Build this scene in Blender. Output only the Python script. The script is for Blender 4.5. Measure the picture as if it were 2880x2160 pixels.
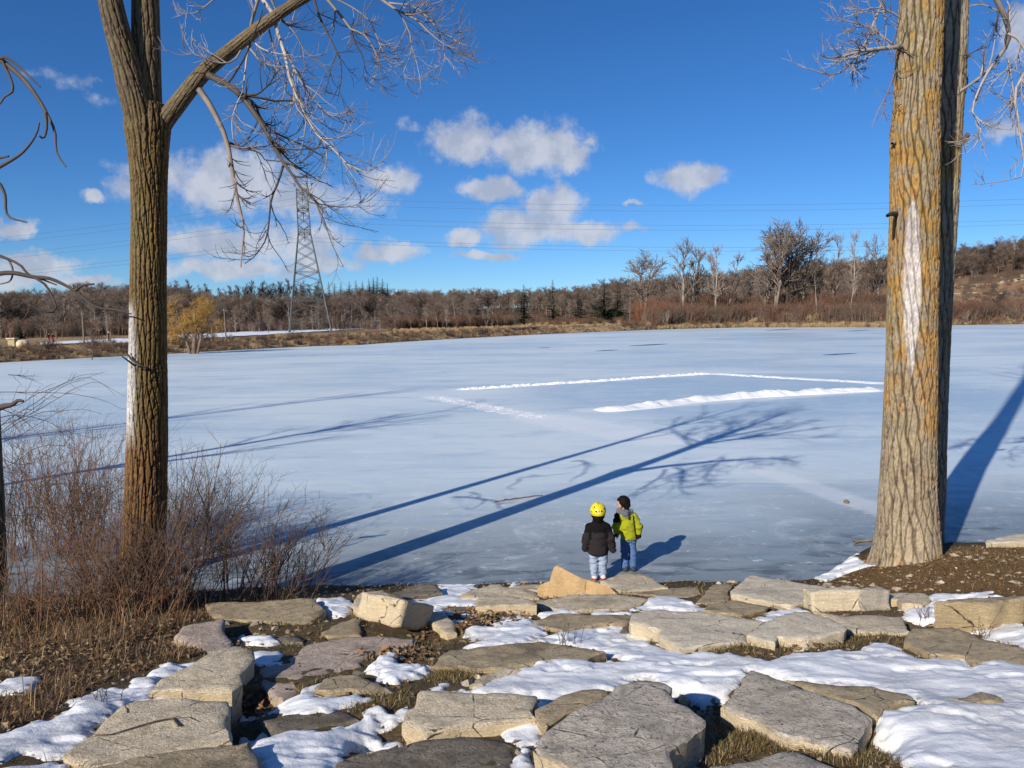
import bpy, math, random
import numpy as np
from mathutils import Matrix, Vector
from mathutils.geometry import delaunay_2d_cdt

for _o in list(bpy.data.objects):
    bpy.data.objects.remove(_o)
SC = bpy.context.scene
COL = SC.collection
RNG = np.random.default_rng(11)
random.seed(11)
R = math.radians

# ------------------------------------------------------------------ camera
CAM_H, PITCH, ROLL, FPX = 4.1, R(4.9), R(-0.8), 2217.0       # metres above the ice; focal length in pixels of a 2880 wide picture
cam_d = bpy.data.cameras.new('camera')
cam = bpy.data.objects.new('camera', cam_d)
COL.objects.link(cam)
CAM_M = Matrix.Rotation(R(90) - PITCH, 3, 'X') @ Matrix.Rotation(ROLL, 3, 'Z')
cam.matrix_world = Matrix.Translation((0, 0, CAM_H)) @ CAM_M.to_4x4()
cam_d.sensor_width = 36.0
cam_d.sensor_fit = 'HORIZONTAL'
cam_d.lens = 36.0 * FPX / 2880.0
cam_d.clip_start = 0.1
cam_d.clip_end = 6000.0
SC.camera = cam

# ------------------------------------------------------------------ light
SUN_AZ, SUN_EL = R(35.0), R(27.0)        # the light travels towards this azimuth (from +Y to +X)
sun_d = bpy.data.lights.new('sun', 'SUN')
sun_d.energy = 4.8
sun_d.angle = R(0.53)
sun_d.color = (1.0, 0.93, 0.82)
sun = bpy.data.objects.new('sun', sun_d)
COL.objects.link(sun)
ldir = Vector((math.sin(SUN_AZ) * math.cos(SUN_EL), math.cos(SUN_AZ) * math.cos(SUN_EL), -math.sin(SUN_EL)))
sun.rotation_euler = ldir.to_track_quat('-Z', 'Y').to_euler()
sun.location = (-20, -30, 40)

SC.view_settings.view_transform = 'Standard'
SC.view_settings.look = 'None'
SC.view_settings.exposure = 0.2
SC.view_settings.gamma = 1.0
SC.view_settings.use_curve_mapping = False

# ------------------------------------------------------------------ picture <-> place
CM = np.array(CAM_M)
CP = np.array((0.0, 0.0, CAM_H))
def rays(px, py):
    px = np.asarray(px, float); py = np.asarray(py, float)
    d = np.stack([(px - 1440) / FPX, -(py - 1080) / FPX, -np.ones_like(px)], -1)
    d = d @ CM.T
    return d / np.linalg.norm(d, axis=-1, keepdims=True)
def on_plane(px, py, z=0.0):
    d = rays(px, py)
    t = (z - CAM_H) / d[..., 2]
    return CP + d * t[..., None]
def at_dist(px, py, y):
    """point seen at a pixel of the 2880x2160 photograph, y metres in front of the camera"""
    d = rays(px, py)
    return CP + d * (np.asarray(y, float) / d[..., 1])[..., None]
def azim(px):
    d = rays(px, 890.0)
    return math.atan2(float(d[0]), float(d[1]))

# ------------------------------------------------------------------ node helpers
class NT:
    def __init__(s, tree):
        s.t = tree; s.n = tree.nodes; s.l = tree.links
    def new(s, typ, **kw):
        n = s.n.new(typ)
        for k, v in kw.items():
            if k.startswith('_'):
                n.inputs[k[1:]].default_value = v
            else:
                setattr(n, k, v)
        return n
    def link(s, a, b):
        s.l.new(a, b)
    def math(s, op, a, b=None, c=None, clamp=False):
        n = s.n.new('ShaderNodeMath'); n.operation = op; n.use_clamp = clamp
        for i, v in enumerate((a, b, c)):
            if v is None: continue
            if isinstance(v, (int, float)): n.inputs[i].default_value = v
            else: s.l.new(v, n.inputs[i])
        return n.outputs[0]
    def vmath(s, op, a, b=None, c=None):
        n = s.n.new('ShaderNodeVectorMath'); n.operation = op
        for i, v in enumerate((a, b, c)):
            if v is None: continue
            if isinstance(v, (tuple, list)): n.inputs[i].default_value = v
            else: s.l.new(v, n.inputs[i])
        return n.outputs['Value'] if op in ('LENGTH', 'DOT_PRODUCT') else n.outputs[0]
    def ramp(s, fac, lo, hi, smooth=True, a=0.0, b=1.0):
        n = s.n.new('ShaderNodeMapRange'); n.clamp = True
        n.interpolation_type = 'SMOOTHSTEP' if smooth else 'LINEAR'
        s.l.new(fac, n.inputs[0])
        for i, v in zip((1, 2, 3, 4), (lo, hi, a, b)): n.inputs[i].default_value = v
        return n.outputs[0]
    def mix(s, fac, a, b, blend='MIX'):
        n = s.n.new('ShaderNodeMix'); n.data_type = 'RGBA'; n.blend_type = blend
        n.clamp_factor = True
        for i, v in ((0, fac), (6, a), (7, b)):
            if isinstance(v, (int, float)): n.inputs[i].default_value = v
            elif isinstance(v, (tuple, list)): n.inputs[i].default_value = (*v[:3], 1)
            else: s.l.new(v, n.inputs[i])
        return n.outputs[2]
    def noise(s, vec, scale, detail=4, rough=0.55, dist=0.0, dim='3D'):
        n = s.n.new('ShaderNodeTexNoise'); n.noise_dimensions = dim
        n.inputs['Scale'].default_value = scale; n.inputs['Detail'].default_value = detail
        n.inputs['Roughness'].default_value = rough; n.inputs['Distortion'].default_value = dist
        if vec is not None: s.l.new(vec, n.inputs['Vector'])
        return n.outputs[0]
    def vor(s, vec, scale, feature='F1', rnd=1.0, out=0):
        n = s.n.new('ShaderNodeTexVoronoi'); n.feature = feature
        n.inputs['Scale'].default_value = scale; n.inputs['Randomness'].default_value = rnd
        if vec is not None: s.l.new(vec, n.inputs['Vector'])
        return n.outputs[out]
    def scale(s, vec, sx, sy, sz):
        return s.vmath('MULTIPLY', vec, (sx, sy, sz))

# ------------------------------------------------------------------ sky with small clouds
world = bpy.data.worlds.new('World')
SC.world = world
world.use_nodes = True
w = NT(world.node_tree); w.n.clear()
SKY_STRENGTH = 0.084
sky = w.new('ShaderNodeTexSky', sky_type='NISHITA', sun_disc=False)
sky.sun_elevation = SUN_EL
sky.sun_rotation = math.pi + SUN_AZ
sky.altitude = 250.0
sky.air_density = 0.8; sky.dust_density = 0.0; sky.ozone_density = 2.0
hsv = w.new('ShaderNodeHueSaturation', _Saturation=1.09, _Value=1.0)
w.link(w.vmath('MULTIPLY', sky.outputs[0], (0.55, 0.79, 1.12)), hsv.inputs['Color'])   # the phone's cool, saturated rendering of the clear sky
CLOUDS = [  # centre x, y and half sizes in the 2212 wide picture, thinness
    (1015, 305, 85, 50, .0), (1155, 318, 120, 56, .0), (1230, 345, 50, 32, .2), (1062, 408, 70, 29, .1),
    (1190, 445, 78, 50, .1), (1140, 488, 125, 44, .2), (1255, 502, 85, 26, .2), (1000, 515, 55, 20, .3),
    (1050, 550, 75, 13, .3), (1493, 382, 74, 31, .1), (845, 388, 66, 38, .15), (800, 440, 100, 40, .75),
    (500, 395, 150, 66, .05), (290, 392, 75, 50, .72), (640, 430, 130, 45, .35), (480, 520, 150, 38, .2),
    (640, 530, 150, 48, .4), (500, 582, 170, 26, .15), (690, 565, 110, 24, .4), (845, 543, 88, 23, .1),
    (12, 492, 55, 24, .1), (80, 580, 85, 28, .1), (180, 612, 55, 13, .3), (20, 605, 90, 22, .3),
    (197, 427, 28, 14, .2), (130, 168, 75, 26, .93), (205, 222, 50, 20, .95), (883, 268, 45, 17, .85),
    (1345, 496, 48, 14, .7), (1268, 312, 22, 13, .65), (2200, 70, 40, 50, .4), (2190, 282, 40, 22, .5), (1372, 446, 30, 8, .6)]
tc = w.new('ShaderNodeTexCoord')
sep = w.new('ShaderNodeSeparateXYZ'); w.link(tc.outputs['Generated'], sep.inputs[0])
az = w.math('ARCTAN2', sep.outputs[0], sep.outputs[1])
az = w.math('WRAP', az, 0.63, -0.63)
el = w.math('ARCSINE', sep.outputs[2])
comb = w.new('ShaderNodeCombineXYZ'); w.link(az, comb.inputs[0]); w.link(el, comb.inputs[1])
wn = w.new('ShaderNodeTexNoise'); wn.inputs['Scale'].default_value = 22; wn.inputs['Detail'].default_value = 7; wn.inputs['Roughness'].default_value = 0.6
w.link(tc.outputs['Generated'], wn.inputs['Vector'])
warp = w.vmath('MULTIPLY_ADD', wn.outputs['Color'], (0.06, 0.04, 0), (-0.03, -0.02, 0))
p = w.vmath('ADD', comb.outputs[0], warp)
K = 2880 / 2212
best = None
for cx, cy, hx, hy, thin in CLOUDS:
    d = rays(cx * K, cy * K)
    a0 = math.atan2(d[0], d[1]); e0 = math.asin(d[2])
    sx = FPX / (hx * K) * 0.98; sy = FPX / (hy * K) * 0.98
    q = w.vmath('MULTIPLY_ADD', p, (sx, sy, 0), (-a0 * sx, -e0 * sy, thin))
    ln = w.vmath('LENGTH', q)
    best = ln if best is None else w.math('SMOOTH_MIN', best, ln, 0.12)
n2 = w.noise(tc.outputs['Generated'], 42, 9, 0.66)
dn = w.math('MULTIPLY_ADD', n2, -1.25, best)
dens = w.ramp(dn, 0.52, -0.12)
dens = w.math('MULTIPLY', dens, 0.88)
# cloud brightness: noise mixes a greyer and a brighter tone
n3 = w.noise(tc.outputs['Generated'], 30, 5, 0.55)
ccol = w.mix(w.ramp(n3, 0.35, 0.65), (4.3, 4.8, 6.0), (6.3, 6.6, 7.4))
out = w.mix(dens, hsv.outputs[0], ccol)
bg = w.new('ShaderNodeBackground', _Strength=SKY_STRENGTH)
w.link(out, bg.inputs['Color'])
wo = w.new('ShaderNodeOutputWorld'); w.link(bg.outputs[0], wo.inputs[0])

# ------------------------------------------------------------------ numpy helpers
def _hash(ix, iy, iz, seed):
    n = (ix.astype(np.int64) * 374761393 + iy.astype(np.int64) * 668265263 + iz.astype(np.int64) * 1442695041 + seed * 974711) & 0xFFFFFFFF
    n = ((n ^ (n >> 13)) * 1274126177) & 0xFFFFFFFF
    n = ((n ^ (n >> 16)) * 2246822519) & 0xFFFFFFFF
    return ((n ^ (n >> 15)) & 0xFFFFFF) / float(0xFFFFFF)
def vn(P, seed=0):
    """value noise in 0..1"""
    P = np.asarray(P, float)
    i = np.floor(P).astype(np.int64); f = P - i
    u = f * f * f * (f * (f * 6 - 15) + 10)
    x, y, z = i[..., 0], i[..., 1], i[..., 2]
    r = 0
    for dx in (0, 1):
        wx = u[..., 0] if dx else 1 - u[..., 0]
        for dy in (0, 1):
            wy = u[..., 1] if dy else 1 - u[..., 1]
            for dz in (0, 1):
                wz = u[..., 2] if dz else 1 - u[..., 2]
                r = r + wx * wy * wz * _hash(x + dx, y + dy, z + dz, seed)
    return r
def fbm(P, octv=4, seed=0, gain=0.5):
    P = np.asarray(P, float); a, s, t = 1.0, 0.0, 0.0
    for k in range(octv):
        s = s + a * vn(P * 2.0 ** k + 17.3 * k, seed + k); t += a; a *= gain
    return s / t
def xyz(x, y, z=0.0):
    x, y, z = np.broadcast_arrays(np.asarray(x, float), np.asarray(y, float), np.asarray(z, float))
    return np.stack([x, y, z], -1)
def sstep(a, b, x):
    t = np.clip((np.asarray(x, float) - a) / (b - a), 0, 1)
    return t * t * (3 - 2 * t)
def in_poly(x, y, poly):
    poly = np.asarray(poly); c = np.zeros(np.shape(x), bool); j = len(poly) - 1
    for i in range(len(poly)):
        xi, yi = poly[i]; xj, yj = poly[j]
        if yi != yj:
            c ^= ((yi > y) != (yj > y)) & (x < (xj - xi) * (y - yi) / (yj - yi) + xi)
        j = i
    return c
def seg_dist(x, y, poly, closed=True):
    poly = np.asarray(poly); best = np.full(np.shape(x), 1e9)
    n = len(poly)
    for i in range(n if closed else n - 1):
        a = poly[i]; b = poly[(i + 1) % n]; ab = b - a
        t = np.clip(((x - a[0]) * ab[0] + (y - a[1]) * ab[1]) / max(ab @ ab, 1e-12), 0, 1)
        best = np.minimum(best, np.hypot(x - a[0] - t * ab[0], y - a[1] - t * ab[1]))
    return best

def mesh_data(name, V, Q=None, T=None, col=None, smooth=True, sharp=None):
    me = bpy.data.meshes.new(name)
    V = np.asarray(V, np.float32).reshape(-1, 3)
    nq = 0 if Q is None else len(Q); nt = 0 if T is None else len(T)
    li = []
    if nq: li.append(np.asarray(Q, np.int32).ravel())
    if nt: li.append(np.asarray(T, np.int32).ravel())
    li = np.concatenate(li)
    me.vertices.add(len(V)); me.vertices.foreach_set('co', V.ravel())
    me.loops.add(len(li)); me.loops.foreach_set('vertex_index', li)
    me.polygons.add(nq + nt)
    st = np.concatenate([np.arange(nq) * 4, nq * 4 + np.arange(nt) * 3]).astype(np.int32)
    me.polygons.foreach_set('loop_start', st)
    me.polygons.foreach_set('use_smooth', np.full(nq + nt, smooth, bool))
    me.update(calc_edges=True)
    if col is not None:
        a = me.color_attributes.new('col', 'FLOAT_COLOR', 'POINT')
        c = np.ones((len(V), 4), np.float32); c[:, :3] = np.asarray(col, np.float32).reshape(-1, 3) if np.ndim(col) > 1 else np.asarray(col, np.float32)
        a.data.foreach_set('color', c.ravel())
    if sharp is not None and smooth:
        me.set_sharp_from_angle(angle=sharp)
    return me
def link(name, me, mat=None, parent=None, loc=None):
    o = bpy.data.objects.new(name, me); COL.objects.link(o)
    if mat is not None and me is not None and len(me.materials) == 0: me.materials.append(mat)
    if parent is not None: o.parent = parent
    if loc is not None: o.location = loc
    return o
def tag(o, label=None, cat=None, group=None, kind=None):
    if label: o['label'] = label
    if cat: o['category'] = cat
    if group: o['group'] = group
    if kind: o['kind'] = kind
    return o
def empty(name, loc, label, cat, group=None):
    o = bpy.data.objects.new(name, None); COL.objects.link(o); o.location = loc
    o.empty_display_size = 0.2
    return tag(o, label, cat, group)
def dup(root, loc, rotz, scl=1.0, label=None):
    r = root.copy(); COL.objects.link(r); r.location = loc; r.rotation_euler = (0, 0, rotz)
    r.scale = scl if isinstance(scl, (tuple, list)) else (scl, scl, scl)
    if label: r['label'] = label
    for ch in list(root.children):
        c = ch.copy(); COL.objects.link(c); c.parent = r
    return r

def tubes(P, Rad, sides=4, tip=False):
    """many tubes at once: P (T,N,3), Rad (T,N) -> vertices, quads"""
    P = np.asarray(P, float); Rad = np.asarray(Rad, float)
    if P.ndim == 2: P = P[None]; Rad = Rad[None]
    T, N, _ = P.shape
    tan = np.gradient(P, axis=1)
    tan /= np.linalg.norm(tan, axis=-1, keepdims=True) + 1e-9
    mean = tan.mean(1, keepdims=True)
    ref = np.where(np.abs(mean[..., 2:3]) > 0.75, np.array([1.0, 0.13, 0]), np.array([0.0, 0.1, 1.0]))
    a = np.cross(tan, np.broadcast_to(ref, tan.shape)); a /= np.linalg.norm(a, axis=-1, keepdims=True) + 1e-9
    b = np.cross(tan, a)
    th = np.arange(sides) * 2 * math.pi / sides
    V = P[:, :, None] + Rad[:, :, None, None] * (np.cos(th)[:, None] * a[:, :, None] + np.sin(th)[:, None] * b[:, :, None])
    i = np.arange(N - 1)[:, None] * sides; k = np.arange(sides)[None]; k2 = (k + 1) % sides
    q = np.stack([i + k, i + k2, i + sides + k2, i + sides + k], -1).reshape(-1, 4)
    Q = (q[None] + (np.arange(T) * N * sides)[:, None, None]).reshape(-1, 4)
    return V.reshape(-1, 3), Q
class MB:
    def __init__(s): s.V, s.Q, s.T, s.C, s.n = [], [], [], [], 0
    def add(s, V, Q=None, T=None, col=None):
        V = np.asarray(V, float).reshape(-1, 3)
        if Q is not None and len(Q): s.Q.append(np.asarray(Q) + s.n)
        if T is not None and len(T): s.T.append(np.asarray(T) + s.n)
        s.V.append(V); s.n += len(V)
        if col is not None:
            c = np.asarray(col, float)
            s.C.append(np.broadcast_to(c, (len(V), 3)) if c.ndim == 1 else c)
        return s
    def tube(s, P, Rad, sides=5, col=None):
        V, Q = tubes(P, Rad, sides); return s.add(V, Q, None, col)
    def box(s, c, size, rot=None, col=None):
        v = np.array([(x, y, z) for x in (-.5, .5) for y in (-.5, .5) for z in (-.5, .5)]) * np.asarray(size)
        if rot is not None: v = v @ np.array(rot).T
        return s.add(v + np.asarray(c), [(0, 1, 3, 2), (4, 6, 7, 5), (0, 4, 5, 1), (2, 3, 7, 6), (0, 2, 6, 4), (1, 5, 7, 3)], None, col)
    def data(s, name, smooth=True, sharp=None):
        return mesh_data(name, np.concatenate(s.V), np.concatenate(s.Q) if s.Q else None, np.concatenate(s.T) if s.T else None,
                         np.concatenate(s.C) if s.C else None, smooth, sharp)
    def build(s, name, mat, parent=None, smooth=True, sharp=None):
        return link(name, s.data(name, smooth, sharp), mat, parent)

def resample(P, n):
    P = np.asarray(P, float)
    if len(P) > 2:      # Catmull-Rom
        E = np.vstack([2 * P[0] - P[1], P, 2 * P[-1] - P[-2]])
        outp = []
        for i in range(len(P) - 1):
            t = np.linspace(0, 1, 9)[:-1, None]
            p0, p1, p2, p3 = E[i], E[i + 1], E[i + 2], E[i + 3]
            outp.append(0.5 * (2 * p1 + (p2 - p0) * t + (2 * p0 - 5 * p1 + 4 * p2 - p3) * t ** 2 + (3 * p1 - p0 - 3 * p2 + p3) * t ** 3))
        P = np.vstack(outp + [P[-1:]])
    L = np.concatenate([[0], np.cumsum(np.linalg.norm(np.diff(P, axis=0), axis=1))])
    s = np.linspace(0, L[-1], n)
    return np.stack([np.interp(s, L, P[:, k]) for k in range(P.shape[1])], -1)

def branch(P, Rad, nch, length, ang, rr, N, rng, up=0.0, wig=0.25, t0=0.15, t1=1.0, tiprad=0.0):
    """children for every parent polyline (vectorised): up bends them to +z (or down when negative)"""
    T, M, _ = P.shape
    t = rng.uniform(t0, t1, (T, nch)); f = t * (M - 1); i = np.minimum(f.astype(int), M - 2); u = (f - i)[..., None]
    ar = np.arange(T)[:, None]
    st = P[ar, i] * (1 - u) + P[ar, i + 1] * u
    r0 = (Rad[ar, i] * (1 - u[..., 0]) + Rad[ar, i + 1] * u[..., 0])
    tan = P[ar, i + 1] - P[ar, i]; tan /= np.linalg.norm(tan, axis=-1, keepdims=True) + 1e-9
    rnd = rng.normal(size=tan.shape); rnd -= (rnd * tan).sum(-1, keepdims=True) * tan
    rnd /= np.linalg.norm(rnd, axis=-1, keepdims=True) + 1e-9
    an = rng.uniform(ang[0], ang[1], (T, nch, 1))
    d = np.cos(an) * tan + np.sin(an) * rnd
    L = rng.uniform(length[0], length[1], (T, nch)) * (1.15 - 0.6 * t)
    st = st.reshape(-1, 3); d = d.reshape(-1, 3); L = L.reshape(-1); r0 = r0.reshape(-1)
    n = len(st); out_ = np.zeros((n, N, 3)); out_[:, 0] = st; cur = d
    step = L / (N - 1)
    for k in range(1, N):
        cur = cur + rng.normal(0, wig, cur.shape) + np.array([0, 0, up])
        cur /= np.linalg.norm(cur, axis=-1, keepdims=True)
        out_[:, k] = out_[:, k - 1] + cur * step[:, None]
    rb = r0 * rng.uniform(rr * 0.75, rr * 1.2, n)
    rad = rb[:, None] * np.linspace(1, 0.3, N)[None] + tiprad
    return out_, rad

def surface_nets(f, lo, hi, h):
    lo = np.asarray(lo, float); hi = np.asarray(hi, float)
    n = np.ceil((hi - lo) / h).astype(int) + 1
    ax = [lo[k] + np.arange(n[k]) * h for k in range(3)]
    G = np.stack(np.meshgrid(*ax, indexing='ij'), -1)
    F = f(G)
    s = F < 0
    c = np.zeros(tuple(n - 1), int); acc = np.zeros(tuple(n - 1) + (3,)); cnt = np.zeros(tuple(n - 1))
    sl = lambda d, m: slice(d, m - 1 + d)
    for dx in (0, 1):
        for dy in (0, 1):
            for dz in (0, 1):
                c += s[sl(dx, n[0]), sl(dy, n[1]), sl(dz, n[2])]
    act = (c > 0) & (c < 8)
    for k in range(3):
        o1, o2 = [j for j in range(3) if j != k]
        for d1 in (0, 1):
            for d2 in (0, 1):
                ia = [None] * 3; ib = [None] * 3
                ia[k] = slice(0, n[k] - 1); ib[k] = slice(1, n[k])
                ia[o1] = ib[o1] = sl(d1, n[o1]); ia[o2] = ib[o2] = sl(d2, n[o2])
                fa, fb = F[tuple(ia)], F[tuple(ib)]
                cr = (fa < 0) != (fb < 0)
                t = np.where(cr, fa / np.where(cr, fa - fb, 1), 0)
                pa = np.zeros(fa.shape + (3,)); pa[..., k] = t; pa[..., o1] = d1; pa[..., o2] = d2
                acc += np.where(cr[..., None], pa, 0); cnt += cr
    idx = np.full(tuple(n - 1), -1); ids = np.argwhere(act)
    idx[act] = np.arange(len(ids))
    V = lo + (ids + acc[act] / cnt[act][:, None]) * h
    Qs = []
    for k in range(3):
        o1, o2 = [(1, 2), (2, 0), (0, 1)][k]
        ia = [slice(None)] * 3; ib = [slice(None)] * 3
        ia[k] = slice(0, n[k] - 1); ib[k] = slice(1, n[k])
        for o in (o1, o2): ia[o] = ib[o] = slice(1, n[o] - 1)
        sa, sb = s[tuple(ia)], s[tuple(ib)]
        e = np.argwhere(sa != sb); fl = sa[sa != sb]
        e[:, o1] += 1; e[:, o2] += 1
        def g(a1, a2):
            q = e.copy(); q[:, o1] -= a1; q[:, o2] -= a2
            return idx[q[:, 0], q[:, 1], q[:, 2]]
        q = np.stack([g(1, 1), g(0, 1), g(0, 0), g(1, 0)], -1)
        q[~fl] = q[~fl][:, ::-1]
        Qs.append(q)
    return V, np.concatenate(Qs)
def cone_sdf(P, a, b, ra, rb):
    a = np.asarray(a, float); b = np.asarray(b, float); ab = b - a
    t = np.clip(((P - a) @ ab) / (ab @ ab), 0, 1)
    return np.linalg.norm(P - a - t[..., None] * ab, axis=-1) - (ra + (rb - ra) * t)
def ell_sdf(P, c, r):
    r = np.asarray(r, float); q = (P - np.asarray(c)) / r
    k = np.linalg.norm(q, axis=-1)
    return (k - 1) * r.min() * np.where(k > 1e-6, 1, 1)
def smin(a, b, k):
    h = np.clip(0.5 + 0.5 * (b - a) / k, 0, 1)
    return b + (a - b) * h - k * h * (1 - h)
# ------------------------------------------------------------------ materials
def new_mat(name):
    m = bpy.data.materials.new(name); m.use_nodes = True
    t = NT(m.node_tree); t.n.clear()
    b = t.new('ShaderNodeBsdfPrincipled'); o = t.new('ShaderNodeOutputMaterial')
    t.link(b.outputs[0], o.inputs[0])
    b.inputs['Specular IOR Level'].default_value = 0.25
    return m, t, b
def bump(t, b, h, strength=0.5, dist=0.02, prev=None):
    n = t.new('ShaderNodeBump', _Strength=strength, _Distance=dist)
    t.link(h, n.inputs['Height'])
    if prev is not None: t.link(prev, n.inputs['Normal'])
    t.link(n.outputs[0], b.inputs['Normal'])
    return n.outputs[0]
def plain(name, col, rough=0.8, var=0.25, scale=8.0, metal=0.0, spec=0.25, attr=False):
    m, t, b = new_mat(name)
    tc_ = t.new('ShaderNodeTexCoord')
    n = t.noise(tc_.outputs['Object'], scale, 5)
    if attr:
        a = t.new('ShaderNodeAttribute', attribute_name='col'); base = a.outputs['Color']
        f = t.ramp(n, 0.25, 0.75, False, 1 - var, 1 + var)
        v = t.vmath('SCALE', base); t.link(f, v.node.inputs['Scale'])
        t.link(v, b.inputs['Base Color'])
    else:
        c0 = tuple(c * (1 - var) for c in col); c1 = tuple(min(1, c * (1 + var)) for c in col)
        t.link(t.mix(t.ramp(n, 0.3, 0.7), c0, c1), b.inputs['Base Color'])
    b.inputs['Roughness'].default_value = rough; b.inputs['Metallic'].default_value = metal
    b.inputs['Specular IOR Level'].default_value = spec
    return m

def stone_mat(name, pale, mid, dark, side, speck, stain, layers=0.55):
    m, t, b = new_mat(name)
    tc_ = t.new('ShaderNodeTexCoord'); oi = t.new('ShaderNodeObjectInfo')
    off = t.vmath('SCALE', (37.0, 91.0, 53.0)); t.link(oi.outputs['Random'], off.node.inputs['Scale'])
    v = t.vmath('ADD', tc_.outputs['Object'], off)
    big = t.noise(v, 1.7, 5, 0.6); med = t.noise(v, 9, 6, 0.65, 0.4); fine = t.noise(v, 46, 4, 0.7, 0.6)
    fl = t.noise(t.scale(v, 1, 1, 3), 24, 5, 0.7, 1.5)
    c = t.mix(t.ramp(med, 0.42, 0.72), pale, mid)
    c = t.mix(t.ramp(fl, 0.54, 0.63, True, 0, speck), c, dark)             # lichen flecks
    c = t.mix(t.ramp(fine, 0.62, 0.74, True, 0, speck * 0.8), c, tuple(x * 0.55 for x in dark))
    c = t.mix(t.ramp(fine, 0.26, 0.36, True, 0.55, 0), c, tuple(min(1, x * 1.35) for x in pale))
    c = t.mix(t.ramp(big, 0.52, 0.68, True, 0, stain), c, (0.085, 0.062, 0.036))
    moss = t.noise(t.vmath('ADD', v, (9, 4, 2)), 3.1, 5, 0.65)
    c = t.mix(t.ramp(moss, 0.6, 0.72, True, 0, 0.5 * stain), c, (0.10, 0.085, 0.02))
    ge = t.new('ShaderNodeNewGeometry'); sp = t.new('ShaderNodeSeparateXYZ'); t.link(ge.outputs['True Normal'], sp.inputs[0])
    sd = t.ramp(sp.outputs[2], 0.35, 0.75, True, 1, 0)
    lay = t.noise(t.scale(v, 2, 2, 26), 1.6, 4, 0.6)
    sc_ = t.mix(t.ramp(lay, 0.35, 0.65), side, tuple(x * (1 - 0.32 * layers) for x in side))
    sc_ = t.mix(t.ramp(fine, 0.5, 0.7, True, 0, 0.6), sc_, mid)
    c = t.mix(sd, c, sc_)
    crack = t.vor(t.vmath('MULTIPLY_ADD', v, (1.6, 2.6, 1.6), (0, 0, 0)), 1.0, 'DISTANCE_TO_EDGE')
    vw = t.mix(0.0, (0, 0, 0), (0, 0, 0))
    cr = t.ramp(t.math('ADD', crack, t.math('MULTIPLY', med, 0.05)), 0.024, 0.034, True, 0, 1)
    gate = t.ramp(big, 0.5, 0.54)
    cr = t.math('MAXIMUM', cr, gate)
    c = t.mix(cr, tuple(x * 0.4 for x in dark), c)
    t.link(c, b.inputs['Base Color'])
    b.inputs['Roughness'].default_value = 0.9
    h = t.math('ADD', t.math('MULTIPLY', med, 1.0), t.math('MULTIPLY', fine, 0.42))
    h = t.math('ADD', h, t.math('MULTIPLY', lay, t.math('MULTIPLY', sd, 0.8 * layers)))
    h = t.math('ADD', h, t.math('MULTIPLY', t.ramp(fl, 0.42, 0.58), 0.25))
    h = t.math('ADD', h, t.math('MULTIPLY', cr, 0.35))
    bump(t, b, h, 0.75, 0.024)
    return m
STONE = {
    'warm':  stone_mat('limestone_warm', (0.73, 0.611, 0.435), (0.524, 0.427, 0.281), (0.217, 0.167, 0.106), (0.752, 0.599, 0.382), 0.6, 0.4),
    'pale':  stone_mat('limestone_pale', (0.76, 0.666, 0.509), (0.604, 0.505, 0.371), (0.308, 0.244, 0.175), (0.76, 0.633, 0.435), 0.5, 0.2),
    'grey':  stone_mat('limestone_grey', (0.638, 0.555, 0.445), (0.388, 0.327, 0.254), (0.108, 0.091, 0.0689), (0.73, 0.588, 0.392), 0.9, 0.22),
    'tan':   stone_mat('limestone_tan', (0.524, 0.416, 0.265), (0.342, 0.261, 0.154), (0.137, 0.102, 0.0594), (0.524, 0.405, 0.233), 0.65, 0.55),
    'dark':  stone_mat('stone_dark', (0.285, 0.239, 0.18), (0.16, 0.131, 0.0954), (0.0627, 0.0511, 0.0382), (0.205, 0.167, 0.117), 0.7, 0.6),
    'pink':  stone_mat('limestone_pink', (0.593, 0.477, 0.382), (0.41, 0.305, 0.239), (0.171, 0.111, 0.0848), (0.547, 0.427, 0.297), 0.7, 0.45),
    'orange': stone_mat('limestone_orange', (0.70, 0.52, 0.31), (0.50, 0.30, 0.13), (0.26, 0.14, 0.055), (0.68, 0.46, 0.23), 0.5, 0.12, 0.15),
    'striped': stone_mat('limestone_striped', (0.627, 0.555, 0.488), (0.308, 0.272, 0.233), (0.0684, 0.0611, 0.053), (0.479, 0.422, 0.35), 0.9, 0.2)}

# snow
M_SNOW, t, b = new_mat('snow')
ge = t.new('ShaderNodeNewGeometry')
n1 = t.noise(ge.outputs['Position'], 5, 5, 0.6); n2_ = t.noise(ge.outputs['Position'], 85, 3, 0.6)
ea = t.new('ShaderNodeAttribute', attribute_name='col')
sn = t.mix(t.ramp(n1, 0.3, 0.7), (0.84, 0.855, 0.87), (0.92, 0.92, 0.915))
sd1 = t.noise(ge.outputs['Position'], 34, 5, 0.75); sd2 = t.noise(ge.outputs['Position'], 2.2, 3, 0.6)
sn = t.mix(t.math('MULTIPLY', t.ramp(sd1, 0.63, 0.72), t.ramp(sd2, 0.42, 0.62, True, .05, .55)), sn, (0.30, 0.24, 0.17))
sn = t.mix(t.math('MULTIPLY', ea.outputs['Fac'], t.ramp(sd1, 0.40, 0.62, True, .15, .75)), sn, (0.46, 0.43, 0.39))
t.link(sn, b.inputs['Base Color'])
b.inputs['Roughness'].default_value = 0.6
b.inputs['Subsurface Weight'].default_value = 0.25
b.inputs['Subsurface Radius'].default_value = (0.03, 0.035, 0.045)
b.inputs['Subsurface Scale'].default_value = 0.5
n4s = t.noise(ge.outputs['Position'], 22, 5, 0.7)
bump(t, b, t.math('ADD', t.math('MULTIPLY_ADD', n4s, 0.55, n1), t.math('MULTIPLY', n2_, 0.22)), 0.5, 0.03)

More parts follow.
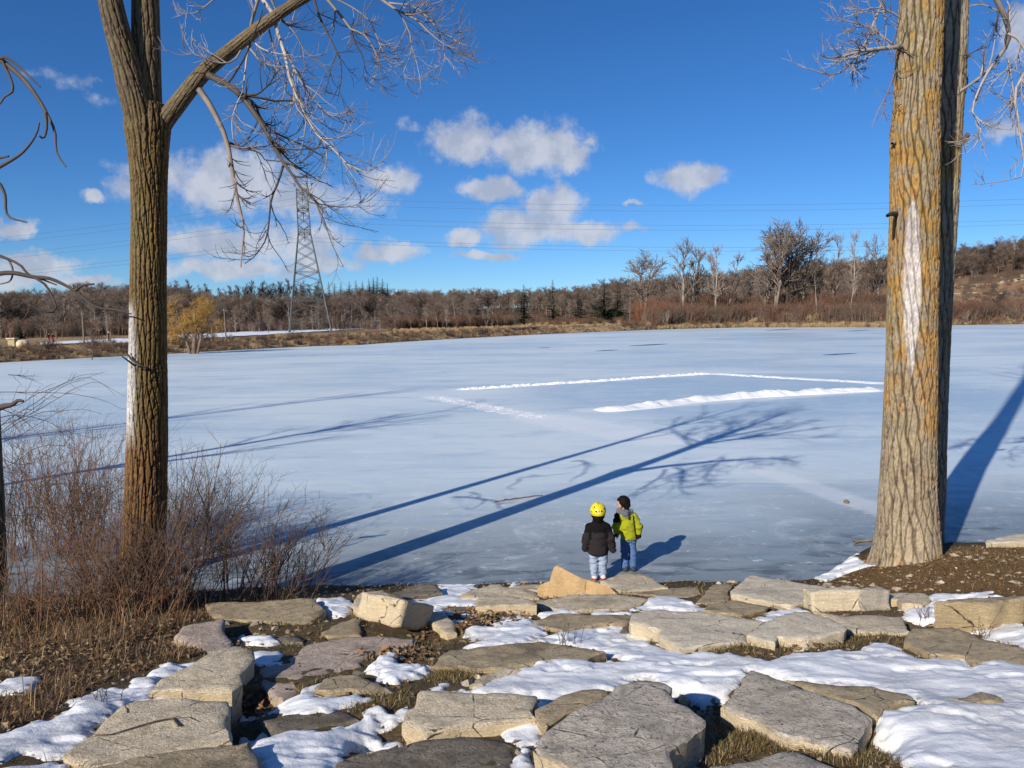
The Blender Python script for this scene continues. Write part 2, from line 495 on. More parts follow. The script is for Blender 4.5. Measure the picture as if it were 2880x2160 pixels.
# lake ice
M_ICE, t, b = new_mat('ice')
ge = t.new('ShaderNodeNewGeometry'); pos = ge.outputs['Position']
sp = t.new('ShaderNodeSeparateXYZ'); t.link(pos, sp.inputs[0])
a1 = t.noise(t.scale(pos, 0.035, 0.05, 1), 1.0, 6, 0.6, 0.5)
a2 = t.noise(t.scale(pos, 0.35, 0.5, 1), 1.0, 6, 0.62, 0.3)
a3 = t.noise(pos, 3.0, 6, 0.65)
a0 = t.noise(t.scale(pos, 0.010, 0.028, 1), 1.0, 5, 0.6, 0.8)
a4 = t.noise(t.scale(pos, 0.10, 0.45, 1), 1.0, 6, 0.7, 0.8)
c = t.mix(t.ramp(a1, 0.36, 0.62), (0.402, 0.537, 0.652), (0.678, 0.76, 0.791))
c = t.mix(t.ramp(a0, 0.40, 0.62, True, 0, 0.6), c, (0.733, 0.808, 0.82))
c = t.mix(t.ramp(a4, 0.50, 0.66, True, 0, 0.6), c, (0.366, 0.503, 0.632))
c = t.mix(t.ramp(a4, 0.34, 0.44, True, 0.5, 0), c, (0.751, 0.827, 0.84))
c = t.mix(t.ramp(a2, 0.48, 0.66, True, 0, 0.4), c, (0.714, 0.799, 0.82))
c = t.mix(t.ramp(a2, 0.26, 0.40, True, 0.5, 0), c, (0.329, 0.463, 0.573))
# the cleared rink: bare bluer ice
rw = on_plane(np.array([1650.]) * K, np.array([845.]) * K)[0]
rd = t.vmath('LENGTH', t.vmath('MULTIPLY', t.vmath('SUBTRACT', pos, tuple(float(v_) for v_ in rw)), (1 / 13.0, 1 / 12.0, 0)))
c = t.mix(t.math('MULTIPLY', t.ramp(rd, 1.15, 0.8), t.ramp(a2, 0.3, 0.6, True, .3, .75)), c, (0.366, 0.503, 0.632))
# thinner, wetter, greyer ice along the near shore
edge = t.math('ADD', t.math('SUBTRACT', sp.outputs[1], t.ramp(sp.outputs[0], 3.5, 7.5, True, 0, 1.6)), t.math('MULTIPLY', a2, -5.0))
near = t.ramp(edge, 8.0, 18.0, True, 1, 0)
c = t.mix(t.math('MULTIPLY', near, 0.86), c, (0.13, 0.158, 0.178))
dk = t.ramp(t.noise(t.scale(pos, 0.8, 2.0, 1), 1.4, 6, 0.65, 0.5), 0.47, 0.60)
c = t.mix(t.math('MULTIPLY', dk, t.ramp(edge, 7.8, 12.4, True, 0.95, 0)), c, (0.035, 0.043, 0.05))
# trails of thin trodden snow, faint old cracks and pale cloudy refrozen patches
def band(p0, p1, wid, amt):
    a_ = on_plane(p0[0] * K, p0[1] * K); b_ = on_plane(p1[0] * K, p1[1] * K); ab = b_ - a_; L2 = float(ab @ ab)
    rel = t.vmath('SUBTRACT', pos, tuple(float(v_) for v_ in a_))
    tt_ = t.math('DIVIDE', t.vmath('DOT_PRODUCT', rel, tuple(float(v_) for v_ in ab)), L2, clamp=True)
    pr = t.vmath('SCALE', tuple(float(v_) for v_ in ab)); t.link(tt_, pr.node.inputs['Scale'])
    dd = t.vmath('LENGTH', t.vmath('SUBTRACT', rel, pr))
    f_ = t.math('ADD', t.ramp(dd, wid * .2, wid, True, 1, 0), t.math('MULTIPLY_ADD', a5, 2.4, -1.35))
    return t.math('MULTIPLY', t.ramp(f_, 0.05, 0.75), amt)
a5 = t.noise(t.scale(pos, 1, 1.6, 1), 2.6, 7, 0.72)
for p0, p1, wid, amt in (((935, 857), (1172, 903), 1.0, .8), ((1172, 903), (1420, 948), 2.2, .6), ((1610, 1003), (1910, 1106), .75, .38), ((1540, 807), (1915, 829), 1.3, .75), ((985, 842), (1540, 807), .9, .6), ((1280, 886), (1905, 842), 1.5, .55)):
    c = t.mix(band(p0, p1, wid, amt), c, (0.86, 0.88, 0.89))
ck = t.vor(t.vmath('MULTIPLY_ADD', a2, (1.2, 1.2, 0), t.scale(pos, .055, .075, 0)), 1.0, 'DISTANCE_TO_EDGE')
c = t.mix(t.math('MULTIPLY', t.ramp(ck, 0.0, 0.006, True, 1, 0), .35), c, (0.80, 0.83, 0.85))
bub = t.noise(pos, 0.55, 5, 0.7, 1.2)
c = t.mix(t.ramp(bub, 0.54, 0.68, True, 0, .4), c, (0.72, 0.76, 0.79))
# scattered flecks of refrozen snow
fk = t.noise(t.scale(pos, 1.0, 2.2, 1), 4.5, 4, 0.7)
gate = t.ramp(t.noise(pos, 0.16, 3, 0.5), 0.42, 0.62)
c = t.mix(t.math('MULTIPLY', t.ramp(fk, 0.60, 0.68), t.math('MULTIPLY', gate, 0.55)), c, (0.738, 0.833, 0.854))
t.link(c, b.inputs['Base Color'])
t.link(t.ramp(a3, 0.3, 0.7, False, 0.30, 0.55), b.inputs['Roughness'])
b.inputs['Specular IOR Level'].default_value = 0.3
bump(t, b, t.math('ADD', t.math('MULTIPLY', a3, 0.5), t.math('MULTIPLY', a2, 1.0)), 0.25, 0.03)

# bank soil, seen between stones, grass and leaves
M_SOIL, t, b = new_mat('bank_soil')
at = t.new('ShaderNodeAttribute', attribute_name='col'); ge = t.new('ShaderNodeNewGeometry'); pos = ge.outputs['Position']
a1 = t.noise(pos, 2.3, 6, 0.65); a2 = t.noise(pos, 17, 6, 0.7, 0.5); a3 = t.noise(pos, 75, 3, 0.7)
v = t.vmath('SCALE', at.outputs['Color']); t.link(t.ramp(a2, 0.25, 0.75, False, 0.35, 1.6), v.node.inputs['Scale'])
c = t.mix(t.ramp(a1, 0.5, 0.68, True, 0, 0.4), v, (0.10, 0.10, 0.03))
c = t.mix(t.ramp(a3, 0.63, 0.72, True, 0, 0.55), c, (0.32, 0.22, 0.11))
t.link(c, b.inputs['Base Color']); b.inputs['Roughness'].default_value = 0.95
bump(t, b, t.math('ADD', a2, t.math('MULTIPLY', a3, 0.6)), 1.0, 0.035)

# far land
M_LAND, t, b = new_mat('dry_land')
at = t.new('ShaderNodeAttribute', attribute_name='col'); ge = t.new('ShaderNodeNewGeometry'); pos = ge.outputs['Position']
a1 = t.noise(pos, 0.12, 6, 0.65); a2 = t.noise(t.scale(pos, 1, 1, 2.5), 1.1, 6, 0.7)
v = t.vmath('SCALE', at.outputs['Color']); t.link(t.ramp(a2, 0.25, 0.75, False, 0.5, 1.5), v.node.inputs['Scale'])
c = t.mix(t.ramp(a1, 0.45, 0.65, True, 0, 0.4), v, (0.09, 0.05, 0.028))
t.link(c, b.inputs['Base Color']); b.inputs['Roughness'].default_value = 1.0
bump(t, b, a2, 1.0, 0.5)

M_BLADE = plain('dry_blade', (0.2, 0.15, 0.08), 0.8, 0.25, 3, attr=True)
M_TWIG = plain('twig_bark', (0.2, 0.15, 0.08), 0.75, 0.25, 5, attr=True)
M_GRAVEL = plain('gravel', (0.40, 0.33, 0.24), 0.95, 0.2, 2)
M_PACKED = plain('packed_snow', (0.80, 0.83, 0.88), 0.7, 0.08, 0.6)

# ------------------------------------------------------------------ near bank
def ca(pts): a = np.asarray(pts, float); return np.stack([a[:, 0] * .434, 1600 + a[:, 1] * .434], -1)
def cb(pts): a = np.asarray(pts, float); return np.stack([800 + a[:, 0] * .434, 1600 + a[:, 1] * .434], -1)
def cc(pts): a = np.asarray(pts, float); return np.stack([1500 + a[:, 0] * .3375, 1600 + a[:, 1] * .3375], -1)
def cd(pts): a = np.asarray(pts, float); return np.stack([2100 + a[:, 0] * .3978, 1500 + a[:, 1] * .3978], -1)
def ce(pts): a = np.asarray(pts, float); return np.stack([2100 + a[:, 0] * .3526, 1880 + a[:, 1] * .3526], -1)
def cf(pts): a = np.asarray(pts, float); return np.stack([2400 + a[:, 0] * .217, 1450 + a[:, 1] * .217], -1)
def full(pts): return np.asarray(pts, float) * K

def shore_y(x):
    x = np.asarray(x, float)
    return 11.5 + 1.8 * sstep(4.2, 6.6, x) - 0.25 * sstep(-3.5, -5.5, x) + 0.4 * np.sin(x * 0.21 + 1.0) * sstep(8, 16, np.abs(x))
PITS = []
def z_smooth(x, y):
    s = shore_y(x); d = s - y
    z = np.where(d > 0, 0.12 + 0.2 * d, np.maximum(0.12 + 0.75 * d, -0.8))
    z = np.where(d > 13, 0.12 + 2.6 + 0.04 * (d - 13), z)
    return z
def z_near(x, y):
    z = z_smooth(x, y)
    P = xyz(x, y)
    z = z + 0.10 * (fbm(P * 0.9, 3, 5) - 0.5) + 0.035 * (fbm(P * 5.0, 3, 9) - 0.5)
    for (cx, cy, rr, dd) in PITS:
        z = z - dd * np.exp(-((x - cx) ** 2 + (y - cy) ** 2) / (rr * rr))
    return z
def on_bank(px, py, lift=0.0):
    d = rays(px, py); lo = np.full(d.shape[:-1], 2.0); hi = np.full(d.shape[:-1], 40.0)
    for _ in range(40):
        m = 0.5 * (lo + hi); q = CP + d * m[..., None]
        ab = q[..., 2] > z_near(q[..., 0], q[..., 1]) + lift
        lo = np.where(ab, m, lo); hi = np.where(ab, hi, m)
    return CP + d * (0.5 * (lo + hi))[..., None]
for conv, x, y, rr, dd in ((ca, 1600, 860, .28, .22), (ca, 1560, 1060, .22, .2), (ca, 1500, 430, .22, .12), (ca, 2060, 320, .15, .1), (cb, 1660, 260, .18, .12),
                           (cc, 1250, 1080, .16, .16), (cc, 1520, 1130, .2, .16), (ce, 960, 560, .22, .16), (cb, 1000, 440, .25, .1), (cb, 640, 1080, .25, .1), (cc, 400, 690, .2, .06),
                           (cd, 1130, 640, .25, .1)):
    q = conv([(x, y)])[0]; w_ = on_bank(q[0], q[1]); PITS.append((w_[0], w_[1], rr, dd))

xs = np.concatenate([np.linspace(-160, -8, 40)[:-1], np.arange(-8, 10.5, 0.055), np.linspace(10.5, 160, 40)[1:]])
ys_ = np.concatenate([np.linspace(-60, 2.5, 22)[:-1], np.arange(2.5, 14.4, 0.05), np.linspace(14.4, 17, 6)[1:]])
GX, GY = np.meshgrid(xs, ys_, indexing='ij')
GZ = z_near(GX, GY)
LEFTPOLY = np.vstack([ca([(0, 1190), (330, 960), (520, 830), (690, 740), (1030, 630), (1350, 545), (1250, 470), (1130, 440), (1180, 370), (1450, 300), (1340, 250), (1420, 205), (1600, 190)]),
                      [[900, 1665], [900, 1560], [-500, 1560], [-500, 2160]]])
LW = on_bank(LEFTPOLY[:, 0], np.maximum(LEFTPOLY[:, 1], 1640))[:, :2]
LW = np.vstack([LW[:-2], [[-12, LW[-2][1]], [-12, 5]]])
MOUND = np.vstack([cd([(330, 335), (620, 375), (760, 425), (980, 412), (1290, 412), (1480, 412), (1570, 408), (1800, 435), (1990, 440)]), [[3300, 1690], [3300, 1550], [2900, 1540], [2700, 1560], [2480, 1580]]])
MW = on_bank(MOUND[:, 0], MOUND[:, 1])[:, :2]; MW[-2:, 1] += 0.8; MW[-4:-2, 1] += 0.8
inL = in_poly(GX, GY, LW); inM = in_poly(GX, GY, MW)
gc = np.empty(GX.shape + (3,)); gc[:] = (0.14, 0.098, 0.05)
gc[inL] = (0.145, 0.088, 0.044); gc[inM] = (0.20, 0.112, 0.044)
wet = sstep(0.45, 0.05, GZ)[..., None]
gc = gc * (1 - 0.55 * wet)
nx, ny = GX.shape
ii = (np.arange(nx - 1)[:, None] * ny + np.arange(ny - 1)[None]).ravel()
link('ground', mesh_data('ground', xyz(GX, GY, GZ), np.stack([ii, ii + ny, ii + ny + 1, ii + 1], -1), col=gc.reshape(-1, 3)), M_SOIL)['kind'] = 'structure'

# ice sheet
V = []; Q = []
gx = np.linspace(-420, 420, 43); gy = np.concatenate([np.linspace(8, 60, 14), np.linspace(60, 300, 25)[1:]])
IX, IY = np.meshgrid(gx, gy, indexing='ij'); n_ = len(gy)
ii = (np.arange(len(gx) - 1)[:, None] * n_ + np.arange(n_ - 1)[None]).ravel()
link('ice', mesh_data('ice', xyz(IX, IY, 0.0), np.stack([ii, ii + n_, ii + n_ + 1, ii + 1], -1)), M_ICE)['kind'] = 'structure'

# ------------------------------------------------------------------ stone slabs
GROUP = 'stone slabs and blocks laid along the shore'
ROCKXY = []
def rock(px, F, mat, label, gy=-0.09, gx=0.0, name='flat_stone', cat='rock', s=0.055, rough=1.0, bottom=0.14, side=1.0):
    px = np.asarray(px, float)
    W = on_bank(px[:, 0], np.minimum(px[:, 1], 2600))
    i0 = int(np.argmin(W[:, 1])); x0, y0 = W[i0, 0], W[i0, 1]; zt = z_near(np.array(x0), np.array(y0)) + F
    d = rays(px[:, 0], px[:, 1])
    t_ = (zt - CAM_H - gy * y0 - gx * x0) / (d[:, 2] - gy * d[:, 1] - gx * d[:, 0])
    P = CP + d * t_[:, None]
    poly = P[:, :2]
    area = 0.5 * np.sum(poly[:, 0] * np.roll(poly[:, 1], -1) - poly[:, 1] * np.roll(poly[:, 0], -1))
    if area < 0: poly = poly[::-1]
    rng = np.random.default_rng(abs(hash(label)) % 1 + int(abs(px[0, 0] * 7 + px[0, 1] * 13)))
    # boundary points, roughened
    B = []
    for a, b_ in zip(poly, np.roll(poly, -1, 0)):
        m = max(1, int(np.hypot(*(b_ - a)) / s)); B.append(a + (b_ - a) * (np.arange(m) / m)[:, None])
    B = np.vstack(B); n = len(B)
    Nn = np.roll(B, -1, 0) - np.roll(B, 1, 0); Nn = np.stack([Nn[:, 1], -Nn[:, 0]], -1); Nn /= np.linalg.norm(Nn, axis=1, keepdims=True) + 1e-9
    B = B + Nn * ((fbm(xyz(B[:, 0] * 9, B[:, 1] * 9, i0), 3, 3) - 0.5) * 0.055 * rough)[:, None]
    ROCKXY.append(B)
    ctr = B.mean(0)
    def ztop(q):
        z = zt + gy * (q[..., 1] - y0) + gx * (q[..., 0] - x0)
        Q_ = xyz(q[..., 0], q[..., 1], zt)
        h = fbm(Q_ * 2.2, 3, 31) * 0.05 + fbm(Q_ * 9, 3, 32) * 0.018
        h = np.floor(h / 0.011) * 0.011 * 0.6 + h * 0.4
        return z + rough * (h - 0.034)
    top = B - Nn * 0.022
    V2 = [tuple(q) for q in top]
    lo = B.min(0); hi = B.max(0)
    gx_, gy_ = np.meshgrid(np.arange(lo[0], hi[0], s), np.arange(lo[1], hi[1], s * 1.1), indexing='ij')
    g = np.stack([gx_.ravel(), gy_.ravel()], -1) + rng.uniform(-.3, .3, (gx_.size, 2)) * s
    ok = in_poly(g[:, 0], g[:, 1], top) & (seg_dist(g[:, 0], g[:, 1], top) > 0.5 * s)
    V2 += [tuple(q) for q in g[ok]]
    res = delaunay_2d_cdt([Vector(v) for v in V2], [(i, (i + 1) % n) for i in range(n)], [], 1, 1e-5)
    tv = np.array([(v.x, v.y) for v in res[0]]); tf = [f for f in res[2] if len(f) == 3]
    orig = {}
    for k, o_ in enumerate(res[3]):
        for q in o_:
            if q < n: orig[q] = k
    VV = [np.column_stack([tv, ztop(tv)])]
    nb = len(tv)
    ringz = []
    ztb = ztop(B) - 0.016
    zb = min(float(np.min(z_near(B[:, 0], B[:, 1]))) - bottom, float(ztb.min()) - 0.08)
    Fq = []; Ft = [tuple(f) for f in tf]
    L = 6
    for l in range(L):
        f = l / (L - 1)
        z = ztb * (1 - f) + zb * f
        o_ = (fbm(np.column_stack([B * 5, np.full(n, l * 1.7 + i0)]), 2, 44) - 0.5) * 0.06 * side * (l > 0) - 0.03 * f * side
        VV.append(np.column_stack([B + Nn * o_[:, None], z]))
    for i in range(n):
        j = (i + 1) % n
        if i in orig and j in orig: Fq.append((orig[i], nb + i, nb + j, orig[j]))
        for l in range(L - 1):
            a = nb + l * n
            Fq.append((a + i, a + n + i, a + n + j, a + j))
    VV = np.vstack(VV)
    c3 = np.array([ctr[0], ctr[1], zt])
    me = mesh_data(name, VV - c3, np.array(Fq), np.array(Ft), smooth=True, sharp=R(38))
    o = link(name, me, STONE[mat], loc=c3)
    return tag(o, label, cat, GROUP, 'thing')

ROCKS = [
 (ca, [(880,840),(1150,842),(1480,840),(1490,900),(1475,1000),(1497,1105),(1380,1130),(1240,1160),(1000,1212),(700,1262),(560,1275),(390,1200),(560,1080),(640,1010),(700,950),(760,890)], .05, 'warm', 'large mottled beige slab with a thin twig lying across it', {}),
 (ca, [(520,1290),(760,1232),(1020,1180),(1250,1150),(1480,1112),(1620,1105),(1660,1200),(1700,1300),(1760,1520),(500,1520)], .04, 'tan', 'mossy tan slab cut by the bottom edge below the slab with a twig', {}),
 (ca, [(1370,540),(1440,505),(1540,495),(1640,525),(1645,600),(1560,690),(1580,740),(1500,790),(1440,795),(1150,792),(975,800),(1010,740),(1080,690),(1180,640),(1280,590)], .07, 'warm', 'thick sandy slab with a tall shaded side, above the twig slab', {'gy': -.06}),
 (ca, [(1180,370),(1450,312),(1440,380),(1500,450),(1497,500),(1370,540),(1340,540),(1230,480),(1130,440)], .03, 'pink', 'small purplish grooved slab at the edge of the brown grass', {}),
 (ca, [(1330,228),(1400,215),(1650,206),(1900,200),(2030,190),(2112,262),(2020,338),(1850,350),(1650,332),(1500,320),(1380,300)], .05, 'tan', 'long low olive grey slab beside the bushes with a snow clump on its end', {}),
 (cb, [(250,400),(360,345),(480,312),(502,400),(500,432),(420,437),(300,445),(230,430)], .02, 'tan', 'flat olive slab lying left of the tilted block', {'gy': -.15}),
 (cb, [(480,150),(640,130),(700,170),(780,215),(900,258),(1040,285),(1110,355),(1120,410),(1050,415),(985,382),(900,300),(780,275),(640,275),(500,275),(440,230),(460,190)], .05, 'warm', 'wide sloping slab right behind the tilted block', {'gy': -.12}),
 (cb, [(690,162),(770,125),(850,100),(970,97),(1012,120),(1020,152),(900,165),(800,178),(740,202)], .05, 'dark', 'dark cracked rock with a pale top at the ice edge', {}),
 (cb, [(1200,132),(1330,100),(1400,97),(1430,115),(1560,130),(1640,142),(1650,185),(1500,187),(1260,188),(1150,185),(1140,160)], .06, 'warm', 'low beige rock at the ice edge behind the leaf strewn block', {}),
 (cb, [(1440,120),(1560,98),(1690,95),(1770,118),(1700,140),(1560,135)], .05, 'warm', 'narrow beige rock strip at the ice edge with a dab of snow', {}),
 (cb, [(1240,188),(1300,168),(1480,170),(1600,190),(1635,205),(1637,228),(1440,228),(1242,226)], .20, 'warm', 'square beige block with dead leaves heaped along its front', {'gy': -.12}),
 (cc, [(560,105),(620,75),(700,52),(820,31),(920,42),(1010,80),(1060,118),(1122,155),(1000,168),(850,182),(740,192),(660,170)], .10, 'warm', 'broad beige rock right behind the orange stone, where the children stand', {'gy': -.10}),
 (cc, [(10,272),(140,236),(300,216),(450,216),(620,206),(720,207),(850,222),(950,250),(880,290),(800,322),(650,337),(450,347),(250,347),(100,302)], .05, 'warm', 'long flat slab with brown wet stains in front of the orange stone', {'gy': -.13}),
 (cc, [(720,190),(900,176),(1150,152),(1380,147),(1390,200),(1300,230),(1150,226),(940,220),(820,206)], .03, 'tan', 'low tan slab between the children\'s rock and a patch of dry grass', {'gy': -.15}),
 (cc, [(1300,88),(1450,52),(1600,42),(1750,75),(1690,112),(1600,108),(1500,112),(1480,132),(1312,122)], .09, 'warm', 'sunlit rock with rusty grass in front at the ice edge', {}),
 (cd, [(-118,395),(-60,350),(-10,312),(20,295),(250,326),(560,381),(690,431),(772,452),(450,475),(310,508),(180,490),(0,450),(-110,425)], .06, 'pale', 'very large pale slab reaching the brown grass mound under the big tree', {'gy': -.12}),
 (cc, [(1350,277),(1420,200),(1500,125),(1640,112),(1660,150),(1625,170),(1632,240),(1642,255),(1500,280)], .03, 'tan', 'tan slab left of the largest pale slab, grass at its left end', {'gy': -.16}),
 (cc, [(1410,342),(1460,287),(1650,259),(1750,266),(1950,312),(1920,340),(1740,386),(1620,371),(1480,352)], .04, 'tan', 'flat tan slab in front of the largest pale slab', {'gy': -.15}),
 (cc, [(820,352),(940,330),(1060,316),(1200,336),(1420,351),(1560,366),(1740,396),(1920,426),(1830,490),(1780,532),(1772,592),(1640,612),(1480,622),(1220,662),(1050,562),(1040,500),(900,452),(800,432)], .10, 'pale', 'broad pinkish pale slab with three dark spots in the middle of the snow', {'gy': -.10}),
 (cd, [(0,700),(130,612),(330,548),(430,548),(530,572),(620,612),(705,650),(690,692),(600,712),(440,742),(220,722),(205,765),(150,752),(0,712)], .14, 'pale', 'thick cream slab with layered edges and leaves piled against it', {'gy': -.09}),
 (cd, [(470,548),(680,577),(870,574),(1110,582),(1125,640),(1155,692),(1100,702),(900,692),(720,682),(640,620),(560,575)], .05, 'warm', 'grey beige slab under the striped block', {'gy': -.14}),
 (cd, [(840,452),(900,432),(960,417),(1260,420),(1292,437),(1300,480),(1240,502),(1100,495),(1060,462)], .05, 'warm', 'flat tan stone wedged behind the striped block', {'gy': -.14}),
 (cd, [(1335,472),(1480,447),(1700,442),(1990,440),(1990,462),(1840,470),(1740,488),(1600,480),(1400,477)], .18, 'tan', 'long brownish step stone with a flat front at the right edge', {'gy': -.10}),
 (cd, [(1110,742),(1165,667),(1250,672),(1450,662),(1560,692),(1700,742),(1960,802),(2100,850),(2100,960),(1960,935),(1850,907),(1750,892),(1600,917),(1540,872),(1300,852),(1200,802),(1120,762)], .05, 'tan', 'wide smooth brown slab between two snow bands at the right edge', {'gy': -.13}),
 (cf, [(1700,322),(1850,290),(1990,250),(2130,238),(2400,235),(2400,330),(2100,330),(1900,335),(1720,345)], .14, 'pale', 'pale square rock at the ice edge right of the big tree', {'gy': -.08}),
 (cf, [(1900,238),(1990,200),(2130,165),(2300,158),(2400,160),(2400,235),(2130,238),(1990,250)], .10, 'warm', 'pale rock topping the one at the ice edge right of the big tree', {'gy': -.05}),
 (cc, [(-10,430),(150,378),(400,367),(700,372),(820,377),(798,430),(600,452),(400,482),(260,522),(120,502),(80,492),(20,455)], .04, 'tan', 'flat brownish slab with a dark spot left of the broad pale slab', {'gy': -.14}),
 (cb, [(930,632),(1000,562),(1060,522),(1250,502),(1500,470),(1700,466),(1850,490),(2000,512),(2090,522),(1980,562),(1930,592),(1800,592),(1650,602),(1550,622),(1400,642),(1250,642),(1000,622)], .06, 'tan', 'long tapering grey brown slab in the middle of the bank', {'gy': -.13}),
 (cb, [(1200,745),(1260,692),(1380,642),(1480,632),(1540,652),(1500,672),(1350,700),(1290,745)], .04, 'warm', 'small curved beige slab edge beside the main snow band', {'gy': -.15}),
 (cb, [(880,765),(1000,777),(1300,792),(1640,807),(1650,832),(1600,910),(1617,950),(1500,972),(1350,992),(1150,1017),(920,1052),(830,1012),(752,985),(757,960),(830,872)], .12, 'warm', 'thick square beige slab with a bright front edge near the bottom centre', {'gy': -.08}),
 (cb, [(340,1250),(480,1192),(690,1152),(900,1102),(1200,1067),(1300,1082),(1420,1102),(1500,1132),(1480,1290),(1500,1420),(300,1420)], .02, 'dark', 'dark damp grey slab at the bottom edge', {'gy': -.15}),
 (cc, [(0,1500),(60,1410),(120,1332),(330,1195),(560,1082),(640,1002),(690,932),(870,897),(1000,907),(1160,962),(1140,1012),(1200,1092),(1300,1132),(1460,1232),(1440,1282),(1330,1382),(1150,1500),(1160,1660),(1170,1760),(330,1760),(300,1620),(120,1562)], .17, 'grey', 'huge speckled grey slab with a pale left edge, front centre', {'gy': -.10, 's': .05}),
 (cc, [(15,1162),(100,1112),(230,1042),(400,1002),(600,992),(637,1012),(560,1082),(330,1192),(130,1302),(110,1325),(60,1282),(20,1202)], .10, 'tan', 'cracked brown grey slab tucked behind the huge speckled slab', {'gy': -.10}),
 (ce, [(-218,297),(-120,190),(-26,68),(30,6),(130,32),(250,82),(380,122),(510,182),(700,232),(860,282),(1000,372),(950,452),(940,500),(880,622),(850,662),(700,632),(540,592),(330,542),(230,492),(130,422),(-60,372)], .10, 'grey', 'cracked speckled grey slab with a dark right side, at the lower right', {'gy': -.09, 's': .05}),
 (ce, [(300,90),(520,107),(820,140),(1000,152),(1180,187),(1290,202),(1350,242),(1200,262),(1100,312),(1040,372),(1000,367),(860,282),(700,232),(520,172),(400,122)], .05, 'tan', 'brown stained slab half under snow behind the cracked speckled slab', {'gy': -.15}),
 (ce, [(-300,775),(-200,745),(0,722),(250,642),(420,652),(700,752),(900,802),(900,960),(-300,960)], .03, 'grey', 'dark grey slab at the bottom edge below the dry grass patch', {'gy': -.14}),
 (ce, [(1600,217),(1740,220),(1870,182),(2080,227),(1900,265),(1830,277),(1700,252)], .10, 'tan', 'small brown stone showing through the wide snowfield', {'gy': -.2}),
 (cb, [(-170,650),(-60,610),(30,602),(20,572),(150,492),(300,452),(420,437),(600,434),(840,449),(830,482),(700,502),(540,552),(500,602),(510,627),(330,682),(240,722),(100,782),(-10,842),(-60,832),(-160,762)], .04, 'pink', 'large pinkish grey slab with a dark purple stain in front of the tilted block', {'gy': -.14}),
 (cb, [(190,762),(250,712),(360,686),(500,692),(680,762),(560,792),(430,782),(300,802),(200,792)], .03, 'tan', 'tan orange stone ringed by snow at lower left', {'gy': -.15}),
 (cb, [(-150,965),(0,932),(250,912),(400,912),(480,967),(400,992),(300,1002),(100,1057),(-80,1052)], .02, 'dark', 'flat dark wet slab between two snow drifts at lower left', {'gy': -.16}),
 (cc, [(1200,1035),(1260,1040),(1312,1076),(1272,1112),(1210,1075)], .05, 'tan', 'little olive stone poking out behind the huge speckled slab', {'gy': -.1}),
 (cb, [(1000,250),(1120,238),(1245,240),(1240,270),(1100,280)], .02, 'dark', 'dark damp stone in the snow left of the leaf strewn block', {'gy': -.16}),
 (ca, [(1780,445),(1850,416),(1980,446),(1962,476),(1850,480)], .03, 'dark', 'small dark green stone near the tilted block', {'gy': -.12}),
 (cc, [(715,530),(735,475),(770,452),(800,448),(800,532),(750,542)], .06, 'dark', 'rounded dark stone at the corner of the broad pale slab', {'gy': -.1}),
 (cd, [(1440,-20),(1500,-40),(1560,-35),(1530,-12)], .02, 'tan', '', {}) if False else None,
]
for r in ROCKS:
    if r: rock(r[0](r[1]), r[2], r[3], r[4], **r[5])

def block(name, ctr, size, euler, mat, label, taper=0.0, seed=0):
    """rough quarried block: a subdivided box with broken faces"""
    n = (14, 12, 9); mb = MB(); Rm = np.array((Matrix.Rotation(euler[2], 3, 'Z') @ Matrix.Rotation(euler[0], 3, 'X') @ Matrix.Rotation(euler[1], 3, 'Y')))
    def face(u, v, w_, s_, nu, nv):
        a, b_ = np.meshgrid(np.linspace(-.5, .5, nu), np.linspace(-.5, .5, nv), indexing='ij')
        P = np.zeros(a.shape + (3,)); P[..., u] = a; P[..., v] = b_; P[..., w_] = s_ * .5
        i = (np.arange(nu - 1)[:, None] * nv + np.arange(nv - 1)[None]).ravel()
        q = np.stack([i, i + nv, i + nv + 1, i + 1], -1)
        mb.add(P.reshape(-1, 3), q if s_ > 0 else q[:, ::-1])
    for u, v, w_ in ((0, 1, 2), (1, 2, 0), (2, 0, 1)):
        for s_ in (-1, 1): face(u, v, w_, s_, n[u], n[v])
    V = np.concatenate(mb.V)
    k = (np.abs(V) > 0.47).sum(1)
    V = V * np.where(k >= 2, 0.975, 1.0)[:, None]
    V[:, 0] *= 1 + taper * V[:, 1]
    W = V * np.asarray(size)
    W = W + (np.stack([fbm(W * 7 + seed + 31 * j, 3, 60 + j) for j in range(3)], -1) - 0.5) * 0.05
    me = mesh_data(name, W @ Rm.T, np.concatenate(mb.Q), smooth=True, sharp=R(40))
    import bmesh
    bm = bmesh.new(); bm.from_mesh(me); bmesh.ops.remove_doubles(bm, verts=bm.verts, dist=0.002); bmesh.ops.recalc_face_normals(bm, faces=bm.faces); bm.to_mesh(me); bm.free()
    o = link(name, me, STONE[mat], loc=ctr)
    ROCKXY.append(((np.array([(-.5, -.5, 0), (.5, -.5, 0), (.5, .5, 0), (-.5, .5, 0)]) * size) @ Rm.T + np.asarray(ctr))[:, :2])
    return tag(o, label, 'rock', GROUP, 'thing')
g0 = cb([(640, 425)])[0]; q0 = on_bank(*g0)
block('stone_block', (q0[0] + .08, q0[1] + .30, q0[2] + .125), (.56, .62, .27), (R(-24), R(3), R(-24)), 'warm', 'squared block tipped up with its right side in shade', 0.0, 3)
g0 = cd([(660, 548)])[0]; q0 = on_bank(*g0); g1 = cd([(455, 548)])[0]; g2 = cd([(862, 570)])[0]
wd = at_dist(g2[0], g2[1], q0[1])[0] - at_dist(g1[0], g1[1], q0[1])[0]
block('stone_block', (q0[0], q0[1] + .14, q0[2] + .085), (wd, .26, .24), (R(-12), 0, R(1)), 'pale', 'pale banded block lying like a bench right of the largest pale slab', 0, 9)
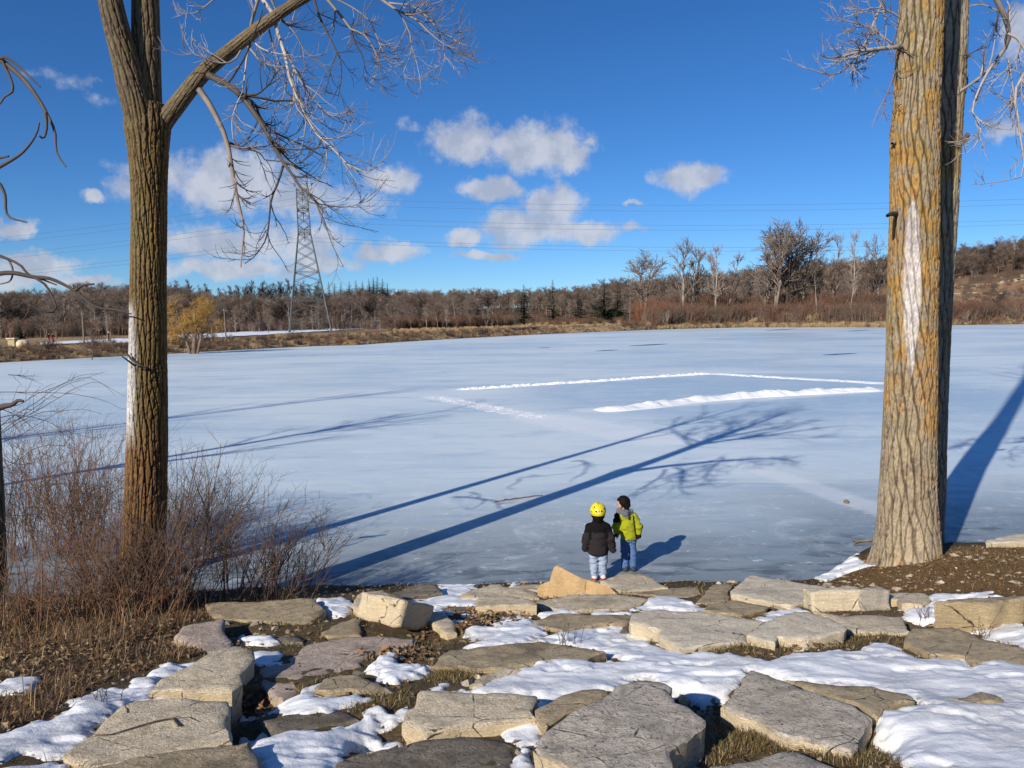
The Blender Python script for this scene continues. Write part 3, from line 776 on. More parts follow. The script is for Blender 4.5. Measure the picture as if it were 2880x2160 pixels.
g0 = cd([(980, 568)])[0]; q1 = on_bank(*g0); wd2 = at_dist(cd([(1100, 568)])[0][0], g0[1], q0[1])[0] - at_dist(g2[0], g2[1], q0[1])[0]
block('stone_block', (q1[0], q0[1] + .13, q0[2] + .08), (wd2 - .02, .25, .245), (R(-12), 0, R(3)), 'striped', 'grey block with dark stripes butting against the pale banded block', 0, 15)

# orange pointed stone: a wedge standing on edge
fr = cc([(30, 248), (38, 175), (60, 142), (140, 120), (158, 60), (178, 15), (205, 4), (262, 30), (340, 66), (430, 102), (560, 140), (650, 172), (705, 206), (560, 214), (440, 218), (320, 226), (200, 238), (110, 250)])
yb = on_bank(*fr[-2])[1]
A = at_dist(fr[:, 0], fr[:, 1], yb)
hz = A[:, 2] - A[:, 2].min()
A[:, 1] += hz * 0.35
n = len(A); Bk = A.copy(); Bk[:, 1] += 0.30; Bk[:, 2] -= 0.16 * sstep(0, .25, hz) + 0.04; Bk[:, 0] += 0.05
A[:, 2] -= 0.03 * (hz < 0.06)
mb = MB()
tri = delaunay_2d_cdt([Vector((p_[0], p_[2])) for p_ in A] + [Vector((x, z)) for x, z in zip(RNG.uniform(A[:, 0].min(), A[:, 0].max(), 260), RNG.uniform(A[:, 2].min(), A[:, 2].max(), 260))],
                      [(i, (i + 1) % n) for i in range(n)], [], 1, 1e-5)
tv = np.array([(v.x, v.y) for v in tri[0]])
def fy(x, z): return yb + (z - A[:, 2].min()) * 0.35 + (fbm(xyz(x * 6, z * 6), 3, 71) - 0.5) * 0.12
F3 = np.column_stack([tv[:, 0], fy(tv[:, 0], tv[:, 1]), tv[:, 1]])
mb.add(F3, None, [f for f in tri[2] if len(f) == 3])
A[:, 1] = fy(A[:, 0], A[:, 2])
rings = [A] + [A * (1 - f) + Bk * f + (np.stack([fbm(A * 7 + j * 9 + f, 2, 73) for j in range(3)], -1) - .5) * 0.06 for f in (.33, .66, 1)]
Vr = np.vstack(rings); Qr = [(l * n + i, (l + 1) * n + i, (l + 1) * n + (i + 1) % n, l * n + (i + 1) % n) for l in range(3) for i in range(n)]
mb.add(Vr, Qr)
o = mb.build('pointed_stone', STONE['orange'], None, True, R(35)); tag(o, 'orange tinted pointed stone standing up at the ice edge left of the children', 'rock', GROUP, 'thing')
ROCKXY.append(np.vstack([A[:, :2], Bk[::-1, :2]]))

# ------------------------------------------------------------------ snow
SNOW = [
 (cd, [(0,870),(60,900),(180,890),(350,830),(450,840),(620,810),(720,830),(860,840),(820,790),(870,770),(1000,770),(1060,800),(1080,840),(1180,870),(1260,880),(1320,865),(1540,880),(1600,935),(1700,900),(1800,900),(1960,930),(2200,960),(2300,1900),(1320,1900),(1160,1640),(1070,1580),(1040,1520),(940,1420),(900,1300),(940,1250),(1100,1220),(1300,1215),(1180,1150),(1000,1100),(800,1075),(500,1055),(280,1035),(130,980),(0,950)], .10),
 (cc, [(-20,760),(100,770),(280,710),(380,720),(410,760),(470,770),(720,780),(870,740),(600,705),(470,700),(520,670),(640,665),(520,640),(300,605),(20,600),(60,560),(200,540),(370,480),(600,450),(790,440),(800,530),(900,545),(980,590),(1040,640),(1150,660),(1220,690),(1300,690),(1450,670),(1540,690),(1640,680),(1780,720),(1950,750),(2150,760),(2150,900),(1900,860),(1800,835),(1750,900),(1650,1010),(1560,1130),(1480,1180),(1300,1110),(1160,960),(870,893),(690,928),(630,993),(400,1000),(230,1040),(50,1120),(20,1080),(10,1040),(-30,1020)], .09),
 (cb, [(1070,785),(1200,762),(1290,747),(1340,700),(1540,652),(1560,630),(1640,602),(1830,587),(1845,555),(1920,560),(1940,600),(2060,600),(2250,590),(2250,720),(2110,770),(1900,800),(1800,840),(1650,870),(1640,808),(1300,790)], .07),
 (cb, [(1630,460),(1700,425),(1800,400),(1900,370),(2250,345),(2250,525),(2090,520),(1900,480),(1750,460)], .07),
 (cb, [(1990,560),(2000,530),(2250,520),(2250,560)], .06),
 (cb, [(1380,340),(1420,310),(1530,300),(1610,320),(1600,345),(1680,380),(1690,405),(1560,450),(1440,490),(1300,495),(1210,490),(1200,475),(1290,450),(1150,400),(1170,370),(1260,365),(1400,370)], .08),
 (cb, [(600,580),(650,555),(740,555),(760,600),(850,610),(930,620),(910,660),(850,690),(740,720),(620,720),(590,690),(600,640),(560,640)], .12),
 (cb, [(0,830),(100,780),(180,750),(230,725),(240,745),(200,770),(200,790),(300,805),(420,790),(480,780),(535,800),(450,860),(350,875),(280,910),(0,935),(-150,960),(-250,990),(-260,960),(-130,930),(-60,870)], .07),
 (cb, [(-260,1090),(-150,1070),(0,1060),(200,1050),(320,1010),(480,985),(560,955),(600,980),(620,1140),(500,1110),(350,1160),(330,1210),(370,1290),(400,1480),(-150,1480),(-150,1250)], .12),
 (cb, [(570,890),(600,880),(690,905),(790,885),(800,910),(750,990),(700,1020),(610,1040),(600,960)], .08),
 (cb, [(640,1130),(660,1105),(800,1115),(790,1125),(670,1155)], .05),
 (cb, [(1420,1040),(1500,975),(1560,955),(1640,990),(1700,1040),(1600,1120),(1590,1200),(1590,1320),(1490,1290),(1480,1210),(1520,1160),(1480,1090)], .10),
 (cb, [(765,210),(800,160),(940,155),(1020,150),(1010,130),(1150,125),(1230,125),(1210,150),(1140,160),(1150,190),(1260,200),(1240,235),(1080,225),(1000,240),(1080,275),(1000,275),(900,245)], .06),
 (cb, [(210,200),(380,190),(450,215),(460,230),(410,270),(380,300),(280,305),(265,260),(230,240)], .11),
 (cb, [(1675,300),(1690,240),(1760,245),(1850,270),(1930,280),(1800,302)], .08),
 (cc, [(470,352),(580,330),(640,350),(820,350),(820,370),(600,365),(470,365)], .05),
 (cc, [(800,330),(830,290),(900,285),(960,230),(1080,222),(1230,230),(1270,260),(1330,280),(1420,310),(1400,345),(1200,335),(1060,312),(950,330)], .06),
 (cd, [(80,600),(150,550),(250,520),(370,515),(440,545),(330,545),(200,580),(130,605)], .05),
 (cd, [(770,430),(890,420),(850,450),(800,455)], .05),
 (cd, [(1290,440),(1290,420),(1480,415),(1570,410),(1580,400),(1700,400),(1790,440),(1700,440),(1480,445),(1335,470),(1360,550),(1480,590),(1520,595),(1700,605),(1880,605),(1960,650),(2150,690),(2150,840),(1960,780),(1750,725),(1560,680),(1400,640),(1300,620),(1120,590),(1110,560),(1090,500),(1250,500),(1300,480)], .07),
 (cd, [(320,322),(500,290),(620,258),(860,213),(890,213),(690,277),(540,322)], .06),
 (ca, [(0,1050),(100,1000),(200,960),(350,970),(400,900),(500,830),(640,760),(690,760),(800,780),(930,775),(990,760),(860,730),(920,700),(1030,640),(1100,590),(1160,610),(1350,570),(1280,600),(1180,640),(1080,690),(1010,740),(975,800),(990,825),(1130,825),(1120,838),(880,845),(760,890),(640,1010),(560,1080),(480,1140),(390,1200),(330,1205),(250,1180),(150,1140),(40,1180),(0,1210),(-150,1230),(-150,1110)], .08),
 (ca, [(-10,1290),(200,1235),(400,1215),(365,1290),(310,1450),(-150,1450),(-150,1300)], .07),
 (ca, [(0,720),(100,690),(230,685),(285,700),(200,770),(80,780),(0,800),(-100,800),(-100,720)], .08),
 (ca, [(1550,430),(1580,405),(1700,430),(1795,462),(1760,477),(1600,472)], .09),
 (ca, [(1645,520),(1700,518),(1790,520),(1800,540),(1770,580),(1872,595),(1870,610),(1650,602)], .06),
 (ca, [(1655,842),(1690,785),(1705,830),(1745,857),(1680,857)], .06),
 (cb, [(985,750),(1030,730),(1072,780),(1010,772)], .05), (cb, [(1200,625),(1277,603),(1250,667),(1210,657)], .05),
 (cb, [(1162,275),(1215,276),(1192,297)], .05), (cb, [(1090,315),(1182,320),(1150,342),(1100,337)], .05),
 (cb, [(1478,102),(1550,96),(1592,113),(1480,122)], .06)]
hs = 0.021
SX = np.arange(-6.4, 9.2, hs); SY = np.arange(3.2, 13.4, hs)
MX, MY = np.meshgrid(SX, SY, indexing='ij')
sd = np.full(MX.shape, -9.0); TH = np.zeros(MX.shape)
for conv, pts, th in SNOW:
    q = conv(pts); wpt = on_bank(q[:, 0], q[:, 1], 0.035)[:, :2]
    lo = wpt.min(0) - .25; hi = wpt.max(0) + .25
    i0, i1 = np.searchsorted(SX, (lo[0], hi[0])); j0, j1 = np.searchsorted(SY, (lo[1], hi[1]))
    if i1 <= i0 or j1 <= j0: continue
    sx_, sy_ = MX[i0:i1, j0:j1], MY[i0:i1, j0:j1]
    dd = seg_dist(sx_, sy_, wpt); dd = np.where(in_poly(sx_, sy_, wpt), dd, -dd)
    TH[i0:i1, j0:j1] = np.where(dd > sd[i0:i1, j0:j1], th, TH[i0:i1, j0:j1])
    sd[i0:i1, j0:j1] = np.maximum(sd[i0:i1, j0:j1], dd)
PP = xyz(MX, MY)
sde = sd + .022 + (fbm(PP * 6, 3, 81) - 0.5) * 0.19 + (fbm(PP * 17, 3, 82) - 0.5) * 0.09
tt = np.clip(sde / 0.13, 0, 1); prof = (tt * (2 - tt)) ** 0.75
und = 0.5 + 0.9 * fbm(PP * np.array([1.6, 2.6, 1]), 3, 83) + 0.28 * (fbm(PP * np.array([9, 13, 1]), 3, 86) - 0.5)
dim = fbm(PP * np.array([3.2, 5.0, 1]), 3, 84)
th = TH * .52 * und * prof - 0.022 * sstep(0.58, 0.74, dim) * prof + 0.02 * (fbm(PP * np.array([1.4, 4.2, 1]), 3, 85) - 0.5) * prof
gz = z_near(MX, MY)
SZ = np.where(sde > 0, gz + np.maximum(th, 0.0), gz + np.maximum(sde, -0.05) * 1.1)
n1_, n2s = MX.shape
ii = (np.arange(n1_ - 1)[:, None] * n2s + np.arange(n2s - 1)[None])
k_ = (sde > -0.035); keep = k_[:-1, :-1] & k_[1:, :-1] & k_[1:, 1:] & k_[:-1, 1:]
i = ii[keep]
used = np.unique(np.concatenate([i, i + n2s, i + n2s + 1, i + 1])); remap = np.full(n1_ * n2s, -1); remap[used] = np.arange(len(used))
Q = remap[np.stack([i, i + n2s, i + n2s + 1, i + 1], -1)]
o = link('snow', mesh_data('snow', xyz(MX, MY, SZ).reshape(-1, 3)[used], Q, col=np.repeat((sstep(.07, 0, sde) + .6 * sstep(.56, .7, fbm(PP * 3.1, 4, 88)))[..., None], 3, -1).reshape(-1, 3)[used]), M_SNOW); tag(o, 'old melting snow lying between the stone slabs', 'snow', kind='stuff')
SNOWMASK = sde > 0.0
ROCKMASK = np.zeros(MX.shape, bool)
for B in ROCKXY:
    lo = B.min(0); hi = B.max(0); i0, i1 = np.searchsorted(SX, (lo[0], hi[0])); j0, j1 = np.searchsorted(SY, (lo[1], hi[1]))
    if i1 > i0 and j1 > j0: ROCKMASK[i0:i1, j0:j1] |= in_poly(MX[i0:i1, j0:j1], MY[i0:i1, j0:j1], B)
def blocked(x, y):
    i = np.clip(((x - SX[0]) / hs).astype(int), 0, n1_ - 1); j = np.clip(((y - SY[0]) / hs).astype(int), 0, n2s - 1)
    return SNOWMASK[i, j] | ROCKMASK[i, j]
# ------------------------------------------------------------------ far land: bank, plain and wooded hills
SHORE_PX = [(-900, 1075), (-400, 1046), (0, 1020), (366, 1000.6), (466, 996), (900, 973), (1000, 971), (1352, 949), (1600, 937), (1900, 925.5), (2093, 921), (2503, 921), (2669, 915), (2880, 912), (3400, 903), (4200, 892)]
SP = on_plane([p_[0] for p_ in SHORE_PX], [p_[1] for p_ in SHORE_PX], 0.0)
S_AZ = np.arctan2(SP[:, 0], SP[:, 1]); S_R = np.hypot(SP[:, 0], SP[:, 1])
_o = np.argsort(S_AZ); S_AZ = np.concatenate([[-1.6, -1.1], S_AZ[_o], [1.2, 1.6]]); S_R = np.concatenate([[40, 52], S_R[_o], [170, 120]])
HILL = [(-900, 350, 6), (0, 340, 4.5), (250, 330, 8.5), (400, 330, 9.0), (520, 330, 8.0), (640, 330, 5.0), (720, 330, 5.0), (900, 340, 7), (1040, 350, 10.5), (1100, 360, 8.0), (1200, 380, 7.5), (1450, 420, 8.5), (1650, 450, 12), (1800, 470, 14.5), (2000, 480, 18), (2300, 500, 23), (2450, 500, 25), (2600, 500, 26), (2700, 500, 30), (2880, 500, 33), (3300, 500, 35), (4200, 460, 30)]
H_AZ = np.array([azim(h[0]) for h in HILL]); H_R = np.array([h[1] for h in HILL], float); H_Z = np.array([h[2] for h in HILL], float)
def z_far(x, y, rough=True):
    r = np.hypot(x, y); a = np.arctan2(x, y)
    ds = np.interp(a, S_AZ, S_R); Rr = np.interp(a, H_AZ, H_R); Z = np.interp(a, H_AZ, H_Z)
    z = -1.2 * sstep(0, 4, ds - r) + 1.25 * sstep(-0.2, 5.5, r - ds)
    z = z + (Z - 1.25) * sstep(ds + 0.40 * (Rr - ds), Rr, r)
    if rough:
        k = sstep(0, 2, r - ds)
        z = z + 0.22 * (fbm(xyz(x * .35, y * .35), 3, 201) - 0.5) * k + 3.0 * (fbm(xyz(x * .012, y * .012), 3, 202) - 0.5) * sstep(ds + 0.5 * (Rr - ds), Rr, r)
    return z
av = np.concatenate([np.linspace(-1.55, -0.66, 60)[:-1], np.linspace(-0.66, 0.66, 420), np.linspace(0.66, 1.5, 50)[1:]])
dl = np.concatenate([[-5, -2.5, -1, -.4], np.linspace(0, 8, 22), np.geomspace(9, 1800, 70)])
AA, DD = np.meshgrid(av, dl, indexing='ij')
RR_ = np.interp(AA, S_AZ, S_R) + DD
FX, FY = RR_ * np.sin(AA), RR_ * np.cos(AA)
FZ = z_far(FX, FY)
fc = np.empty(FX.shape + (3,)); fc[:] = (0.44, 0.30, 0.155)
g1 = fbm(xyz(FX * .06, FY * .06), 3, 211)[..., None]; g2 = fbm(xyz(FX * .5, FY * .5), 3, 212)[..., None]
fc = fc * (0.55 + 0.9 * g2); fc = np.where(g1 > 0.56, fc * np.array([.72, .66, .62]), fc)
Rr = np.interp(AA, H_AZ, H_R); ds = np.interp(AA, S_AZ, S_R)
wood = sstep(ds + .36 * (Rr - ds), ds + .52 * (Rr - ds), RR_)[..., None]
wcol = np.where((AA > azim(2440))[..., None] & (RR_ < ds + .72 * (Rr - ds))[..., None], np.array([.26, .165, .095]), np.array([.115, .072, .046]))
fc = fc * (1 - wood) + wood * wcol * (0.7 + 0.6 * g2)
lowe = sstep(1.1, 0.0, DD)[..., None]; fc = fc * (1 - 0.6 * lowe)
n_a, n_d = AA.shape
ii = (np.arange(n_a - 1)[:, None] * n_d + np.arange(n_d - 1)[None]).ravel()
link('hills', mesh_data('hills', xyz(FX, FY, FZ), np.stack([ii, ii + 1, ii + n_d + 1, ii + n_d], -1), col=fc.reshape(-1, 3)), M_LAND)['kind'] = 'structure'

def on_far(px, py, lift=0.0):
    d = rays(px, py); ts = np.geomspace(60, 1500, 900)
    q = CP + d[..., None, :] * ts[:, None]
    below = q[..., 2] < z_far(q[..., 0], q[..., 1], False) + lift
    k = np.argmax(below, -1); k = np.where(below.any(-1), k, len(ts) - 1)
    return CP + d * ts[k][..., None]
def far_sheet(name, top, bot, mat, lift=0.05, n=60):
    xs_ = np.linspace(top[0][0], top[-1][0], n)
    yt = np.interp(xs_, *np.array(top).T); yb_ = np.interp(xs_, *np.array(bot).T)
    rows = [on_far(xs_, yt * (1 - f) + yb_ * f, lift) for f in np.linspace(0, 1, 5)]
    P = np.stack(rows, 1)
    P[..., 2] = z_far(P[..., 0], P[..., 1]) + lift + 0.10
    i = (np.arange(n - 1)[:, None] * 5 + np.arange(4)[None]).ravel()
    o = link(name, mesh_data(name, P.reshape(-1, 3), np.stack([i, i + 1, i + 6, i + 5], -1)), mat); o['kind'] = 'structure'
    return o
far_sheet('snowy_path', [(114, 966), (233, 959), (369, 953), (467, 945.5), (640, 937), (820, 927.5), (1000, 919), (1100, 916)], [(114, 970), (233, 967), (369, 966), (467, 958), (640, 949), (820, 938), (1000, 927), (1100, 921)], M_PACKED)
far_sheet('gravel_path', [(-200, 986), (0, 976), (115, 970), (170, 966)], [(-200, 991), (0, 979.5), (115, 973.5), (170, 969.5)], M_GRAVEL)
far_sheet('snowy_road', [(935, 907), (1000, 905), (1080, 902)], [(935, 910), (1000, 908), (1080, 904.5)], M_PACKED, n=20)
far_sheet('hill_path', [(2440, 828), (2470, 826), (2520, 826), (2680, 824.5), (2880, 823)], [(2440, 829), (2470, 833), (2520, 832), (2680, 829), (2880, 828)], M_GRAVEL)
far_sheet('hill_track', [(2620, 814), (2678, 807), (2760, 800), (2880, 785)], [(2620, 817), (2678, 812), (2760, 806), (2880, 791)], M_GRAVEL)
# open grass shoulder on the far hill
def bark(name, c, var=0.3): return plain(name, c, 0.85, var, 0.8)
B_PALE, B_GREY, B_BROWN, B_DARK, B_RED = bark('pale_bark', (.31, .25, .205)), bark('grey_bark', (.225, .175, .14)), bark('brown_bark', (.175, .122, .088)), bark('dark_bark', (.075, .058, .048)), bark('red_twigs', (.23, .095, .05))
B_WILLOW, B_STRAW = bark('willow_twigs', (.42, .24, .06)), bark('straw', (.52, .375, .20))
NEEDLE = plain('needles', (.030, .048, .022), 0.8, 0.4, 0.9)
NEEDLE2 = plain('dry_needles', (.062, .070, .028), 0.8, 0.4, 0.9)

def tree_meshes(seed, h, spread, nl, twig, up=0.06, stems=1, rtrunk=0.018, t0=0.25, ang=(.4, .9), fine=3, lean=0.0):
    rng = np.random.default_rng(seed)
    N = 7; P = []; Rd = []
    for s_ in range(stems):
        a = rng.uniform(0, 6.28); k = 0 if stems == 1 else rng.uniform(.06, .24)
        z = np.linspace(0, h * rng.uniform(.82, .95), N)
        w_ = np.cumsum(rng.normal(0, .018 * h, (N, 2)), 0) * np.linspace(0, 1, N)[:, None]
        P.append(np.column_stack([math.cos(a) * k * z + w_[:, 0] + lean * z, math.sin(a) * k * z + w_[:, 1], z - 0.3]))
        Rd.append(h * rtrunk * np.linspace(1, .22, N) / math.sqrt(stems) + .01)
    P = np.array(P); Rd = np.array(Rd)
    tr = MB(); V, Q = tubes(P, Rd, 6); tr.add(V, Q)
    cr = MB()
    a1, r1 = branch(P, Rd, nl[0], (h * spread * .7, h * spread * 1.2), ang, .5, 5, rng, up, .14, t0, .98, twig)
    V, Q = tubes(a1, r1, 4); cr.add(V, Q)
    a2, r2 = branch(a1, r1, nl[1], (h * spread * .3, h * spread * .6), (.3, .9), .55, 4, rng, up, .16, .15, 1, twig)
    V, Q = tubes(a2, r2, 3); cr.add(V, Q)
    if fine:
        a3, r3 = branch(a2, r2, fine, (h * spread * .14, h * spread * .32), (.3, .9), .5, 3, rng, up, .18, .1, 1, twig)
        V, Q = tubes(a3, r3, 3); cr.add(V, Q)
    return tr.data('trunk'), cr.data('crown')
def add_tree(name, meshes, mats, loc, rz, scl, label, group, cat='tree'):
    r = empty(name, loc, label, cat, group); r.rotation_euler = (0, 0, rz); r.scale = (scl, scl, scl) if not isinstance(scl, tuple) else scl
    for nm, me, mt in zip(('trunk', 'crown'), meshes, mats):
        o = bpy.data.objects.new(nm, me); COL.objects.link(o); o.parent = r
        if len(me.materials) == 0: me.materials.append(mt)
    return r
def far_at(px, r):
    d = rays(px, 890.0); a = math.atan2(d[0], d[1]); x, y = r * math.sin(a), r * math.cos(a)
    return x, y, float(z_far(np.array(x), np.array(y)))
def height_for(px, top, loc):
    d = rays(px, top); t_ = math.hypot(loc[0], loc[1]) / math.hypot(d[0], d[1]); return CAM_H + d[2] * t_ - loc[2]

# five kinds of bare tree, all 10 m tall before scaling
KIND = [(tree_meshes(1, 10, .26, (15, 6), .012), (B_PALE, B_PALE)), (tree_meshes(2, 10, .30, (16, 6), .012, .08), (B_PALE, B_GREY)),
        (tree_meshes(3, 10, .34, (14, 7), .013, .05, 2), (B_GREY, B_GREY)), (tree_meshes(4, 10, .34, (18, 6), .013, .07), (B_BROWN, B_BROWN)),
        (tree_meshes(5, 10, .22, (14, 6), .012, .12, 2), (B_PALE, B_GREY)), (tree_meshes(6, 10, .36, (18, 7), .014, .04, 1, .02, .3, (.5, 1.1)), (B_DARK, B_DARK))]
TALLTOP = [tree_meshes(7, 10, .26, (18, 6), .015, .10, 1, .022, .55, (.3, .9), 2), tree_meshes(8, 10, .26, (18, 6), .015, .08, 1, .02, .5, (.4, 1.0), 2)]
SRC = {}
def bare(kind, px, r, top, label, group, wide=1.0):
    loc = far_at(px, r); s_ = max(2.0, height_for(px, top, loc)) / 10.0
    rz = RNG.uniform(0, 6.28)
    if kind in SRC: return dup(SRC[kind], loc, rz, (s_ * wide, s_ * wide, s_), label)
    m_, mt = KIND[kind]
    SRC[kind] = add_tree('bare_tree', m_, mt, loc, rz, (s_ * wide, s_ * wide, s_), label, group)
    return SRC[kind]
GB = 'bare trees below the wooded hills'
LB = {0: 'pale slender bare tree in the far woods', 1: 'pale trunked grey bare tree in the far woods', 2: 'grey forked bare tree in the far woods',
      3: 'brown bare tree in the far woods', 4: 'pale twin stemmed bare tree in the far woods', 5: 'dark broad bare tree in the far woods'}
rg = np.random.default_rng(21)
def zone(px):
    return ', ' + ('above the boulder' if px < 95 else 'above the runners' if px < 205 else 'above the thin left pole' if px < 300 else 'behind the big left trunk' if px < 440 else 'behind the willow' if px < 600 else 'left of the pylon' if px < 800 else 'seen through or beside the pylon' if px < 960 else
                   'between the pylon and the leaning pole' if px < 1280 else 'between the leaning pole and the evergreens' if px < 1460 else 'behind the evergreens')
skyl = lambda px: np.interp(px, [-80, 0, 250, 400, 520, 640, 800, 1000, 1110, 1400, 1650, 1800, 1950, 2880], [850, 845, 825, 815, 815, 828, 822, 815, 818, 822, 820, 806, 800, 780])
for px in np.sort(rg.uniform(-60, 1860, 170)):
    k = int(rg.choice([0, 1, 2, 3, 4], p=[.20, .22, .2, .26, .12]))
    a = azim(px); ds_ = np.interp(a, S_AZ, S_R)
    r = ds_ + rg.uniform(55, 120) if px < 1100 else ds_ + rg.uniform(30, 110) if px < 1400 else ds_ + rg.uniform(78, 130)
    loc = far_at(px, r)
    if 470 < px < 620 and r < 175: r = 185
    bare(k, px, r, skyl(px) + rg.uniform(22, 85), LB[k] + zone(px), GB, rg.uniform(.9, 1.3))
# skyline trees on the ridge, tall bare poles against the sky
mm = MB
g_ = 'tall bare trees on the ridge'
first = None
for i, px in enumerate(np.concatenate([np.linspace(655, 905, 26) + rg.normal(0, 4, 26), np.linspace(380, 640, 14) + rg.normal(0, 6, 14)])):
    loc = far_at(px, 318 + rg.uniform(-12, 14)); top = 800 + rg.normal(0, 5) if px > 640 else np.interp(px, [380, 460, 560, 640], [796, 794, 800, 815]) + rg.normal(0, 4)
    s_ = height_for(px, top, loc) / 10
    lab = 'tall dark bare tree on the skyline' + zone(px)
    if i < 2: q = add_tree('ridge_tree', TALLTOP[i], (B_BROWN, B_DARK), loc, rg.uniform(0, 6), (s_ * .9, s_ * .9, s_), lab, g_); first = (first or []) + [q]
    else: dup(first[i % 2], loc, rg.uniform(0, 6), (s_ * .9, s_ * .9, s_), lab)

# conifers
def conifer(seed, h, w_, dens=1.0, irr=.25):
    rng = np.random.default_rng(seed); tr = MB(); tr.tube([(0, 0, -.3), (0.02 * h * rng.normal(), 0, h * .5), (0, 0, h)], [h * .02, h * .014, h * .003], 6)
    V = []; T = []
    for z in np.arange(.10, .985, .034 / dens):
        k = w_ * h * .5 * (1 - z) ** .8 * (1 - irr * rng.random()) + .02 * h
        for a in rng.uniform(0, 6.28, int(7 + 4 * (1 - z))):
            L = k * rng.uniform(.6, 1.15); d = np.array([math.cos(a), math.sin(a), 0]); s_ = np.array([-d[1], d[0], 0])
            b0 = np.array([0, 0, z * h]); drop = rng.uniform(-.28, .12) * L
            for m in range(5):
                f = (m + .6) / 5; c0 = b0 + d * L * f + np.array([0, 0, drop * f])
                q = L * .22 * (1.2 - .6 * f)
                for sg in (-1, 1):
                    i = len(V); V += [c0 - d * q * .5, c0 + s_ * sg * q * rng.uniform(.6, 1.1) + d * q * .5 + np.array([0, 0, rng.uniform(-.5, .1) * q]), c0 + d * q * .8 + np.array([0, 0, rng.uniform(-.1, .35) * q])]
                    T.append((i, i + 1, i + 2))
    cr = MB(); cr.add(np.array(V), None, np.array(T))
    return tr.data('trunk'), cr.data('crown', smooth=False)
CON = [conifer(31, 10, .52), conifer(32, 10, .42, 1, .4), conifer(33, 10, .62, 1.1, .5)]
for px, r, top, bot, wid, k, nd, lab in [
    (1474, 224, 799, 0, 1.2, 0, NEEDLE, 'broad dark green conifer standing at the far left of the row of evergreens'),
    (1556, 240, 786, 0, 1.25, 1, NEEDLE2, 'yellowish green thin conifer with gaps, second in the evergreen row'),
    (1626, 248, 812, 0, 1.2, 0, NEEDLE2, 'small conifer between the thin one and the wide dark pine'),
    (1700, 252, 785, 0, 1.5, 2, NEEDLE, 'wide leaning dark pine, largest of the evergreen row'),
    (1738, 255, 798, 0, 1.3, 2, NEEDLE, 'dark pine pressed against the right of the largest pine'),
    (1962, 330, 742, 0, 1.0, 1, NEEDLE, 'dark pine behind the tall pale cottonwoods'),
    (2010, 340, 752, 0, .9, 0, NEEDLE, 'lower dark pine behind the tall pale cottonwoods'),
    (2240, 350, 735, 0, .9, 0, NEEDLE, 'dark pine at the right of the big bare clump'),
    (52, 150, 903, 0, 1.3, 2, NEEDLE, 'dark rounded evergreen near the jogging path'),
    (1180, 190, 868, 0, .8, 0, NEEDLE, 'tiny dark conifer behind the brown hedge')]:
    loc = far_at(px, r); s_ = height_for(px, top, loc) / 10
    add_tree('conifer', CON[k], (B_DARK, nd), loc, px, (s_ * wid, s_ * wid, s_), lab, 'evergreens on the far side', 'conifer')
    if nd is NEEDLE2: COL.objects[-1].data = COL.objects[-1].data
for i, (px, top) in enumerate([(908, 797), (927, 792), (944, 795), (962, 793), (985, 791), (1004, 787), (1022, 790), (1040, 783), (1053, 779), (1064, 776), (1078, 783), (1092, 795)]):
    loc = far_at(px, 300 + (i * 7) % 22); s_ = height_for(px, top, loc) / 10
    add_tree('ridge_pine', CON[(2, 1)[i % 2]], (B_DARK, NEEDLE), loc, i, (s_ * 1.35, s_ * 1.35, s_), 'dark pine in the clump on the ridge right of the pylon', 'dark pines on the ridge', 'conifer')

# tall bare cottonwoods on the right
for px, r, top, k, wd, lab in [
    (1805, 252, 716, 2, 1.35, 'spreading grey bare tree left of the pale cottonwood pair'), (1921, 250, 664, 1, .95, 'left one of the pale cottonwood pair with whitish branches'), (1944, 254, 668, 4, .9, 'right one of the pale cottonwood pair'),
    (2012, 250, 700, 0, .9, 'slim pale bare tree right of the cottonwood pair'), (2045, 256, 686, 4, .9, 'twin stemmed pale tree left of the big bare clump'),
    (2148, 258, 640, 4, 1.25, 'left tree of the big bare clump'), (2178, 252, 634, 2, 1.2, 'forked middle tree of the big bare clump'), (2212, 256, 632, 5, 1.05, 'dark middle tree of the big bare clump'), (2244, 260, 636, 2, 1.25, 'right wide tree of the big bare clump'),
    (2354, 262, 672, 0, .75, 'thin pale tree right of the big bare clump'), (2398, 265, 662, 0, .7, 'thin pale tree close to the big trunk'), (2470, 266, 654, 1, .8, 'pale tree half hidden by the big trunk'),
    (2330, 258, 735, 3, 1.0, 'brown bare tree before the right hill'), (2440, 262, 720, 3, 1.0, 'brown bare tree touching the big trunk in view'), (2290, 270, 745, 3, 1.1, 'brown bare tree right beside the big clump'),
    (2800, 262, 802, 5, 1.0, 'small dark bare tree on the far bank right of the big trunks')]:
    bare(k, px, r, top, lab, 'tall bare trees on the far right bank', wd)
# leaning pale poles
for px, base, top, dx, lab in [(2405, 898, 762, 18, 'leaning whitish dead trunk in the red brown brush'), (2290, 885, 775, -8, 'upright whitish dead trunk in the red brown brush')]:
    loc = far_at(px - dx, 234); h_ = height_for(px, top, loc); o = MB().tube([(0, 0, -.2), (dx / FPX * 100, 0, h_ * .5), (dx / FPX * 250, 0, h_)], [.14, .1, .03], 6).build('dead_trunk', B_PALE); o.location = loc
    tag(o, lab, 'dead tree', kind='thing')

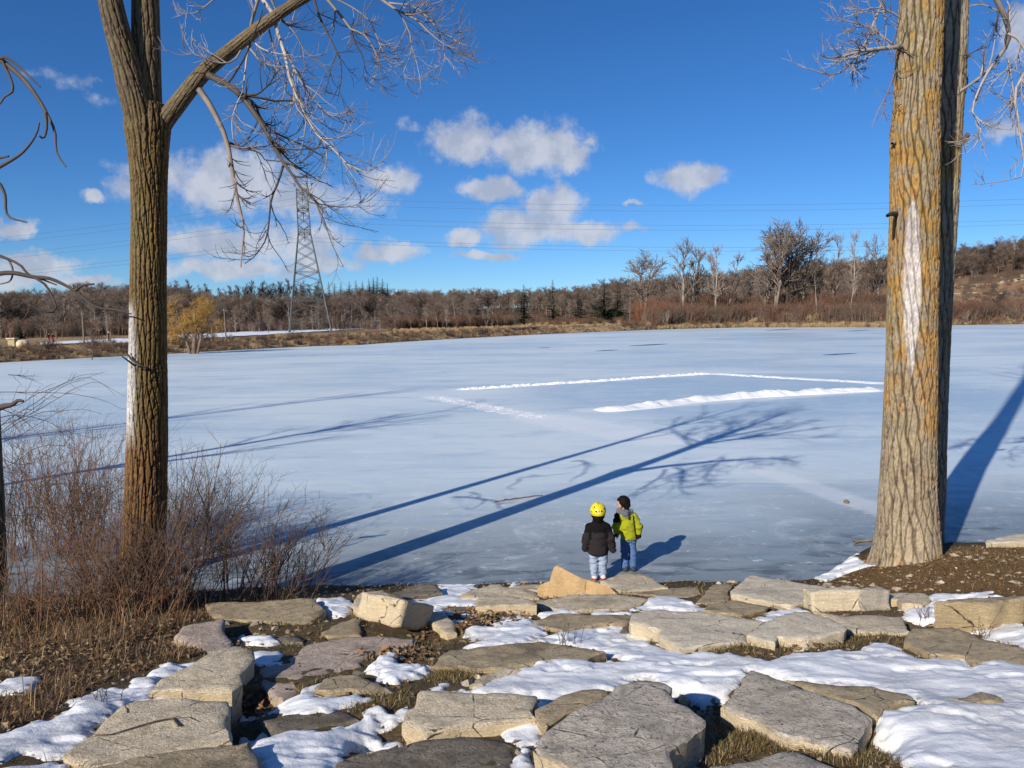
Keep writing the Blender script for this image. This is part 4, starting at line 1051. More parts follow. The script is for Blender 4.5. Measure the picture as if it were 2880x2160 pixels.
# willow with yellow hanging twigs, and small sapling
rng = np.random.default_rng(77); loc = far_at(540, 106); h_ = height_for(540, 812, loc)
P = np.array([[(0, 0, -.3), (.1, 0, .25 * h_), (.4, .1, .5 * h_), (.3, .2, .72 * h_)], [(-.3, 0, -.3), (-.6, .1, .2 * h_), (-1.5, .3, .5 * h_), (-2.0, .2, .74 * h_)], [(.1, 0, 0), (.8, .2, .3 * h_), (1.5, .5, .55 * h_), (2.1, .6, .72 * h_)]])
Rd = np.array([[.34, .28, .2, .08], [.24, .2, .12, .05], [.2, .16, .1, .05]])
tr = MB(); V, Q = tubes(P, Rd, 7); tr.add(V, Q); cr = MB(); bb = MB()
a1, r1 = branch(P, Rd, 12, (2.0, 3.4), (.5, 1.2), .5, 6, rng, .05, .15, .35, 1); V, Q = tubes(a1, r1, 4); bb.add(V, Q)
a2, r2 = branch(a1, r1, 8, (.9, 1.9), (.4, 1.1), .4, 5, rng, .0, .2, .2, 1, .006); V, Q = tubes(a2, r2, 3); cr.add(V, Q)
a3, r3 = branch(a2, r2, 7, (.6, 1.5), (.4, 1.2), .5, 4, rng, -.18, .22, .1, 1, .008); V, Q = tubes(a3, r3, 3); cr.add(V, Q)
wl = empty('willow_tree', loc, 'golden yellow twigged willow leaning over the far shore', 'tree')
tr.build('trunk', B_BROWN, wl); bb.build('limbs', B_BROWN, wl)['kind'] = 'stuff'; cr.build('crown', B_WILLOW, wl)['kind'] = 'stuff'
bare(3, 251, 98, 908, 'thin bare sapling on the far bank by the leftmost pole', 'saplings', 1.0)

# red bush
def bush_mesh(seed, h, w_, nst, twig):
    rng = np.random.default_rng(seed); N = 5
    a = rng.uniform(0, 6.28, nst); rr = np.sqrt(rng.random(nst)) * w_ * .35; ln = rng.uniform(.6, 1, nst) * h
    sl = rng.uniform(0, .5, nst); z = np.linspace(0, 1, N)
    P = np.stack([(rr[:, None] + sl[:, None] * ln[:, None] * z ** 1.3 * .6) * np.cos(a)[:, None], (rr[:, None] + sl[:, None] * ln[:, None] * z ** 1.3 * .6) * np.sin(a)[:, None], ln[:, None] * z - .1], -1)
    P = P + rng.normal(0, .03 * h, P.shape) * z[None, :, None]
    Rd = np.linspace(1, .4, N)[None] * np.full((nst, 1), twig * 1.8)
    m = MB(); V, Q = tubes(P, Rd, 3); m.add(V, Q)
    a2, r2 = branch(P, Rd, 5, (h * .25, h * .5), (.2, .7), .7, 3, rng, .1, .12, .2, 1, twig * .3); V, Q = tubes(a2, r2, 3); m.add(V, Q)
    return m.data('twigs')
for px, r, top, wd, lab in [(1853, 240, 831, 1.0, 'bright rust red bush on the far bank by the whitish post'), (1800, 238, 842, .8, 'smaller rust red bush left of the bright one')]:
    loc = far_at(px, r); h_ = height_for(px, top, loc); o = link('red_bush', bush_mesh(90 + px, h_, h_ * wd, 60, .02), plain('rust_twigs', (.32, .13, .065), .8, .3, .5), None, loc); tag(o, lab, 'bush', 'rust red bushes', 'thing')

# the mass of woods and brush, instanced on points
def scatter(name, label, cat, pts, scl, rot, idx, sources, kind='stuff'):
    me = bpy.data.meshes.new(name); me.vertices.add(len(pts)); me.vertices.foreach_set('co', np.asarray(pts, np.float32).ravel())
    for nm, ty, arr in (('scl', 'FLOAT_VECTOR', scl), ('rot', 'FLOAT', rot), ('idx', 'INT', idx)):
        at_ = me.attributes.new(nm, ty, 'POINT'); at_.data.foreach_set('vector' if ty == 'FLOAT_VECTOR' else 'value', np.asarray(arr, np.int32 if ty == 'INT' else np.float32).ravel())
    o = link(name, me); tag(o, label, cat, kind=kind)
    ng = bpy.data.node_groups.new(name, 'GeometryNodeTree')
    ng.interface.new_socket('Geometry', in_out='INPUT', socket_type='NodeSocketGeometry'); ng.interface.new_socket('Geometry', in_out='OUTPUT', socket_type='NodeSocketGeometry')
    N_ = ng.nodes; L_ = ng.links
    gi = N_.new('NodeGroupInput'); go = N_.new('NodeGroupOutput')
    def attr(nm, ty): n = N_.new('GeometryNodeInputNamedAttribute'); n.data_type = ty; n.inputs[0].default_value = nm; return n.outputs[0]
    cx = N_.new('ShaderNodeCombineXYZ'); L_.new(attr('rot', 'FLOAT'), cx.inputs[2])
    er = N_.new('FunctionNodeEulerToRotation'); L_.new(cx.outputs[0], er.inputs[0])
    cm = N_.new('FunctionNodeCompare'); 
    outj = N_.new('GeometryNodeJoinGeometry')
    for k, group_ in enumerate(sources):
        cmp_ = N_.new('FunctionNodeCompare'); cmp_.data_type = 'INT'; cmp_.operation = 'EQUAL'
        L_.new(attr('idx', 'INT'), [s_ for s_ in cmp_.inputs if s_.type == 'INT'][0]); [s_ for s_ in cmp_.inputs if s_.type == 'INT'][1].default_value = k
        for ob in group_:
            oi_ = N_.new('GeometryNodeObjectInfo'); oi_.inputs['Object'].default_value = ob; oi_.inputs['As Instance'].default_value = True; oi_.transform_space = 'ORIGINAL'
            ip = N_.new('GeometryNodeInstanceOnPoints'); L_.new(gi.outputs[0], ip.inputs['Points']); L_.new(cmp_.outputs[0], ip.inputs['Selection'])
            L_.new(oi_.outputs['Geometry'], ip.inputs['Instance']); L_.new(er.outputs[0], ip.inputs['Rotation']); L_.new(attr('scl', 'FLOAT_VECTOR'), ip.inputs['Scale'])
            L_.new(ip.outputs[0], outj.inputs[0])
    N_.remove(cm)
    L_.new(outj.outputs[0], go.inputs[0])
    md = o.modifiers.new('scatter', 'NODES'); md.node_group = ng
    return o
def kids_of(r): return [c for c in r.children]
srcs = [kids_of(SRC[k]) for k in range(6)]
rg = np.random.default_rng(5)
n = 5200
a = rg.uniform(azim(-500), azim(3400), n)
ds_ = np.interp(a, S_AZ, S_R); Rr = np.interp(a, H_AZ, H_R)
f = rg.random(n) ** .8
r = ds_ + (.42 + .72 * f) * (Rr - ds_)
x, y = r * np.sin(a), r * np.cos(a); z = z_far(x, y)
# keep the open grassy slope on the right free
apx = 1440 + FPX * np.tan(a)
clear = (apx > 2450) & (f < .62)
gap = fbm(xyz(x * .02, y * .02), 2, 301) < .3
keep = ~clear & ~(gap & (f < .45))
hgt = np.where(rg.random(n) < .35, rg.uniform(5, 8, n), rg.uniform(8, 12, n)) * np.where(f > .75, .85, 1.0) * np.where(apx < 1700, .80, 1.0) * np.where((apx > 640) & (apx < 1110) & (f > .3), .85, 1.0)
low = rg.random(n) < .22; hgt = np.where(low & (f > .45), hgt * .45, hgt)
idx = np.where(f > .66, rg.choice([3, 5, 3, 3], n), rg.choice([0, 1, 2, 3, 3, 5, 2, 3], n))
s_ = hgt / 10
n2h = 1100; a2h = rg.uniform(azim(2380), azim(3400), n2h); R2h = np.interp(a2h, H_AZ, H_R); r2h = np.interp(a2h, S_AZ, S_R); f2h = rg.uniform(.60, 1.12, n2h); r2h = r2h + (.42 + .72 * (f2h - .14)) * (R2h - r2h)
x2h, y2h = r2h * np.sin(a2h), r2h * np.cos(a2h); s2h = rg.uniform(.35, .85, n2h)
pw = np.concatenate([xyz(x, y, z)[keep], xyz(x2h, y2h, z_far(x2h, y2h))]); sw = np.concatenate([np.stack([s_ * 1.25, s_ * 1.25, s_], -1)[keep], np.stack([s2h * 1.5, s2h * 1.5, s2h], -1)])
rw2 = np.concatenate([rg.uniform(0, 6.28, n)[keep], rg.uniform(0, 6.28, n2h)]); iw = np.concatenate([idx[keep], rg.choice([3, 3, 5, 2], n2h)])
scatter('woods', 'bare brown winter woods covering the far hills', 'woods', pw, sw, rw2, iw, srcs)

# brush: bushes of several colours along the far bank
BM = [bush_mesh(401, 2.0, 2.2, 26, .012), bush_mesh(402, 2.2, 1.6, 26, .013), bush_mesh(403, 1.6, 2.4, 24, .012), bush_mesh(404, 1.2, 1.2, 34, .010), bush_mesh(405, 2.0, 1.8, 24, .013)]
BMAT = [B_BROWN, bark('russet_twigs', (.215, .118, .078)), B_GREY, B_STRAW, B_DARK]
BL = ['brown bare bush on the far bank left of the willow', 'russet bare bush on the far bank beside the willow', 'grey bare bush on the far bank right of the willow', 'straw coloured grass clump on the far bank below the pylon', 'dark bare bush on the far bank below the willow']
bsrc = []
for i, px in enumerate((300, 480, 640, 780, 590)):
    loc = far_at(px, float(np.interp(azim(px), S_AZ, S_R)) + 4.5)
    o = link('bank_bush', BM[i], BMAT[i], None, loc); o.scale = (.8, .8, .8); tag(o, BL[i], 'bush', 'bushes of the far bank', 'thing'); bsrc.append([o])
def belt(n, px0, px1, d0, d1, idxs, h0, h1, seed, pw=1.0):
    g = np.random.default_rng(seed); a = g.uniform(azim(px0), azim(px1), n); ds_ = np.interp(a, S_AZ, S_R)
    r = ds_ + d0 + (d1 - d0) * g.random(n) ** pw; x, y = r * np.sin(a), r * np.cos(a)
    s_ = g.uniform(h0, h1, n)
    return xyz(x, y, z_far(x, y)), np.stack([s_ * 1.15, s_ * 1.15, s_], -1), g.uniform(0, 6.28, n), g.choice(idxs, n)
belts = [belt(1500, -300, 1900, .2, 7, [3, 3, 3, 0, 2, 1], .12, .42, 1), belt(150, -300, 1400, .5, 6, [0, 4, 0, 2, 1], .3, .6, 2),
         belt(900, 1750, 3400, .3, 8, [0, 2, 3, 3, 1], .4, 1.0, 3), belt(2200, 1830, 3400, 4, 34, [0, 1, 3, 2, 0, 1], .9, 3.0, 4), belt(900, 1900, 2560, 22, 70, [0, 1, 2, 4, 1], 2.0, 4.4, 5), belt(300, 2560, 3400, 22, 60, [0, 1, 2, 4, 1], 1.2, 2.6, 15), belt(700, 2450, 3500, 60, 260, [0, 1, 0, 3, 2], .6, 1.6, 11),
         belt(600, 1090, 1430, 48, 62, [0, 1, 0, 1], 1.0, 1.7, 6), belt(500, -300, 900, 78, 130, [0, 2, 4, 0, 1], .7, 1.9, 7), belt(420, 900, 1850, 70, 130, [0, 2, 4, 0, 1], .7, 1.9, 12), belt(300, 1480, 1900, 30, 60, [0, 1, 4, 3, 3], .4, 1.3, 8), belt(1500, 900, 1900, 5, 60, [3], .25, .6, 13), belt(500, 1850, 2560, .1, 2.2, [3], .5, 1.1, 9),
         belt(500, 2500, 3400, 60, 180, [0, 1, 3], .6, 1.6, 10)]
bp, bs, br, bi = [np.concatenate(q) for q in zip(*belts)]
# leave the snowy path and the joggers in the open
bpx = 1440 + FPX * bp[:, 0] / bp[:, 1]; brr = np.hypot(bp[:, 0], bp[:, 1]) - np.interp(np.arctan2(bp[:, 0], bp[:, 1]), S_AZ, S_R)
ok = ~((bpx > -200) & (bpx < 1105) & (brr > 7) & (brr < 78))
scatter('brush', 'brown and russet winter brush along the far bank', 'brush', bp[ok], bs[ok], br[ok], bi[ok], bsrc)

# ------------------------------------------------------------------ pylon and power lines
M_STEEL = plain('galvanised_steel', (.115, .125, .125), .65, .2, 2.0, 0.2)
loc = far_at(872, 172); pyl = empty('lattice_pylon', loc, 'tall grey steel lattice pylon beyond the snowy path', 'pylon')
pyl.rotation_euler = (0, R(-1.5), R(14))
lev = [0, 2.1, 4.4, 6.7, 9.0, 10.8, 12.7, 14.8, 17.0, 19.0, 20.6, 22.4, 24.0, 25.6, 27.0, 28.4, 29.8]
hw = lambda z: np.interp(z, [0, 20.6, 29.8], [4.4, 1.25, 1.1])
cor = lambda z, k: np.array([hw(z) * (1, 1, -1, -1)[k], hw(z) * (1, -1, -1, 1)[k], z])
for k in range(4):
    MB().tube(np.array([cor(z, k) for z in (-.6, 20.6, 29.8)]), [.15, .115, .09], 4).build('leg', M_STEEL, pyl)
for i in range(len(lev) - 1):
    m = MB(); z0, z1 = lev[i], lev[i + 1]
    for k in range(4):
        k2 = (k + 1) % 4
        if i in (1, 3, 4, 6, 10, 13): m.tube([cor(z0, k), cor(z0, k2)], [.055, .055], 4)
        if i == 0:
            mid = (cor(z1, k) + cor(z1, k2)) / 2; m.tube([cor(0, k), mid], [.05, .05], 4); m.tube([cor(0, k2), mid], [.05, .05], 4)
        else:
            m.tube([cor(z0, k), cor(z1, k2)], [.058, .058], 4)
            if i > 4 or i % 2: m.tube([cor(z0, k2), cor(z1, k)], [.052, .052], 4)
    m.build('brace_panel', M_STEEL, pyl)
ARMS = [29.2, 25.4, 21.2]
for za in ARMS:
    m = MB()
    for sg in (-1, 1):
        tipp = np.array([0, sg * 4.2, za])
        for sx in (-1, 1):
            m.tube([np.array([sx * hw(za), sg * hw(za), za]), tipp], [.07, .05], 4); m.tube([np.array([sx * hw(za), sg * hw(za), za + .9]), tipp], [.06, .05], 4)
            m.tube([np.array([sx * hw(za), sg * hw(za), za]), np.array([sx * .6, sg * 2.6, za + .4])], [.04, .04], 4)
    m.tube([(0, -hw(za), za), (0, hw(za), za)], [.05, .05], 4).build('crossarm', M_STEEL, pyl)
    for sg in (-1, 1):
        MB().tube([(0, sg * 4.2, za), (0, sg * 4.2, za - 1.7)], [.10, .10], 6).build('insulator', M_STEEL, pyl)
bpy.context.view_layer.update()
M_WIRE = plain('wire', (.10, .11, .12), .6, .1, 1)
for j, za in enumerate(ARMS):
    for sg in (-1, 1):
        a0 = pyl.matrix_world @ Vector((0, sg * 4.2, za - 1.7))
        m = MB()
        for (ex, ey, ez), sag in (((200, 138, a0.z - .8), 4.2), ((-330, 250, a0.z + 2), 7.0)):
            d0 = np.array(a0); d1 = np.array((ex, ey + sg * 4.2, ez)); tt_ = np.linspace(0, 1, 40)[:, None]
            q = d0 + (d1 - d0) * tt_; q[:, 2] -= 4 * sag * tt_[:, 0] * (1 - tt_[:, 0]); m.tube(q, np.full(40, .020), 4)
        o = m.build('power_line', M_WIRE)
        tag(o, ('topmost', 'middle', 'lowest')[j] + ' power line on the pylon, ' + ('nearer' if sg < 0 else 'farther') + ' wire of the pair', 'power line', 'power lines strung to the pylon', 'thing')

# wooden poles and small things on the far bank
M_POLE = plain('weathered_wood', (.20, .17, .14), .85, .2, 3)
for px, base, top, lean, r, lab in [(232, 962, 876, 0, 112, 'thin wooden pole between the joggers and the big left trunk'), (633, 950, 866, -.02, 118, 'wooden pole beside the snowy path right of the willow'),
                                (1283, 912, 838, -.10, 200, 'leaning wooden pole in front of the brown hedge'), (1772, 876, 833, 0, 236, 'short pale post left of the rust red bush')]:
    loc = far_at(px, r); h_ = height_for(px, top, loc); o = MB().tube([(0, 0, -.4), (lean * h_ * .5, 0, h_ * .5), (lean * h_, 0, h_)], [.11, .10, .08], 8).tube([(lean * h_ - .25, 0, h_ - .35), (lean * h_ + .25, 0, h_ - .35)], [.05, .05], 4).build('wooden_pole', M_POLE); o.location = loc
    tag(o, lab, 'pole', kind='thing')
loc = far_at(2445, 227); mb = MB().tube([(0, 0, -.3), (0, 0, 1.0)], [.16, .16], 8, (.75, .75, .72)).tube([(0, 0, 1.0), (0, 0, 1.5)], [.2, .2], 8, (.06, .05, .05))
o = mb.build('marker_post', M_BLADE); o.location = loc; tag(o, 'white marker post with a dark top at the waterline of the far shore', 'post', kind='thing')
q = np.array([on_far(x, y) for x, y in ((1443, 930), (1500, 926), (1606, 916))]); q[:, 2] += .35
o = MB().tube(q, [.3, .26, .1], 7).build('fallen_log', B_GREY); tag(o, 'grey fallen log lying on the grassy far bank', 'log', kind='thing')
loc = far_at(59, 108); V, Q = surface_nets(lambda P: ell_sdf(P, (0, 0, .35), (.75, .6, .62)) + .25 * (fbm(P * 2.2, 3, 5) - .5), (-1.2, -1.1, -.6), (1.2, 1.1, 1.3), .12)
o = link('boulder', mesh_data('boulder', V, Q), STONE['warm'], None, loc); tag(o, 'sunlit tan boulder by the jogging path', 'boulder', kind='thing')
loc = far_at(31, 113); kb = empty('stone_pillar', loc, 'squat stone pillar with a flat cap beside the boulder', 'pillar')
MB().box((0, 0, .45), (.8, .7, 1.1)).build('shaft', STONE['tan'], kb, False); MB().box((0, 0, 1.06), (1.05, .95, .14)).build('cap', STONE['pale'], kb, False)
# house glimpsed between the trees
loc = far_at(655, 240); hs_ = empty('house', (loc[0], loc[1], loc[2]), 'small house with a grey roof glimpsed through the trees right of the willow', 'house'); hs_.rotation_euler = (0, 0, .5)
MB().box((0, 0, 1.9), (8, 6, 4.4)).build('wall', plain('brick_red', (.20, .09, .07), .9, .2, 2), hs_, False)
rf = MB(); rf.add([(-4.5, -3.5, 4.1), (4.5, -3.5, 4.1), (4.5, 3.5, 4.1), (-4.5, 3.5, 4.1), (-4.5, 0, 6.6), (4.5, 0, 6.6)], [(0, 1, 5, 4), (2, 3, 4, 5), (0, 3, 2, 1)], [(0, 4, 3), (1, 2, 5)]); rf.build('roof', plain('grey_roof', (.25, .26, .28), .8, .15, 2), hs_, False)
for wx in (-2.2, 0.2, 2.4): MB().box((wx, -3.02, 2.3), (1.1, .06, 1.3)).build('window', plain('white_frame', (.7, .7, .7), .5, .1, 1), hs_, False)
# ------------------------------------------------------------------ big trees on the near bank
FWD = np.array(CAM_M @ Vector((0, 0, -1)))
def depth(P): return (np.asarray(P) - CP) @ FWD
def c8(p_): a = np.asarray(p_, float); return np.stack([500 + a[:, 0] * .3617, a[:, 1] * .3617], -1)
def c2(p_): a = np.asarray(p_, float); return np.stack([2200 + a[:, 0] * .5427, a[:, 1] * .5427], -1)
def cl(p_): a = np.asarray(p_, float); return np.stack([a[:, 0] * .482, 100 + a[:, 1] * .482], -1)
def c3(p_): a = np.asarray(p_, float); return np.stack([a[:, 0] * .392, 1050 + a[:, 1] * .392], -1)
def axis(rows, d):
    """rows of (x, y, width) in the 2212 wide picture at distance d -> centre line and radii"""
    r = np.asarray(rows, float); d = np.broadcast_to(np.asarray(d, float), (len(r),))
    P = at_dist(r[:, 0] * K, r[:, 1] * K, d); return P, r[:, 2] * K * 0.5 * depth(P) / FPX
def trunk_mesh(P, Rad, nu, nv, amp, freq, colour, seed, flare=None):
    S = resample(np.column_stack([P, Rad]), nv); C, Rr_ = S[:, :3], S[:, 3]
    tan = np.gradient(C, axis=0); tan /= np.linalg.norm(tan, axis=1, keepdims=True)
    a = np.cross(tan, np.array([0.0, 1.0, 0.08])); a /= np.linalg.norm(a, axis=1, keepdims=True); b_ = np.cross(tan, a)
    th = np.linspace(0, 2 * math.pi, nu, endpoint=False)
    s = np.concatenate([[0], np.cumsum(np.linalg.norm(np.diff(C, axis=0), axis=1))])
    D = np.cos(th)[None, :, None] * a[:, None] + np.sin(th)[None, :, None] * b_[:, None]
    rm = float(np.mean(Rr_))
    cyl = np.stack(np.broadcast_arrays(np.cos(th)[None] * rm, np.sin(th)[None] * rm, s[:, None]), -1)
    wv = fbm(cyl * np.array([4, 4, 1.6]), 2, seed + 7)[..., None] - 0.5
    nf = max(6, int(round(math.pi * rm * freq / 2.4)))            # furrows round the trunk, crossing in long diamonds
    w1 = (fbm(cyl * np.array([5, 5, 1.5]), 3, seed + 7) - .5) * 5.0; w2 = (fbm(cyl * np.array([5, 5, 1.5]), 3, seed + 9) - .5) * 5.0
    kz = .11 * freq
    f1_ = np.abs(np.sin(nf * th[None] + kz * s[:, None] + w1)); f2_ = np.abs(np.sin(nf * th[None] - kz * s[:, None] * .8 + w2 + 1.1))
    brk = fbm(cyl * np.array([freq * 1.0, freq * 1.0, freq * .55]), 2, seed + 3)
    plate = (.25 + .75 * sstep(.08, .62, f1_)) * (.40 + .60 * sstep(.04, .55, f2_)) * (.55 + .45 * sstep(.30, .46, brk))
    plate = sstep(.06, .85, plate)
    fine_ = fbm(cyl * np.array([freq * 2.6, freq * 2.6, freq * 1.1]), 3, seed + 4)
    rad = Rr_[:, None] * (1 + 0.05 * (fbm(cyl * np.array([2, 2, .8]), 2, seed + 5) - .5)) + amp * (plate - .75) + amp * .35 * (fine_ - .5)
    if flare is not None:
        z = s[:, None]; rad = rad + flare * np.exp(-z / .36) * (0.35 + 1.1 * np.maximum(0, np.cos(th * 3 + seed)) ** 2)[None]
    V = C[:, None] + D * rad[..., None]
    mot = (.55 + .9 * fine_) * (.72 + .56 * fbm(cyl * np.array([6, 6, 3.0]), 3, seed + 12)); mot = np.stack([mot, mot * (1 + .10 * (brk - .5)), mot * (1.06 - .3 * (brk - .4))], -1)
    i = (np.arange(nv - 1)[:, None] * nu + np.arange(nu)[None]); j = np.arange(nv - 1)[:, None] * nu + (np.arange(nu)[None] + 1) % nu
    Q = np.stack([i, j, j + nu, i + nu], -1).reshape(-1, 4)
    return V.reshape(-1, 3), Q, colour(V, D, plate, fine_, cyl) * np.clip(mot.reshape(-1, 3), .3, 1.6)
M_BARK, t, b = new_mat('furrowed_bark')
at = t.new('ShaderNodeAttribute', attribute_name='col'); tc_ = t.new('ShaderNodeTexCoord')
a1 = t.noise(t.scale(tc_.outputs['Object'], 1, 1, .3), 60, 4, .7); a2 = t.noise(t.scale(tc_.outputs['Object'], 1, 1, .2), 150, 3, .7)
v = t.vmath('SCALE', at.outputs['Color']); t.link(t.ramp(a1, .25, .75, False, .62, 1.35), v.node.inputs['Scale'])
t.link(v, b.inputs['Base Color']); b.inputs['Roughness'].default_value = .9
bump(t, b, t.math('ADD', a1, t.math('MULTIPLY', a2, .5)), .7, .012)

def zpx(V):   # picture row (2212 wide) in which a point of the trunk appears
    d = (V - CP) @ CM; return (1080 - FPX * d[..., 1] / d[..., 2] * -1.0 * -1.0 * -1.0) / K if False else (1080 + FPX * d[..., 1] / d[..., 2]) / K
def col_left(V, D, plate, fine_, cyl):
    c = np.where(plate[..., None] > .0, 1, 1) * ((1 - plate[..., None]) * np.array([.055, .038, .018]) + plate[..., None] * np.array([.185, .128, .055]))
    n_ = fbm(cyl * np.array([3, 3, 1.2]), 3, 900)[..., None]
    c = c * (1 - .6 * sstep(.5, .7, n_)) + .6 * sstep(.5, .7, n_) * plate[..., None] * np.array([.16, .128, .048])
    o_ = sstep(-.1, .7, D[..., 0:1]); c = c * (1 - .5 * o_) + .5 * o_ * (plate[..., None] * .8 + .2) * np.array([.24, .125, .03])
    y = zpx(V)[..., None]
    lowr = sstep(880, 980, y); c = c * (1 - .6 * lowr) + .6 * lowr * (plate[..., None] * .85 + .15) * np.array([.20, .088, .036])
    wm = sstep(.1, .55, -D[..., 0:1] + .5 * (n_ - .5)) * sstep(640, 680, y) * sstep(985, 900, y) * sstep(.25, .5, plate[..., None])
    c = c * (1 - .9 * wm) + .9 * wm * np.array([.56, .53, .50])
    st_ = sstep(330, 190, y) * .4; c = c * (1 - st_) + st_ * c.mean(-1, keepdims=True) * np.array([1.2, 1.05, .85])
    return c.reshape(-1, 3)
def col_right(V, D, plate, fine_, cyl):
    p1 = plate[..., None]
    c = (1 - p1) * np.array([.085, .06, .032]) + p1 * np.array([.32, .25, .16])
    n_ = fbm(cyl * np.array([2.2, 2.2, 1.0]), 4, 910)[..., None]; n2_ = fbm(cyl * np.array([11, 11, 5]), 4, 911)[..., None]
    y = zpx(V)[..., None]
    ol = sstep(.42, .6, n2_) * sstep(1000, 500, y) * .7; c = c * (1 - ol) + ol * (p1 * .8 + .2) * np.array([.27, .21, .075])
    gate = .37 - .10 * sstep(-.1, .8, D[..., 0:1]) + .10 * sstep(800, 1150, y)
    ora = sstep(gate + .08, gate + .24, .5 * n_ + .5 * n2_) * .62
    c = c * (1 - ora) + ora * (p1 * .75 + .25) * np.array([.44, .22, .045])
    px_ = (V - CP) @ CM; X = (1440 - FPX * px_[..., 0] / px_[..., 2]) / K
    cxs = np.interp(y[..., 0], [440, 860], [1972, 1968]); hw_ = np.interp(y[..., 0], [435, 490, 640, 720, 810], [4, 15, 19, 13, 2]) + 10 * (n2_[..., 0] - .5)
    scar = (sstep(4, -3, np.abs(X - cxs) - hw_) * (y[..., 0] > 432) * (y[..., 0] < 815) * (D[..., 1] < 0))[..., None]
    c = c * (1 - .92 * scar) + .92 * scar * np.array([.54, .49, .44]) * (.5 + .5 * sstep(.06, .5, p1))
    pl = sstep(1000, 1190, y) * .55; c = c * (1 - pl) + pl * ((1 - p1) * np.array([.13, .095, .055]) + p1 * np.array([.365, .295, .205]))
    return c.reshape(-1, 3)
def col_rear(V, D, plate, fine_, cyl):
    p1 = plate[..., None]; n2_ = fbm(cyl * np.array([5, 5, 1.5]), 3, 921)[..., None]
    c = (1 - p1) * np.array([.09, .066, .038]) + p1 * np.array([.34, .28, .19]); k = sstep(.55, .68, n2_) * .6
    return (c * (1 - k) + k * (p1 * .8 + .2) * np.array([.33, .20, .05])).reshape(-1, 3)
def limb_col(lo, hi): return lambda V, D, plate, fine_, cyl: ((1 - plate[..., None]) * np.array(lo) + plate[..., None] * np.array(hi)).reshape(-1, 3)
def add_trunk(name, parent, P, Rad, nu, nv, amp, freq, colour, seed, flare=None):
    V, Q, c = trunk_mesh(P, Rad, nu, nv, amp, freq, colour, seed, flare)
    return link(name, mesh_data(name, V - np.array(parent.location), Q, col=c), M_BARK, parent)

class Twigs:
    def __init__(s): s.mb = MB()
    def add(s, P, Rd, sides, col, rng):
        V, Q = tubes(P, Rd, sides); T_, N_ = P.shape[:2]
        c = np.asarray(col) * rng.uniform(.65, 1.25, (T_, 1, 1, 1)) * np.ones((T_, N_, sides, 3)); s.mb.add(V, Q, None, c.reshape(-1, 3))
    def build(s, name, parent):
        V = np.concatenate(s.mb.V) - np.array(parent.location)
        o = link(name, mesh_data(name, V, np.concatenate(s.mb.Q), col=np.concatenate(s.mb.C)), M_TWIG, parent); o['kind'] = 'stuff'; return o
def traced(px, d0, d1, w0, w1, N=12):
    """a limb traced in the photograph, given its own distances; widths in px of the 2880 picture"""
    px = np.asarray(px, float); n = len(px); d = np.linspace(0, 1, n)
    P = at_dist(px[:, 0], px[:, 1], d0 + (d1 - d0) * d); S = resample(P, N)
    f = np.linspace(0, 1, N); return S, (w0 + (w1 - w0) * f) * .5 * depth(S) / FPX
PALE, MIDT, DKT = (.37, .32, .285), (.25, .20, .165), (.085, .066, .052)

# ---- left tree
dL = 9.95; rng = np.random.default_rng(300)
P, Rd = axis([(302, 1345, 112), (305, 1270, 98), (312, 1150, 86), (318, 950, 80), (320, 760, 75), (320, 640, 72), (322, 500, 70), (322, 400, 72), (320, 320, 82), (318, 270, 92), (316, 225, 74)], dL)
tl = empty('cottonwood_tree', P[0], 'forked cottonwood with furrowed brown bark rising from the bushes', 'tree')
add_trunk('trunk', tl, P, Rd, 300, 800, .026, 36, col_left, 41)
PB, RB = axis([(317, 285, 60), (316, 220, 62), (316, 150, 58), (314, 0, 54), (310, -200, 46), (300, -480, 38), (285, -800, 24), (280, -1100, 8)], dL)
add_trunk('stem', tl, PB, RB, 160, 460, .015, 38, col_left, 42)
PA, RA = axis([(312, 300, 58), (300, 245, 60), (283, 185, 56), (268, 120, 53), (252, 60, 50), (235, -20, 47), (205, -220, 38), (165, -500, 26), (150, -800, 8)], np.linspace(dL - .06, dL - .5, 9))
add_trunk('stem', tl, PA, RA, 160, 460, .014, 38, col_left, 43)
PC, RC = axis([(326, 345, 30), (340, 295, 36), (356, 262, 38), (376, 235, 37), (405, 198, 35), (440, 157, 33), (475, 127, 30), (540, 75, 26), (600, 32, 23), (650, 0, 21), (730, -40, 17), (830, -55, 12), (930, -20, 7)], dL + .06 - 1.0 * np.linspace(0, 1, 13) ** 1.7)
add_trunk('limb', tl, PC, RC, 90, 460, .007, 55, limb_col((.045, .033, .02), (.20, .15, .085)), 44)
tw = Twigs(); LW_ = .85
def limb(conv, pts, w0_, w1_, dd=-.4, col=PALE, nch=7, ln=(.25, .6), side=True, N=12, base=0):
    S, r_ = traced(conv(pts), dL - .3 + base, dL - .3 + base + dd, w0_ * LW_, w1_ * LW_, N); tw.add(S[None], r_[None], 5, col, rng)
    if side:
        a1, r1 = branch(S[None], r_[None], int(nch * 1.45), (ln[0] * .9, ln[1] * 1.35), (.3, 1.0), .42, 9, rng, .085, .13, .10, 1, .0018); tw.add(a1, r1, 4, col, rng)
        a2, r2 = branch(a1, r1, 5, (ln[0] * .4, ln[1] * .55), (.3, .9), .55, 7, rng, .13, .12, .15, 1, .0013); tw.add(a2, r2, 3, col, rng)
limb(c8, [(165,695),(240,800),(310,930),(380,1090),(420,1290),(450,1480),(490,1650),(515,1800),(500,1960),(490,2080)], 22, 4, -.3, MIDT, 8, (.25, .6))
limb(c8, [(235,585),(340,630),(480,730),(580,860),(660,970),(740,1120),(820,1260),(900,1370),(960,1460),(1050,1530),(1130,1650)], 24, 5, -.5, DKT, 12, (.3, .9))
